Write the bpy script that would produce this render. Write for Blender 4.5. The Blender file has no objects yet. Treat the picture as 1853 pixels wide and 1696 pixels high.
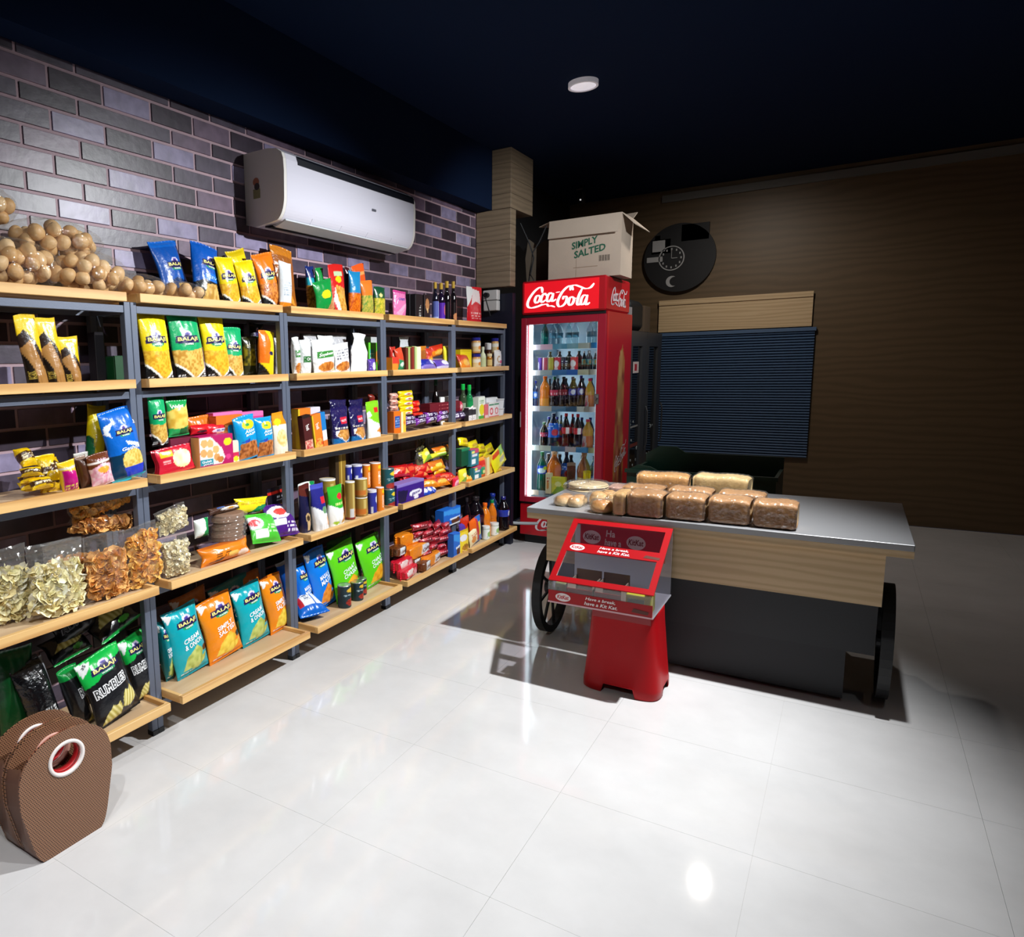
import bpy, math, random
import numpy as np
from math import radians, sin, cos, pi
from mathutils import Matrix, Vector
random.seed(7); RNG = np.random.default_rng(7)
S = bpy.context.scene
COL = S.collection
# ---------------------------------------------------------------- camera
cam_d = bpy.data.cameras.new('camera'); cam = bpy.data.objects.new('camera', cam_d); COL.objects.link(cam)
cam_d.sensor_fit = 'HORIZONTAL'; cam_d.sensor_width = 36.0
cam_d.lens = 1284.07 / 1853 * 36.0
cam_d.shift_x = (926.5 - 636.0) / 1853; cam_d.clip_start = .02
r_ = Vector((0.818527, 0.573988, -0.02349)); u_ = Vector((-0.063696, 0.131319, 0.989292)); f_ = Vector((-0.570927, 0.808265, -0.144049))
M = Matrix((r_, u_, -f_)).transposed().to_4x4(); M.translation = Vector((2.7506, 0, 1.5492)); cam.matrix_world = M
S.camera = cam
# ---------------------------------------------------------------- light, exposure
S.view_settings.view_transform = 'Standard'; S.view_settings.look = 'None'
S.view_settings.gamma = 1.0; S.view_settings.use_curve_mapping = False
S.view_settings.exposure = 0.0
wd = bpy.data.worlds.new('world'); S.world = wd; wd.use_nodes = True
wd.node_tree.nodes['Background'].inputs[0].default_value = (.006, .007, .012, 1)
wd.node_tree.nodes['Background'].inputs[1].default_value = 1.0
def spot(loc, target, power, size=140, blend=.5, rad=.05, col=(1, .97, .95)):
    l = bpy.data.lights.new('ceiling_and_fill_spot', 'SPOT'); l.energy = power; l.spot_size = radians(size); l.spot_blend = blend
    l.shadow_soft_size = rad; l.color = col
    o = bpy.data.objects.new('ceiling_and_fill_spot', l); COL.objects.link(o); o.location = loc
    o.rotation_euler = (Vector(target) - Vector(loc)).to_track_quat('-Z', 'Y').to_euler()
    return o
WH = (.97, 1, 1.02)
spot((2.9, 3.55, 2.95), (.95, 2.9, .5), 600, 104, .8, .035, WH)     # ceiling spots over the aisle, turned to the racks
spot((2.8, 4.15, 2.95), (.55, 5.6, 1.7), 210, 66, .7, .035, WH)
spot((2.9, 1.5, 2.95), (.45, 1.55, .95), 130, 62, .85, .035, WH)  # added fill that brightens the first racks, no known lamp
spot((2.3, -.2, 2.95), (.7, 1.35, 0), 140, 76, .85, .035, WH)
spot((1.5, .2, 3.15), (1.5, .6, 0), 70, 74, .9, .05, WH)            # downlight
spot((3.5, 1.9, 3.15), (3.4, 1.9, 0), 38, 76, .9, .05, WH)  # added fill for the floor on the right, no known fixture
spot((1.9, 6.5, 3.15), (1.6, 7.2, 0), 70, 165, 1, .06, (1, .93, .85))  # added fill for the dim far corner, no lamp known there
# ---------------------------------------------------------------- materials
def lin(h):
    if not isinstance(h, str): return tuple(h)
    h = h.lstrip('#'); c = [int(h[i:i + 2], 16) / 255 for i in (0, 2, 4)]
    return tuple(x / 12.92 if x <= .04045 else ((x + .055) / 1.055) ** 2.4 for x in c)
def mat(name, col=None, rough=.5, metal=0, spec=.5, coat=0, attr=False, emit=None, es=1, var=0):
    m = bpy.data.materials.new(name); m.use_nodes = True; n = m.node_tree.nodes; L = m.node_tree.links
    b = n['Principled BSDF']; b.inputs['Roughness'].default_value = rough; b.inputs['Metallic'].default_value = metal
    b.inputs['Specular IOR Level'].default_value = spec; b.inputs['Coat Weight'].default_value = coat; b.inputs['Coat Roughness'].default_value = .1
    if attr:
        a = n.new('ShaderNodeAttribute'); a.attribute_name = 'Col'; L.new(a.outputs['Color'], b.inputs['Base Color'])
        if emit == 'attr':
            L.new(a.outputs['Color'], b.inputs['Emission Color']); b.inputs['Emission Strength'].default_value = es
    else:
        c = lin(col); b.inputs['Base Color'].default_value = (*c, 1)
        if var:
            tc = n.new('ShaderNodeTexCoord'); nz = n.new('ShaderNodeTexNoise'); nz.inputs['Scale'].default_value = 6; nz.inputs['Detail'].default_value = 6
            L.new(tc.outputs['Object'], nz.inputs['Vector'])
            mx = n.new('ShaderNodeMix'); mx.data_type = 'RGBA'; L.new(nz.outputs['Fac'], mx.inputs['Factor'])
            mx.inputs['A'].default_value = (*[x * (1 - var) for x in c], 1); mx.inputs['B'].default_value = (*[min(1, x * (1 + var)) for x in c], 1)
            L.new(mx.outputs['Result'], b.inputs['Base Color'])
    if emit and emit != 'attr':
        b.inputs['Emission Color'].default_value = (*lin(emit), 1); b.inputs['Emission Strength'].default_value = es
    return m
def mat_wood(name, c1, c2, scale=(1, 1, 1), rough=.5, objrand=False):
    m = mat(name, c1, rough); n = m.node_tree.nodes; L = m.node_tree.links; b = n['Principled BSDF']
    tc = n.new('ShaderNodeTexCoord'); mp = n.new('ShaderNodeMapping'); mp.inputs['Scale'].default_value = scale
    src = tc.outputs['Object']
    if objrand:
        oi = n.new('ShaderNodeObjectInfo'); ad = n.new('ShaderNodeVectorMath'); ad.operation = 'ADD'
        sc = n.new('ShaderNodeVectorMath'); sc.operation = 'SCALE'; sc.inputs['Scale'].default_value = 9
        cx = n.new('ShaderNodeCombineXYZ'); L.new(oi.outputs['Random'], cx.inputs[0]); L.new(oi.outputs['Random'], cx.inputs[2])
        L.new(cx.outputs[0], sc.inputs[0]); L.new(tc.outputs['Object'], ad.inputs[0]); L.new(sc.outputs[0], ad.inputs[1]); src = ad.outputs[0]
    L.new(src, mp.inputs['Vector'])
    nz = n.new('ShaderNodeTexNoise'); nz.inputs['Scale'].default_value = 4; nz.inputs['Detail'].default_value = 5; nz.inputs['Distortion'].default_value = 1.2
    L.new(mp.outputs[0], nz.inputs['Vector'])
    wv = n.new('ShaderNodeTexWave'); wv.inputs['Scale'].default_value = .5; wv.inputs['Distortion'].default_value = 9; wv.inputs['Detail'].default_value = 2
    wv.bands_direction = 'Z'; L.new(mp.outputs[0], wv.inputs['Vector'])
    mt = n.new('ShaderNodeMath'); mt.operation = 'MULTIPLY_ADD'; mt.inputs[2].default_value = .22; L.new(nz.outputs['Fac'], mt.inputs[0]); L.new(wv.outputs['Fac'], mt.inputs[1])
    cr = n.new('ShaderNodeValToRGB'); cr.color_ramp.elements[0].color = (*lin(c1), 1); cr.color_ramp.elements[1].color = (*lin(c2), 1)
    cr.color_ramp.elements[0].position = .1; cr.color_ramp.elements[1].position = .6
    L.new(mt.outputs[0], cr.inputs[0]); L.new(cr.outputs[0], b.inputs['Base Color'])
    return m
def mat_clear(name, tint=(1, 1, 1), gloss=.1, rough=.08, haze=0, rim=.5):
    m = bpy.data.materials.new(name); m.use_nodes = True; n = m.node_tree.nodes; L = m.node_tree.links; n.clear()
    o = n.new('ShaderNodeOutputMaterial'); t = n.new('ShaderNodeBsdfTransparent'); t.inputs[0].default_value = (*tint, 1)
    g = n.new('ShaderNodeBsdfGlossy'); g.inputs['Roughness'].default_value = rough
    fr = n.new('ShaderNodeLayerWeight'); fr.inputs[0].default_value = .22
    ad = n.new('ShaderNodeMath'); ad.operation = 'MULTIPLY_ADD'; ad.inputs[1].default_value = rim; ad.inputs[2].default_value = gloss; ad.use_clamp = True
    L.new(fr.outputs['Facing'], ad.inputs[0]); mx = n.new('ShaderNodeMixShader'); L.new(ad.outputs[0], mx.inputs[0])
    L.new(t.outputs[0], mx.inputs[1]); L.new(g.outputs[0], mx.inputs[2]); out = mx.outputs[0]
    if haze:   # milky scatter of thin film
        df = n.new('ShaderNodeBsdfDiffuse'); df.inputs[0].default_value = (.85, .84, .82, 1); tr = n.new('ShaderNodeBsdfTranslucent'); tr.inputs[0].default_value = (.8, .8, .78, 1)
        m2 = n.new('ShaderNodeMixShader'); m2.inputs[0].default_value = .4; L.new(df.outputs[0], m2.inputs[1]); L.new(tr.outputs[0], m2.inputs[2])
        m3 = n.new('ShaderNodeMixShader'); m3.inputs[0].default_value = haze; L.new(out, m3.inputs[1]); L.new(m2.outputs[0], m3.inputs[2]); out = m3.outputs[0]
    L.new(out, o.inputs[0])
    return m
def bump(m, scale, strength, detail=3, dist=.01):
    n = m.node_tree.nodes; L = m.node_tree.links; b = n['Principled BSDF']
    tc = n.new('ShaderNodeTexCoord'); nz = n.new('ShaderNodeTexNoise'); nz.inputs['Scale'].default_value = scale; nz.inputs['Detail'].default_value = detail
    L.new(tc.outputs['Object'], nz.inputs['Vector']); bp = n.new('ShaderNodeBump'); bp.inputs['Strength'].default_value = strength; bp.inputs['Distance'].default_value = dist
    L.new(nz.outputs['Fac'], bp.inputs['Height']); L.new(bp.outputs[0], b.inputs['Normal'])
    return m
FILM = bump(mat('plastic_film', attr=True, rough=.26, spec=.55), 38, .35, 3, .006)
FOIL = bump(mat('foil_film', attr=True, rough=.2, spec=.8), 45, .7, 4, .01)
CARD = mat('printed_card', attr=True, rough=.42)
PLAST = mat('plastic', attr=True, rough=.22, spec=.55)
LIQ = mat('bottle_plastic', attr=True, rough=.08, spec=.6)
FOOD = bump(mat('food', attr=True, rough=.6, spec=.3), 90, .4, 3, .004)
INK = mat('ink', attr=True, rough=.4)
CLEAR = mat_clear('clear_film', (.99, .99, .985), .05, .1, .075, .22)
def film_bump(m, sc, st):
    n = m.node_tree.nodes; L = m.node_tree.links; tc = n.new('ShaderNodeTexCoord'); nz = n.new('ShaderNodeTexNoise'); nz.inputs['Scale'].default_value = sc; nz.inputs['Detail'].default_value = 2; L.new(tc.outputs['Object'], nz.inputs['Vector'])
    bp = n.new('ShaderNodeBump'); bp.inputs['Strength'].default_value = st; bp.inputs['Distance'].default_value = .02; L.new(nz.outputs['Fac'], bp.inputs['Height'])
    for x in n:
        if x.type in ('BSDF_GLOSSY', 'LAYER_WEIGHT'): L.new(bp.outputs[0], x.inputs['Normal'])
PURIF = mat_clear('puri_film', (.99, .985, .97), .05, .06, .03, .22); film_bump(PURIF, 60, .3)
PET = mat_clear('clear_bottle', (.78, .9, .92), .06, .05)
GLASS = mat_clear('cooler_glass', (.93, .97, .97), .015, .02)
ACRYL = mat_clear('clear_acrylic', (.93, .92, .94), .05, .05)
TINM = mat('tin_metal', (.6, .6, .58), .3, .9)
STEEL = bump(mat('grey_powder_coated_steel', '#5f6778', .42, .2), 300, .05)
DARKSTEEL = mat('black_steel', '#131418', .5)
LIPW = mat_wood('pine_lip', '#bd8748', '#e2b676', (3, 1.0, 9), .45, True)
BOARDW = mat_wood('pale_board', '#bd9a74', '#d2b692', (14, 2, 3), .5, True)
LAMW = mat_wood('laminate', '#776754', '#8b7963', (3, 3, 16), .5, True)
CARTW = mat_wood('pale_laminate', '#b99c74', '#cfb48c', (2, 2, 20), .5, True)
CARDB = bump(mat('corrugated_card', '#b8a898', .8, var=.08), 60, .1)
BLACK = mat('black_paint', '#0b0c10', .6)
NAVY = mat('navy_ceiling_paint', '#0a1b36', .9, spec=.12)
# ---------------------------------------------------------------- mesh helpers
def tag(o, label=None, cat=None, group=None, kind=None):
    if label: o['label'] = label
    if cat: o['category'] = cat
    if group: o['group'] = group
    if kind: o['kind'] = kind
    return o
def obj(name, me, parent=None, m=None):
    o = bpy.data.objects.new(name, me); COL.objects.link(o)
    if parent: o.parent = parent
    if m and me and not me.materials: me.materials.append(m)
    return o
def empty(name, loc=(0, 0, 0), rz=0):
    o = bpy.data.objects.new(name, None); COL.objects.link(o); o.location = loc; o.rotation_euler = (0, 0, rz); o.empty_display_size = .05
    return o
def mesh(name, co, faces, col=None, smooth=False, m=None):
    me = bpy.data.meshes.new(name); co = np.asarray(co, float)
    if isinstance(faces, np.ndarray):
        nf, k = faces.shape
        me.vertices.add(len(co)); me.vertices.foreach_set('co', co.astype(np.float32).ravel())
        me.loops.add(nf * k); me.loops.foreach_set('vertex_index', faces.astype(np.int32).ravel())
        me.polygons.add(nf); me.polygons.foreach_set('loop_start', (np.arange(nf) * k).astype(np.int32))
        me.update(calc_edges=True); me.validate()
    else:
        me.from_pydata([tuple(c) for c in co], [], faces); me.update()
    if col is not None:
        col = np.asarray(col, float)
        if col.ndim == 1: col = np.tile(col, (len(co), 1))
        a = me.color_attributes.new('Col', 'FLOAT_COLOR', 'POINT')
        a.data.foreach_set('color', np.concatenate([col, np.ones((len(co), 1))], 1).astype(np.float32).ravel())
    me.polygons.foreach_set('use_smooth', np.full(len(me.polygons), bool(smooth)))
    if m: me.materials.append(m)
    return me
class MB:
    """collects boxes, bars and rings and links them as one mesh object"""
    def __init__(s): s.v = []; s.f = []; s.c = []
    def add(s, vs, fs, c=None):
        o = len(s.v); s.v += [tuple(v) for v in vs]; s.f += [tuple(i + o for i in f) for f in fs]; s.c += [lin(c) if c is not None else (1, 1, 1)] * len(vs); return s
    def box(s, x0, x1, y0, y1, z0, z1, c=None, b=0):
        if b:
            P = []
            for z, i in ((z0, b), (z0 + b, 0), (z1 - b, 0), (z1, b)):
                P += [(x0 + i + (b if not i else 0), y0 + i, z), (x1 - i - (b if not i else 0), y0 + i, z), (x1 - i, y0 + i + (b if not i else 0), z), (x1 - i, y1 - i - (b if not i else 0), z),
                      (x1 - i - (b if not i else 0), y1 - i, z), (x0 + i + (b if not i else 0), y1 - i, z), (x0 + i, y1 - i - (b if not i else 0), z), (x0 + i, y0 + i + (b if not i else 0), z)]
            F = [tuple(range(7, -1, -1)), tuple(range(24, 32))]
            for k in range(3):
                for j in range(8): F.append((k * 8 + j, k * 8 + (j + 1) % 8, k * 8 + 8 + (j + 1) % 8, k * 8 + 8 + j))
            return s.add(P, F, c)
        return s.add([(x0, y0, z0), (x1, y0, z0), (x1, y1, z0), (x0, y1, z0), (x0, y0, z1), (x1, y0, z1), (x1, y1, z1), (x0, y1, z1)],
                     [(3, 2, 1, 0), (4, 5, 6, 7), (0, 1, 5, 4), (1, 2, 6, 5), (2, 3, 7, 6), (3, 0, 4, 7)], c)
    def prism(s, pts, ax, a, b, c=None):
        """polygon (two coords) extruded along axis ax from a to b"""
        def P(p, t): q = list(p); q.insert(ax, t); return tuple(q)
        n = len(pts); fs = [tuple(range(n - 1, -1, -1)), tuple(range(n, 2 * n))] + [(i, (i + 1) % n, n + (i + 1) % n, n + i) for i in range(n)]
        return s.add([P(p, a) for p in pts] + [P(p, b) for p in pts], fs, c)
    def tube(s, path, r, c=None, n=8):
        P = [Vector(p) for p in path]; vs = []
        for i, p in enumerate(P):
            t = (P[min(i + 1, len(P) - 1)] - P[max(i - 1, 0)]).normalized()
            a = t.orthogonal().normalized() if abs(t.z) > .95 else t.cross(Vector((0, 0, 1))).normalized(); b = t.cross(a)
            vs += [p + (a * cos(2 * pi * k / n) + b * sin(2 * pi * k / n)) * r for k in range(n)]
        fs = [(i * n + k, i * n + (k + 1) % n, (i + 1) * n + (k + 1) % n, (i + 1) * n + k) for i in range(len(P) - 1) for k in range(n)]
        fs += [tuple(range(n - 1, -1, -1)), tuple(range(len(vs) - n, len(vs)))]
        return s.add(vs, fs, c)
    def ring(s, ctr, ax, r0, r1, t0, t1, c=None, n=32, ry=1.0):
        """flat annulus with thickness along axis ax"""
        vs = []
        for k in range(n):
            a = 2 * pi * k / n
            for r, t in ((r0, t0), (r1, t0), (r1, t1), (r0, t1)):
                q = [r * cos(a) * ry, r * sin(a)]; q.insert(ax, t); vs.append([q[i] + (ctr[i] if i != ax else 0) for i in range(3)])
        fs = [(k * 4 + j, ((k + 1) % n) * 4 + j, ((k + 1) % n) * 4 + (j + 1) % 4, k * 4 + (j + 1) % 4) for k in range(n) for j in range(4)]
        return s.add(vs, fs, c)
    def build(s, name, m, parent=None, smooth=False, bev=0):
        o = obj(name, mesh(name, s.v, s.f, np.array(s.c), smooth), parent, m)
        if bev:
            bv = o.modifiers.new('bevel', 'BEVEL'); bv.width = bev; bv.segments = 2; bv.limit_method = 'ANGLE'
        return o
_tx = {}
def text2d(st, shear=0, bold=.0):
    """glyph triangles of a string, normalised to a unit box"""
    k = (st, shear, bold)
    if k not in _tx:
        cu = bpy.data.curves.new('t', 'FONT'); cu.body = st; cu.shear = shear; cu.resolution_u = 2; cu.offset = bold; cu.align_x = 'LEFT'; cu.space_line = .8
        o = bpy.data.objects.new('t', cu); COL.objects.link(o); dg = bpy.context.evaluated_depsgraph_get()
        me = bpy.data.meshes.new_from_object(o.evaluated_get(dg)); me.calc_loop_triangles()
        v = np.array([p.co[:2] for p in me.vertices]); f = np.array([t.vertices[:] for t in me.loop_triangles])
        bpy.data.objects.remove(o); bpy.data.curves.remove(cu); bpy.data.meshes.remove(me)
        mn, mx = v.min(0), v.max(0); _tx[k] = ((v - mn) / (mx - mn), f)
    return _tx[k]
def text_flat(st, org, ux, uy, w, h, name, m, parent, col=(1, 1, 1), shear=0, bold=0, lift=.0012):
    """flat lettering: lower left corner org, writing direction ux, up uy"""
    v, f = text2d(st, shear, bold); ux, uy = Vector(ux), Vector(uy); nn = ux.cross(uy).normalized(); og = Vector(org) + nn * lift
    co = [og + ux * (a * w) + uy * (b * h) for a, b in v]
    return obj(name, mesh(name, co, f, lin(col)), parent, m)
# ---------------------------------------------------------------- printing on packs
def _hash(i, j, k): 
    x = np.sin(i * 127.1 + j * 311.7 + k * 74.7) * 43758.5453; return x - np.floor(x)
def vnoise(u, v, k=0):
    i, j = np.floor(u), np.floor(v); a, b = u - i, v - j; a = a * a * (3 - 2 * a); b = b * b * (3 - 2 * b)
    return (_hash(i, j, k) * (1 - a) + _hash(i + 1, j, k) * a) * (1 - b) + (_hash(i, j + 1, k) * (1 - a) + _hash(i + 1, j + 1, k) * a) * b
def inpoly(U, V, P):
    r = np.zeros(U.shape, bool); n = len(P)
    for i in range(n):
        (x0, y0), (x1, y1) = P[i], P[(i + 1) % n]
        if y0 == y1: continue
        r ^= ((y0 > V) != (y1 > V)) & (U < (x1 - x0) * (V - y0) / (y1 - y0) + x0)
    return r
def paint(U, V, ops, asp):
    C = np.ones(U.shape + (3,)) * .8
    for o in ops:
        t = o[0]
        if t == 'f': C[:] = lin(o[1]); continue
        if t == 'v': k = (V >= o[1]) & (V < o[2]); c = o[3:]
        elif t == 'u': k = (U >= o[1]) & (U < o[2]); c = o[3:]
        elif t == 'r': k = (U >= o[1]) & (U < o[2]) & (V >= o[3]) & (V < o[4]); c = o[5:]
        elif t == 'h': k = V < o[1] + o[2] * U + (o[4] if len(o) > 4 else 0) * np.sin(U * 6); c = (o[3],)
        elif t == 'p': k = inpoly(U, V, o[1]); c = o[2:]
        elif t == 'e': k = ((U - o[1]) / o[3]) ** 2 + ((V - o[2]) / o[4]) ** 2 < 1; c = o[5:]
        elif t == 'd':   # lines of small print
            k = (U >= o[1]) & (U < o[2]) & (V >= o[3]) & (V < o[4]) & (((V - o[3]) / (o[4] - o[3]) * o[6]) % 1 < .55) & (vnoise(U * 40, np.floor((V - o[3]) / (o[4] - o[3]) * o[6]) * 7.3, 3) > .35); c = (o[5],)
        if len(c) == 1: C[k] = lin(c[0])
        elif c[2] == 'ridge':
            w = .5 + .5 * np.sin((U[k] * c[3] + V[k] * asp * c[4]) * 6.283 + np.sin(U[k] * 9) * 1.2); C[k] = np.array(lin(c[0])) * (1 - w)[:, None] + np.array(lin(c[1])) * w[:, None]
        else:
            w = np.clip((vnoise(U[k] * c[2], V[k] * asp * c[2], 1) - .3) * 2.2, 0, 1); C[k] = np.array(lin(c[0])) * (1 - w)[:, None] + np.array(lin(c[1])) * w[:, None]
    return C
# ---------------------------------------------------------------- pack designs: (paint ops, lettering)
def LG(cx, cy, k=1):
    return [('e', cx, cy + .07 * k, .13 * k, .05 * k, '#ded6f2'), ('e', cx, cy + .075 * k, .07 * k, .02 * k, '#4a3a96'), ('e', cx, cy - .055 * k, .2 * k, .035 * k, '#1d9a5a'), ('p', [(cx - .34 * k, cy - .045 * k), (cx + .34 * k, cy - .05 * k), (cx + .3 * k, cy + .045 * k), (cx, cy + .06 * k), (cx - .3 * k, cy + .05 * k)], '#23184f')]
def LT(cx, cy, k=1): return [('BALAJI', cx, cy, .56 * k, .065 * k, '#f8ea86', .05, 0), ('WAFERS', cx, cy - .062 * k, .26 * k, .025 * k, '#ffffff', 0, 0)]
def NAM(top, f1, f2, base='#0d0c0e'):
    return ([('f', base), ('d', .03, .3, .02, .1, '#cfcfcf', 3), ('d', .75, .97, .03, .12, '#cfcfcf', 3), ('p', [(0, .24), (.62, -.01), (1, .14), (1, 1), (0, 1)], '#fbfbf0'), ('p', [(0, .275), (.62, .025), (1, .175), (1, 1), (0, 1)], f1, f2, 22), ('h', .47, .02, top) if 0 else ('p', [(0, .46), (.5, .43), (1, .47), (1, 1), (0, 1)], top), ('v', .955, 1.01, top)] + LG(.45, .6, 1.1), LT(.45, .6, 1.1))
def WAF(bg, l1, l2, c1, c2, dark):
    return ([('f', bg), ('v', .0, .05, dark), ('v', .955, 1.1, dark), ('p', [(0, .97), (.22, .93), (.06, .82)], '#f4f4f4')] + LG(.55, .76) + [('e', .9, .3, .12, .05, '#3a2418'), ('p', [(.18, .1), (.3, .27), (.62, .4), (.8, .3), (.72, .17), (.45, .1)], c1, c2, 12), ('p', [(.4, .08), (.6, .2), (.95, .22), (.8, .12), (.6, .06)], c2, c1, 14), ('d', .1, .5, .055, .085, '#f2f2f2', 1)],
            LT(.55, .76) + [(l1, .52, .53, .5, .07, '#f6fbff', .15, 8), (l2, .55, .445, .56, .075, '#f6fbff', .15, 8)])
R_OPS = [('f', '#17181c'), ('d', .55, .85, .03, .06, '#888888', 2), ('p', [(.25, .15), (.6, .22), (1, .5), (1, .2), (.7, .03)], '#3a3b44'), ('p', [(0, .62), (.25, .66), (.6, .8), (1, .86), (1, 1), (0, 1)], '#12b94a'), ('p', [(0, .99), (.3, .95), (.05, .78)], '#e8ecea')] + LG(.5, .79, .95) + [('p', [(.1, .04), (.22, .17), (.36, .25), (.45, .22), (.52, .26), (.56, .15), (.5, .06), (.3, .03)], '#f2e8a0', '#b5a440', 'ridge', 11, 6), ('p', [(.58, .14), (.62, .28), (.72, .36), (.8, .33), (.88, .38), (.96, .28), (.94, .17), (.75, .1)], '#f2e8a0', '#b5a440', 'ridge', 11, -5)]
R_TX = LT(.5, .79, .95)
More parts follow.
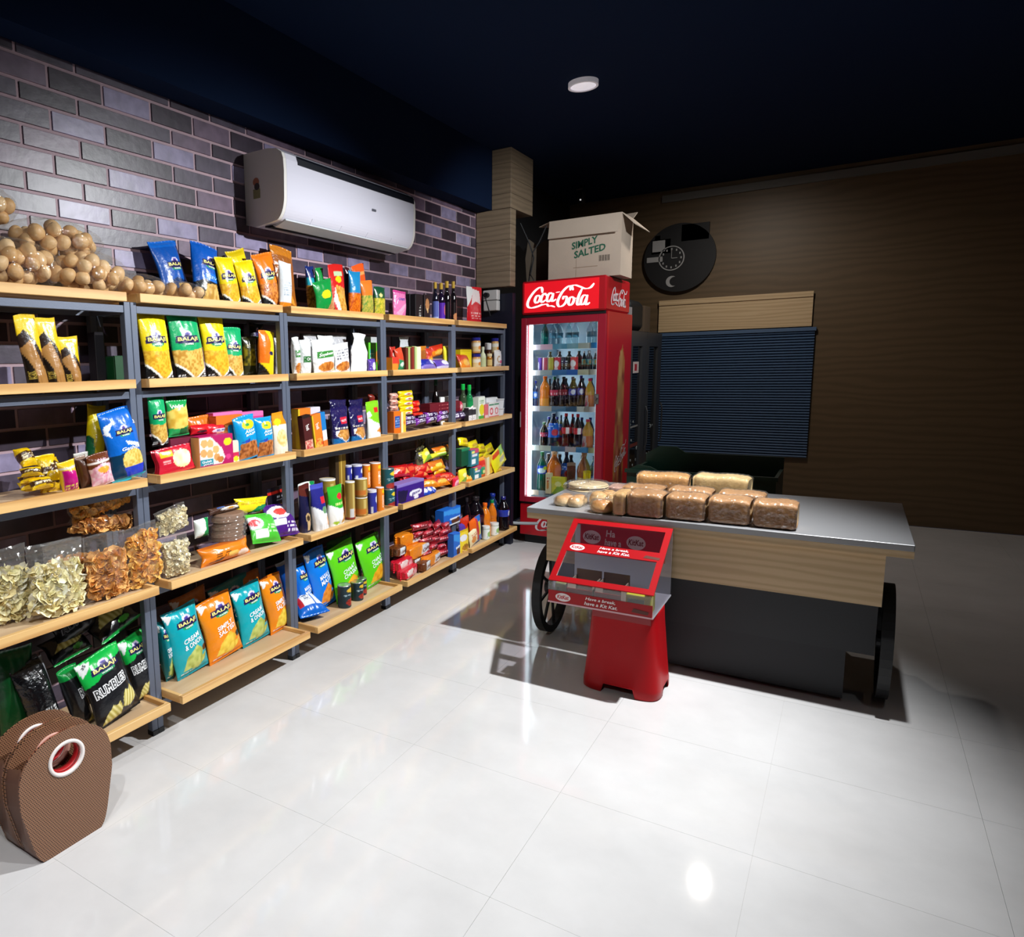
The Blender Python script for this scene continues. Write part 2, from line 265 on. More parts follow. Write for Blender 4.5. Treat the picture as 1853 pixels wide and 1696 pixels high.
DES = {
 'nam_y': NAM('#f4d80c', '#f0c23a', '#d89a20'), 'nam_g': NAM('#12a866', '#e6bf63', '#c08c35'), 'nam_o': NAM('#ee7a12', '#d98a3a', '#a8561c'),
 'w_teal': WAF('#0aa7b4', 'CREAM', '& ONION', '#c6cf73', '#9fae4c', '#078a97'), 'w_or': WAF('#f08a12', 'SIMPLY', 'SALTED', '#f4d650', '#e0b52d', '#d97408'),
 'w_teal_shaded': WAF('#0a7f88', 'CREAM', '& ONION', '#c6cf73', '#9fae4c', '#066'[:1] + '06666c'), 'w_or_shaded': WAF('#c06a14', 'SIMPLY', 'SALTED', '#d6703a', '#a84a20', '#a85c0c'),  # darker copies for bags behind, their shade put into the colours
 'w_blue': WAF('#0d78de', 'MASALA', 'MASTI', '#ef9a3c', '#d87a22', '#0a55b0'), 'w_green': WAF('#5fd21c', 'CHAAT', 'CHASKA', '#f2b52c', '#dc9418', '#48b010'),
 'rumbles': (R_OPS, R_TX + [('RUMBLES', .46, .52, .78, .15, '#f2f2f4', .1, 6, .09), ('RUMBLES', .46, .52, .74, .12, '#111215', .1, 6, .0), ('35', .14, .93, .1, .035, '#222222', 0, 30)]),
 'rumbles2': (R_OPS, R_TX + [('RUMBLES', .46, .52, .78, .15, '#f2f2f4', .1, 6, .09), ('RUMBLES', .46, .52, .74, .12, '#111215', .1, 6, .0)]),
 'rumbles3': ([('f', '#111215'), ('v', .84, 1.01, '#0c8f3c'), ('p', [(.5, .02), (1, .22), (1, .02)], '#8a7f3a', '#c6b85c', 'ridge', 8, 4)], [('RU', .7, .58, .5, .16, '#dddde0', .1, 6, .09), ('RU', .7, .58, .45, .13, '#111215', .1, 6, 0)]),
 'rumblesb': ([('f', '#0e0f12'), ('p', [(.1, .35), (.3, .75), (.75, .8), (.9, .55), (.6, .3)], '#d8cf86', '#9c8f3c', 'ridge', 10, 2), ('e', .6, .2, .14, .07, '#4fae3c'), ('v', 0, .06, '#19a848')], []),
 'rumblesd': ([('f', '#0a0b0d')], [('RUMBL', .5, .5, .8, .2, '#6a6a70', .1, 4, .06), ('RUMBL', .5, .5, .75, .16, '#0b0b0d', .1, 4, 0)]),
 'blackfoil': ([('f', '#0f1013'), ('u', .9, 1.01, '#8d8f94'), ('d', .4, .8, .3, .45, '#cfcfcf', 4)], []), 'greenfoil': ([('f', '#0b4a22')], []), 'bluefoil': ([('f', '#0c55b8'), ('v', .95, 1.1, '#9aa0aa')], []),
 'bluelie': ([('f', '#e9eef4'), ('v', 0, .2, '#0d62c4'), ('u', 0, .1, '#0d62c4'), ('r', .1, .25, .2, .9, '#c22a32'), ('r', .28, .62, .3, .85, '#ffffff'), ('d', .3, .6, .35, .8, '#5a6a80', 9), ('r', .62, .68, .2, 1, '#0d62c4'), ('d', .72, .92, .55, .8, '#22252a', 8)], []),
 'blue': ([('f', '#0b50a8'), ('v', .9, 1.01, '#1464c4'), ('p', [(0, 0), (1, 0), (1, .3), (.5, .4), (0, .3)], '#0a2c5c'), ('p', [(.5, .05), (.95, .05), (.9, .32), (.5, .3)], '#d9b064', '#b08a3a', 14)] + LG(.6, .6), LT(.6, .6)),
 'blue2': ([('f', '#0a57b8'), ('p', [(0, .3), (.5, .42), (1, .32), (1, 0), (0, 0)], '#0a0d14'), ('p', [(.3, .03), (.4, .3), (.8, .34), (.98, .05)], '#e2bb6a', '#b98a3c', 14), ('e', .6, .42, .3, .07, '#1c73d8')] + LG(.6, .66), LT(.6, .66) + [('SEV', .62, .42, .4, .05, '#9fd0ff', .2, 0)]),
 'yellow': ([('f', '#efd410'), ('v', .9, 1.01, '#d9bc08')], []), 'yellow_d': ([('f', '#e9d012'), ('p', [(0, 0), (1, 0), (1, .6), (.3, .7)], '#a58f0a'), ('p', [(0, 0), (.3, 0), (.2, .55), (0, .6)], '#0f5a34')], []),
 'brown_o': ([('f', '#a05a1c'), ('v', .85, 1.01, '#c97a1e'), ('p', [(.1, .2), (.5, .4), (.9, .1)], '#d89030')], []), 'silver_w': ([('f', '#dfe3e6'), ('v', 0, .16, '#d8821c'), ('d', .2, .8, .3, .6, '#a9b4c0', 6)], []),
 'bluegold': ([('f', '#1a2a6a'), ('v', 0, .6, '#c99a3c', '#7d5a1c', 12), ('v', .6, .75, '#1694a8')], []), 'green_sun': ([('f', '#118c3c'), ('p', [(.5, 0), (1, 0), (1, .6), (.75, .35)], '#c98a54', '#a86a3c', 16), ('e', .5, .55, .26, .13, '#f2d81e')], []),
 'redwin': ([('f', '#c8201c'), ('p', [(.25, .02), (.98, .02), (.95, .5), (.3, .6)], '#e0a850', '#b87820', 18), ('r', .3, .85, .76, .86, '#b7c9a0'), ('e', .55, .7, .2, .06, '#f0c818'), ('p', [(.1, .3), (.25, .55), (.4, .03), (.3, .03)], '#f3ece4')], []), 'darkred': ([('f', '#3a1014'), ('u', .6, 1, '#8b8580')], []),
 'blue_or': ([('f', '#1b80b4'), ('v', 0, .52, '#e07818', '#b84c10', 20), ('v', 0, .06, '#d8301c')], []), 'orange_flap': ([('f', '#ef5a20'), ('v', .8, .86, '#f4a05c'), ('v', 0, .55, '#2d66b0')], []), 'or_green': ([('f', '#e87828'), ('v', 0, .6, '#c8b04a', '#6a9038', 24), ('v', 0, .08, '#d84030')], []), 'green_mix': ([('f', '#164f30'), ('v', 0, .62, '#d8c040', '#8a9828', 24), ('e', .4, .72, .14, .06, '#e8d890')], []),
 'pink': ([('f', '#ef7fb8'), ('v', .9, 1.01, '#d84a94'), ('p', [(.1, .2), (.5, .1), (.9, .6), (.6, .5)], '#f6b2d6')], [('CANDY', .5, .7, .5, .09, '#4a4ea8', .2, 0)]),
 'blackbox': ([('f', '#15141a'), ('v', .95, 1.01, '#3c3a40')], []), 'blackbox2': ([('f', '#131417'), ('d', .45, .75, .1, .6, '#c8c8c0', 9), ('v', 0, .1, '#9a958a')], []), 'tanjar': ([('f', '#1a1416'), ('e', .5, .65, .35, .22, '#b07a4c'), ('p', [(.3, .5), (.7, .5), (.6, .3)], '#d8b078')], []),
 'redwhite': ([('f', '#d01c28'), ('p', [(0, .45), (.45, .9), (.3, 1.01), (0, 1.01)], '#e9eeec'), ('p', [(.2, .5), (.5, .62), (.9, .55), (.8, .9), (.4, .95)], '#efe6e4'), ('d', .2, .9, .15, .35, '#f2c8c4', 3)], []),
 'brownwave': ([('f', '#a87840'), ('p', [(0, .7), (.4, .66), (1, .45), (1, 1.01), (0, 1.01)], '#eec61e'), ('p', [(0, .55), (.5, .66), (.9, .2), (1, .35), (.7, .62), (.3, .8), (0, .72)], '#2a1a12'), ('p', [(0, 0), (.42, 0), (.3, .28), (0, .5)], '#1c140e')], [('MACARONI', .2, .17, .34, .1, '#d8b84a', 0, 90)]),
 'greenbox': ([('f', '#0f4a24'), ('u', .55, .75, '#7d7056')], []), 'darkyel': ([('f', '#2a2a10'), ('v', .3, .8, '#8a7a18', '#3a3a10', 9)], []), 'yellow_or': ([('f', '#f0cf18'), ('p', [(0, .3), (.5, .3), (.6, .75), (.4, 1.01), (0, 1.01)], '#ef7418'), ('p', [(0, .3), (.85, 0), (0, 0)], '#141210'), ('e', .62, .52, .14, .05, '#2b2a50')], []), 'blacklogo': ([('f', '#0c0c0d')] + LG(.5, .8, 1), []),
 'grey': ([('f', '#b4b4b8')], []), 'white': ([('f', '#eeecec')], []), 'silver': ([('f', '#c8ccd0')], []),
 'soya': ([('f', '#eceeed'), ('r', .12, .9, .48, .66, '#3d8a3c'), ('e', .55, .22, .4, .14, '#e0913c', '#b4601c', 14), ('e', .9, .1, .12, .05, '#efcf9a')], [('Soyabean', .5, .57, .64, .11, '#f6f8f4', .2, 3)]), 'soya2': ([('f', '#e4e7e7'), ('r', .15, .85, .38, .56, '#2f6e34')], [('CH', .5, .47, .35, .08, '#eef2ee', 0, 0)]), 'soya3': ([('f', '#f0f0f0'), ('e', .5, .25, .45, .16, '#e0913c', '#a8581c', 14), ('d', .1, .9, .5, .85, '#6d6f7a', 4)], []),
 'greenlime': ([('f', '#5fc42c'), ('r', .05, .42, .35, .8, '#3aa88c'), ('e', .7, .55, .2, .2, '#d8903c'), ('d', .1, .4, .4, .7, '#e8f4e8', 4)], []), 'purplew': ([('f', '#5a3fa4'), ('e', .6, .5, .3, .25, '#dcd8ee'), ('v', 0, .2, '#c8c0e0')], []), 'redgreen': ([('f', '#b8281c'), ('v', 0, .5, '#0f5a34'), ('e', .5, .7, .3, .1, '#d8d0c0')], []), 'redgreen2': ([('f', '#d84a2c'), ('p', [(0, 0), (1, 0), (.9, .4), (.2, .55)], '#2f8a5c'), ('e', .5, .3, .25, .1, '#d8e8d8')], []), 'orangered': ([('f', '#f08a2c'), ('v', .6, 1.01, '#d83828')], []), 'brownbar': ([('f', '#6a2a1c'), ('u', .35, .7, '#a8c070')], []), 'brownbar2': ([('f', '#8a2420'), ('u', .5, .8, '#b8c87c')], []), 'cream': ([('f', '#efe6c8'), ('u', 0, .3, '#bcd08a')], []), 'purpleblue': ([('f', '#1c2c9c'), ('e', .75, .6, .18, .22, '#e0e4f4'), ('v', 0, .3, '#8070c0')], []),
 'orange_red': ([('f', '#e8841c'), ('p', [(0, .5), (.5, .7), (1, .4), (1, 1.01), (0, 1.01)], '#c83018'), ('e', .5, .4, .3, .18, '#f0b848')], []), 'yelgreen': ([('f', '#e0d838'), ('p', [(0, 0), (1, 0), (1, .4), (.5, .55)], '#7fae3c'), ('e', .5, .6, .25, .15, '#f4f0a0')], []), 'whitebrown': ([('f', '#f0ece8'), ('e', .5, .5, .3, .2, '#c8a078'), ('e', .5, .5, .16, .11, '#f2eee8'), ('d', .2, .8, .1, .25, '#c8988a', 2)], []), 'whitepink': ([('f', '#f2eeee'), ('e', .6, .4, .25, .1, '#d83a78'), ('d', .2, .8, .15, .3, '#b08898', 2)], []),
 'bluegath': ([('f', '#0c66c8'), ('v', 0, .38, '#0c3450'), ('p', [(0, .36), (.6, .42), (1, .36), (1, .3), (0, .3)], '#0c3450'), ('e', .62, .28, .34, .15, '#efd478', '#d0aa44', 22), ('p', [(.3, .2), (.95, .2), (.85, .06), (.4, .06)], '#1c3cc0'), ('v', 0, .06, '#2aa0b0'), ('p', [(.05, .8), (.3, .86), (.12, .72), (.16, .62), (.02, .7)], '#eef4fa'), ('p', [(.45, .56), (.98, .47), (.95, .43), (.5, .5)], '#eaf2fa')] + LG(.5, .68, .75), LT(.5, .68, .75) + [('Gathiya', .6, .44, .6, .06, '#ffffff', .2, 0), ('35', .88, .78, .12, .05, '#ffffff', .1, 0)]),
 'brownsilver': ([('f', '#3a2418'), ('v', .8, 1.01, '#b8b4ac')], []), 'pinkdots': ([('f', '#6a3418'), ('p', [(0, 0), (1, 0), (1, .62), (.5, .72), (0, .58)], '#f2d0d8', '#e8a0b8', 16), ('e', .5, .52, .26, .1, '#f2a83c'), ('d', .3, .75, .38, .46, '#c8285c', 1), ('v', .74, .78, '#e8dcd4')], [('Nuts', .55, .82, .4, .08, '#f4b8c8', .2, 0)]), 'brown': ([('f', '#4a2a1a'), ('v', .9, 1.01, '#8a7060')], []), 'magenta': ([('f', '#e8c020'), ('p', [(.05, .1), (.95, .02), (.8, .68), (.05, .75)], '#c0107c'), ('d', .1, .8, .12, .3, '#f0d868', 2), ('v', .78, .84, '#d8d0c0')], []), 'yelbrown': ([('f', '#ecc010'), ('p', [(0, .3), (1, .2), (1, .6), (0, .7)], '#4a2c10'), ('d', .1, .9, .35, .6, '#f2e0b0', 2)], []), 'yelwhite': ([('f', '#eec818'), ('v', .2, .5, '#ece4d4'), ('d', .1, .9, .22, .48, '#8a5a1c', 2)], []),
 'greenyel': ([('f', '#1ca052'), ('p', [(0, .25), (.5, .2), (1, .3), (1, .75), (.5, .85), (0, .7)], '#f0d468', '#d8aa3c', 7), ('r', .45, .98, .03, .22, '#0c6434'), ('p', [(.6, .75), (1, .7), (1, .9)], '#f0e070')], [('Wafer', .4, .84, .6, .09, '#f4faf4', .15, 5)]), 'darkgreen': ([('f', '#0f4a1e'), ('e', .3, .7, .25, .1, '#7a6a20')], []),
 'redpop': ([('f', '#c81c34'), ('e', .66, .5, .28, .34, '#f0dca4', '#f8f0d0', 10), ('r', .1, .42, .66, .88, '#f2c01c'), ('v', 0, .08, '#e03a3a'), ('d', .12, .4, .4, .55, '#f0a8a8', 2)], []), 'sweetbox': ([('f', '#b0125c'), ('p', [(.02, .12), (.02, .97), (.35, .97), (.66, .6), (.74, .3), (.66, .12)], '#f4eee6'), ('e', .14, .8, .1, .13, '#d8a868'), ('e', .32, .78, .1, .13, '#dcae6c'), ('e', .12, .5, .1, .13, '#d4a060'), ('e', .3, .46, .1, .13, '#d8a868'), ('e', .48, .58, .1, .13, '#dcae6c'), ('e', .5, .33, .09, .12, '#d09858'), ('e', .6, .25, .1, .1, '#8a3c20', '#c07838', 14), ('e', .84, .78, .12, .12, '#f6d41c'), ('r', .02, .38, .1, .32, '#178ca0'), ('e', .85, .3, .08, .08, '#d83a80')], [('Gulab', .2, .24, .28, .07, '#f4f8f8', 0, 3), ('JAMUN', .22, .15, .26, .06, '#f4f8f8', 0, 3)]), 'maroonbox': ([('f', '#6a1030'), ('e', .5, .3, .2, .15, '#c89020')], []), 'sweetbox2': ([('f', '#e8dcc0'), ('v', .3, .5, '#c82850'), ('e', .5, .2, .45, .12, '#f0d020')], []), 'orangefood': ([('f', '#e0701c'), ('v', .5, .8, '#f0a85c', '#c8501c', 12)], []), 'redfood': ([('f', '#d81c24'), ('e', .5, .3, .3, .15, '#3a2424')], []), 'redwhite2': ([('f', '#d4182c'), ('e', .6, .35, .4, .22, '#e4e0ec'), ('d', .3, .9, .3, .5, '#3a3a8a', 2)], []), 'pinkbox': ([('f', '#cc3a84'), ('v', .9, 1.01, '#e070ac')], []),
 'bluenuts': ([('f', '#0c93cc'), ('p', [(0, .06), (1, .03), (1, .38), (.6, .44), (.1, .4)], '#c87c40', '#8a4820', 15), ('e', .56, .8, .3, .1, '#f0d41c'), ('p', [(.1, .44), (.5, .5), (.45, .4)], '#2a48a8'), ('e', .5, .8, .12, .03, '#2c9a50')], [('Aloo', .55, .66, .5, .07, '#f4fafc', .2, 4), ('BHUJIA', .58, .58, .5, .06, '#f4fafc', .2, 4)]), 'bluenuts2': ([('f', '#0d84bc')], []), 'orwhite': ([('f', '#f0e4cc'), ('v', .72, 1.01, '#e8901c'), ('e', .3, .78, .22, .08, '#f0d020'), ('e', .5, .4, .35, .2, '#f4dca4', '#e0b868', 9)], []),
 'fruity_k': ([('f', '#4a1818'), ('v', 0, .3, '#b83c3c', '#e8b8a0', 9), ('v', .94, 1.01, '#201010')], [('Frooti', .5, .66, .42, .16, '#f4eee8', 0, -78)]), 'fruity_o': ([('f', '#ec7a20'), ('v', 0, .3, '#f0b050', '#d84c1c', 9), ('u', 0, .12, '#e8c020')], [('Frooti', .5, .66, .42, .16, '#f4eee8', 0, -78)]), 'fruity_b': ([('f', '#1c78c0'), ('v', 0, .5, '#e8e4e0'), ('v', 0, .2, '#e07830')], []), 'whitepurple': ([('f', '#d8d0dc'), ('v', .6, .8, '#8a6ab0')], []),
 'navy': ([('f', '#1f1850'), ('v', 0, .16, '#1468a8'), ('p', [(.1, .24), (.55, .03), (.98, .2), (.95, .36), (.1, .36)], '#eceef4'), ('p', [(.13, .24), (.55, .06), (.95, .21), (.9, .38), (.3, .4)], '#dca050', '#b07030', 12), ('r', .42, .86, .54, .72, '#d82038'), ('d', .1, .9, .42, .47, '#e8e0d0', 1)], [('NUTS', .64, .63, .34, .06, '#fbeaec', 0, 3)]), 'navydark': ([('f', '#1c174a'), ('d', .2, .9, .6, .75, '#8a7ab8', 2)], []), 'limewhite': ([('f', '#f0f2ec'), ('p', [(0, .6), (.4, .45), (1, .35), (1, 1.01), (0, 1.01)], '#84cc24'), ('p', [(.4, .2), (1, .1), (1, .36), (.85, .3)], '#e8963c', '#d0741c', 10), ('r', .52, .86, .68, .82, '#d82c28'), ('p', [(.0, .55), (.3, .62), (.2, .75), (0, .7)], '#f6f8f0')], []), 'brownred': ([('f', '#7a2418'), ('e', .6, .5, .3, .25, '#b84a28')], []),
 'orangebook': ([('f', '#e07018'), ('r', .15, .85, .3, .8, '#24509c'), ('d', .2, .8, .35, .75, '#88a8d8', 6)], []), 'yelcarton': ([('f', '#f0c43c'), ('u', .0, .4, '#f4e6b0'), ('e', .7, .5, .16, .12, '#e8742c')], []), 'yelpack': ([('f', '#f2d414'), ('e', .45, .5, .26, .2, '#d8dce0'), ('e', .45, .5, .16, .1, '#c85a2c')], []), 'pinkbiscuit': ([('f', '#e0b4a4'), ('d', .1, .9, .2, .8, '#b04a44', 3)], []), 'redround': ([('f', '#e02418'), ('e', .5, .5, .2, .2, '#f06a3c')], []), 'whitegreen': ([('f', '#f0f0ec'), ('p', [(0, .2), (.6, .2), (.5, .7), (.2, .5)], '#8cc04c'), ('e', .45, .5, .1, .3, '#1a1a18')], []), 'purplechoc': ([('f', '#2c1246'), ('d', .15, .9, .3, .75, '#e8e0f4', 2), ('u', 0, .15, '#7a2c9c'), ('u', .9, 1, '#a8285c')], []), 'maroonchoc': ([('f', '#6a1420'), ('d', .3, .8, .3, .6, '#c86a6a', 1)], []), 'pinkred': ([('f', '#d03858'), ('e', .5, .5, .2, .2, '#e8b0b8')], []),
 'whiteblack': ([('f', '#ece8e8'), ('v', .5, .9, '#2a2428'), ('d', .2, .8, .1, .4, '#8a8a90', 3)], []), 'greenlemon': ([('f', '#eef2e4'), ('e', .5, .45, .4, .25, '#e8dc2c'), ('v', 0, .2, '#48a844'), ('d', .2, .8, .75, .9, '#5a9a50', 2)], []), 'whiteblue': ([('f', '#e8eaec'), ('r', .2, .7, .4, .7, '#2c88b8')], []), 'redpinkbox': ([('f', '#e06a70'), ('v', .1, .3, '#f0d0cc')], []), 'whitered': ([('f', '#efe6e4'), ('e', .5, .45, .36, .24, '#d82c3c'), ('e', .5, .45, .22, .15, '#f2e0e0'), ('v', .85, .95, '#2a8a5c'), ('v', 0, .12, '#d83c48')], []),
 'greenwhite': ([('f', '#e8efe8'), ('p', [(.4, 0), (1, 0), (1, 1.01), (.7, 1.01)], '#0f8a48'), ('e', .4, .5, .2, .2, '#f4f6f2')], []), 'brownegg': ([('f', '#4a2c20'), ('e', .6, .35, .32, .22, '#f0ece8'), ('e', .6, .33, .14, .1, '#e8a83c'), ('e', .3, .7, .12, .1, '#4a7ac8')], []), 'orangepk': ([('f', '#e8821c'), ('p', [(.1, .1), (.4, .3), (.3, .05)], '#5a2c14'), ('d', .2, .5, .3, .5, '#3a1c10', 2), ('e', .8, .2, .16, .16, '#f4e0d4'), ('e', .55, .3, .12, .14, '#f4c060'), ('v', .85, 1.01, '#c8641c')], []), 'greenpk': ([('f', '#4cc038'), ('e', .15, .65, .26, .22, '#e8eef6'), ('e', .15, .65, .16, .12, '#d8383c'), ('r', .1, .5, .15, .42, '#f2f6f0'), ('d', .5, .9, .3, .6, '#c8f0b8', 3)], []), 'purplepk': ([('f', '#4a1c7c'), ('e', .4, .72, .36, .2, '#efe8f4'), ('e', .4, .72, .2, .11, '#e04038'), ('r', .05, .5, .3, .5, '#f2eef6'), ('d', .5, .95, .1, .45, '#e8e0f0', 3)], []), 'yelgrn': ([('f', '#f0d820'), ('p', [(.3, 0), (1, .3), (1, .6), (.6, .5)], '#128a4c'), ('d', .1, .9, .6, .9, '#c8a818', 3)], []), 'darkchoco': ([('f', '#16121c'), ('v', .86, .92, '#b8281c'), ('d', .3, .9, .72, .84, '#c8ccd8', 2)], [('YUM', .62, .62, .42, .08, '#e8b030', 0, 0), ('CHOCO', .62, .52, .5, .09, '#f2d43c', 0, 0)]),
 'darkcereal': ([('f', '#18183c'), ('p', [(0, .8), (1, .7), (1, 1.01), (0, 1.01)], '#5a241c'), ('e', .5, .3, .22, .1, '#c0a070'), ('e', .5, .3, .14, .06, '#3a2a20'), ('r', .35, .65, .05, .22, '#c8a878')], []), 'navywhite': ([('f', '#eceef0'), ('p', [(0, .55), (.3, .45), (.8, .32), (1, .36), (1, 1.01), (0, 1.01)], '#28287e'), ('v', .9, 1.01, '#4a50b8'), ('r', .5, .88, .56, .72, '#d8283c'), ('e', .65, .42, .18, .08, '#6a9a6c'), ('e', .8, .18, .15, .12, '#e8b088')], []), 'greenwh': ([('f', '#f0f0ec'), ('p', [(0, .55), (.5, .42), (1, .45), (1, 1.01), (0, 1.01)], '#30b02c'), ('e', .68, .72, .2, .08, '#d83038'), ('d', .3, .9, .52, .6, '#f0f4a0', 1), ('p', [(.5, .05), (.7, .3), (.95, .35), (.9, .1)], '#e0b868', '#c08840', 12), ('e', .25, .08, .16, .04, '#a8c83c')], []), 'goldbox': ([('f', '#8a6a20'), ('u', 0, .3, '#3a2a14'), ('u', .5, .6, '#c8a850'), ('p', [(.45, .0), (1, .05), (1, .3), (.5, .35)], '#d8924c', '#b0642c', 8), ('r', 0, .4, .02, .35, '#d8d8d8')], []),
 'purplebox': ([('f', '#3c1c84'), ('v', .9, 1.01, '#8a78c0'), ('e', .68, .42, .24, .16, '#f0eef8'), ('e', .7, .18, .1, .06, '#f0eef8'), ('p', [(.02, .75), (.4, .65), (.3, .1), (.05, .1)], '#1c1440')], [('Bite', .68, .42, .3, .13, '#3c1c84', .2, 8)]), 'redtoffee': ([('f', '#c8141c'), ('e', .4, .5, .25, .2, '#e8502c'), ('p', [(.6, .1), (.9, .2), (.8, .6)], '#f09050')], []), 'darkredp': ([('f', '#8a0c18'), ('e', .5, .5, .3, .25, '#c82c34')], []), 'bluewhitep': ([('f', '#2448b8'), ('e', .5, .5, .3, .3, '#e8ecf4')], []), 'pinkround': ([('f', '#d8203c'), ('e', .5, .4, .4, .34, '#f0b0c8'), ('d', .25, .75, .3, .5, '#d03868', 2)], []), 'yelor': ([('f', '#efb41c'), ('p', [(0, .4), (1, .3), (1, 1.01), (0, 1.01)], '#d8701c'), ('e', .5, .45, .25, .18, '#f4dc60')], []),
 'greencart': ([('f', '#0f4c30'), ('v', .88, 1.01, '#1c7a50')], []), 'teabox': ([('f', '#2c7888'), ('r', .1, .6, .15, .45, '#eef0f0'), ('r', .15, .8, .6, .75, '#e0dce4'), ('r', .5, 1, .78, 1.01, '#c84868'), ('e', .3, .85, .2, .1, '#e8e070')], []), 'redtea': ([('f', '#e03428'), ('v', .85, 1.01, '#f0a020'), ('e', .5, .4, .3, .2, '#f06a4c')], []), 'greenred': ([('f', '#2c8a50'), ('v', 0, .4, '#e06a2c'), ('e', .6, .6, .25, .15, '#e8d890')], []), 'yelpack2': ([('f', '#f0dc18'), ('e', .5, .45, .28, .2, '#c8a010')], []), 'yeltri': ([('f', '#f0e41c'), ('r', .1, .7, .72, .92, '#d8481c'), ('e', .65, .4, .24, .14, '#b8a878'), ('p', [(.5, .6), (1, .6), (1, 1.01), (.7, 1.01)], '#8ab83c')], []),
 'redchoc': ([('f', '#8a101c'), ('e', .3, .6, .2, .16, '#d84a58'), ('p', [(.4, .2), (.9, .3), (.7, .6)], '#6a0a14'), ('d', .2, .8, .4, .6, '#e8a8b0', 1)], []), 'bluechoc': ([('f', '#1c68cc'), ('p', [(0, .75), (1, .55), (1, .9), (0, 1.01)], '#3a98e8'), ('e', .7, .22, .26, .2, '#5a3420'), ('v', .0, .06, '#e8e8e8'), ('p', [(.35, .4), (1, .45), (1, .38), (.4, .3)], '#e8eef6')], []), 'yelpouch': ([('f', '#efd038'), ('e', .5, .65, .3, .14, '#e8e8ee'), ('e', .55, .22, .3, .14, '#b8802c', '#8a5a20', 10), ('v', .9, 1.01, '#d8b41c')], []), 'stripe': ([('f', '#e8641c'), ('p', [(.25, .0), (1, 0), (1, 1.01), (.5, 1.01)], '#2468c0'), ('p', [(.5, .3), (.8, .3), (.8, .8), (.55, .8)], '#e0c830'), ('p', [(.45, .95), (.6, .95), (.6, .1), (.3, .1)], '#c03a3a')], []), 'creampk': ([('f', '#efe2b8'), ('e', .4, .4, .25, .2, '#e09040'), ('d', .2, .8, .6, .85, '#d05030', 2)], []),
 'cake_o': ([('f', '#e8861c'), ('p', [(.45, .15), (1, .25), (1, .85), (.5, .8)], '#f0a848'), ('p', [(.5, .25), (.95, .35), (.95, .75), (.55, .7)], '#dfe3ec')], [('Cake', .72, .5, .34, .26, '#6a2c14', .2, 8)]), 'cake_b': ([('f', '#6a3a1c'), ('p', [(.2, .1), (.75, .2), (.8, .85), (.25, .8)], '#e4e8ec'), ('e', .85, .4, .14, .3, '#3a1c10')], [('Cake', .48, .5, .4, .3, '#7a3a1c', .2, 8)]), 'cake_r': ([('f', '#d01c34'), ('e', .3, .62, .25, .2, '#f0dcd8'), ('e', .7, .3, .2, .25, '#f0b0b8'), ('p', [(.05, .05), (.3, .05), (.25, .35), (.05, .3)], '#d8d0c4')], []),
 'khakhra': ([('f', '#8a6a54')], []), 'ch': ([], []),
}
# lathe things: (profile [(r,z,colour)], cap z, cap colour, label (z0,z1,ops,texts))
BOT = {
 'pbjar': ([(.0, 0, 1), (.44, 0, 1), (.5, .04, 1), (.5, .74, 1), (.44, .8, 1)], '#d8a060', (.8, 1, .5, '#2a2a86'), (.12, .7, [('f', '#e8d0a0'), ('v', .55, .9, '#f2ece0'), ('e', .5, .4, .2, .2, '#e08830')])),
 'choc': ([(0, 0, 1), (.46, 0, 1), (.5, .05, 1), (.5, .55, 1), (.42, .68, 1), (.42, .74, 1)], '#4a2414', (.74, 1, .44, '#f0eeee'), (.1, .45, [('f', '#6a3018'), ('e', .5, .5, .2, .3, '#e0b880')])),
 'honey': ([(0, 0, 1), (.46, 0, 1), (.5, .08, 1), (.5, .7, 1), (.42, .8, 1)], '#b8741c', (.8, 1, .46, '#f0ddb0'), (.2, .6, [('f', '#e8c880')])),
 'beigejar': ([(0, 0, 1), (.5, .02, 1), (.5, .84, 1), (.44, .9, 1)], '#cdb088', (.9, 1, .46, '#e0d0b0'), (.2, .7, [('f', '#d8c4a0')])),
 'whitejar': ([(0, 0, 1), (.46, 0, 1), (.5, .06, 1), (.5, .8, 1)], '#d8e4d4', (.8, 1, .5, '#e8ece8'), (.1, .75, [('f', '#eef2ec'), ('e', .5, .5, .25, .3, '#9ac070'), ('d', .2, .8, .2, .4, '#5a8a9a', 2)])),
 'whitecup': ([(0, 0, 1), (.36, 0, 1), (.4, .06, 1), (.48, .9, 1), (.5, .9, 1)], '#e6e8ee', (.9, 1, .52, '#f4f4f6'), None),
 'sauce': ([(0, 0, 1), (.46, 0, 1), (.5, .03, 1), (.5, .56, 1), (.42, .66, 1), (.24, .74, 1), (.2, .86, 1)], '#14101a', (.84, 1, .24, '#c8a03c'), None),
 'soda': ([(0, 0, 1), (.42, 0, 1), (.5, .05, 1), (.5, .3, 1), (.46, .42, 1), (.5, .55, 1), (.44, .68, 1), (.24, .82, 1), (.17, .86, 1), (.17, .91, 1)], '#0e0a10', (.91, 1, .2, '#1c1c24'), None),
 'wine': ([(0, 0, 1), (.48, 0, 1), (.5, .03, 1), (.5, .5, 1), (.4, .62, 1), (.2, .74, 1), (.18, .88, 1)], '#12100f', (.86, 1, .22, '#0e3a20'), None),
 'can': ([(0, .01, 1), (.42, .01, 1), (.46, 0, 1), (.5, .04, 1), (.5, .96, 1), (.46, 1, 1), (.44, .985, 1), (0, .98, 1)], '#b8a050', None, None),
}
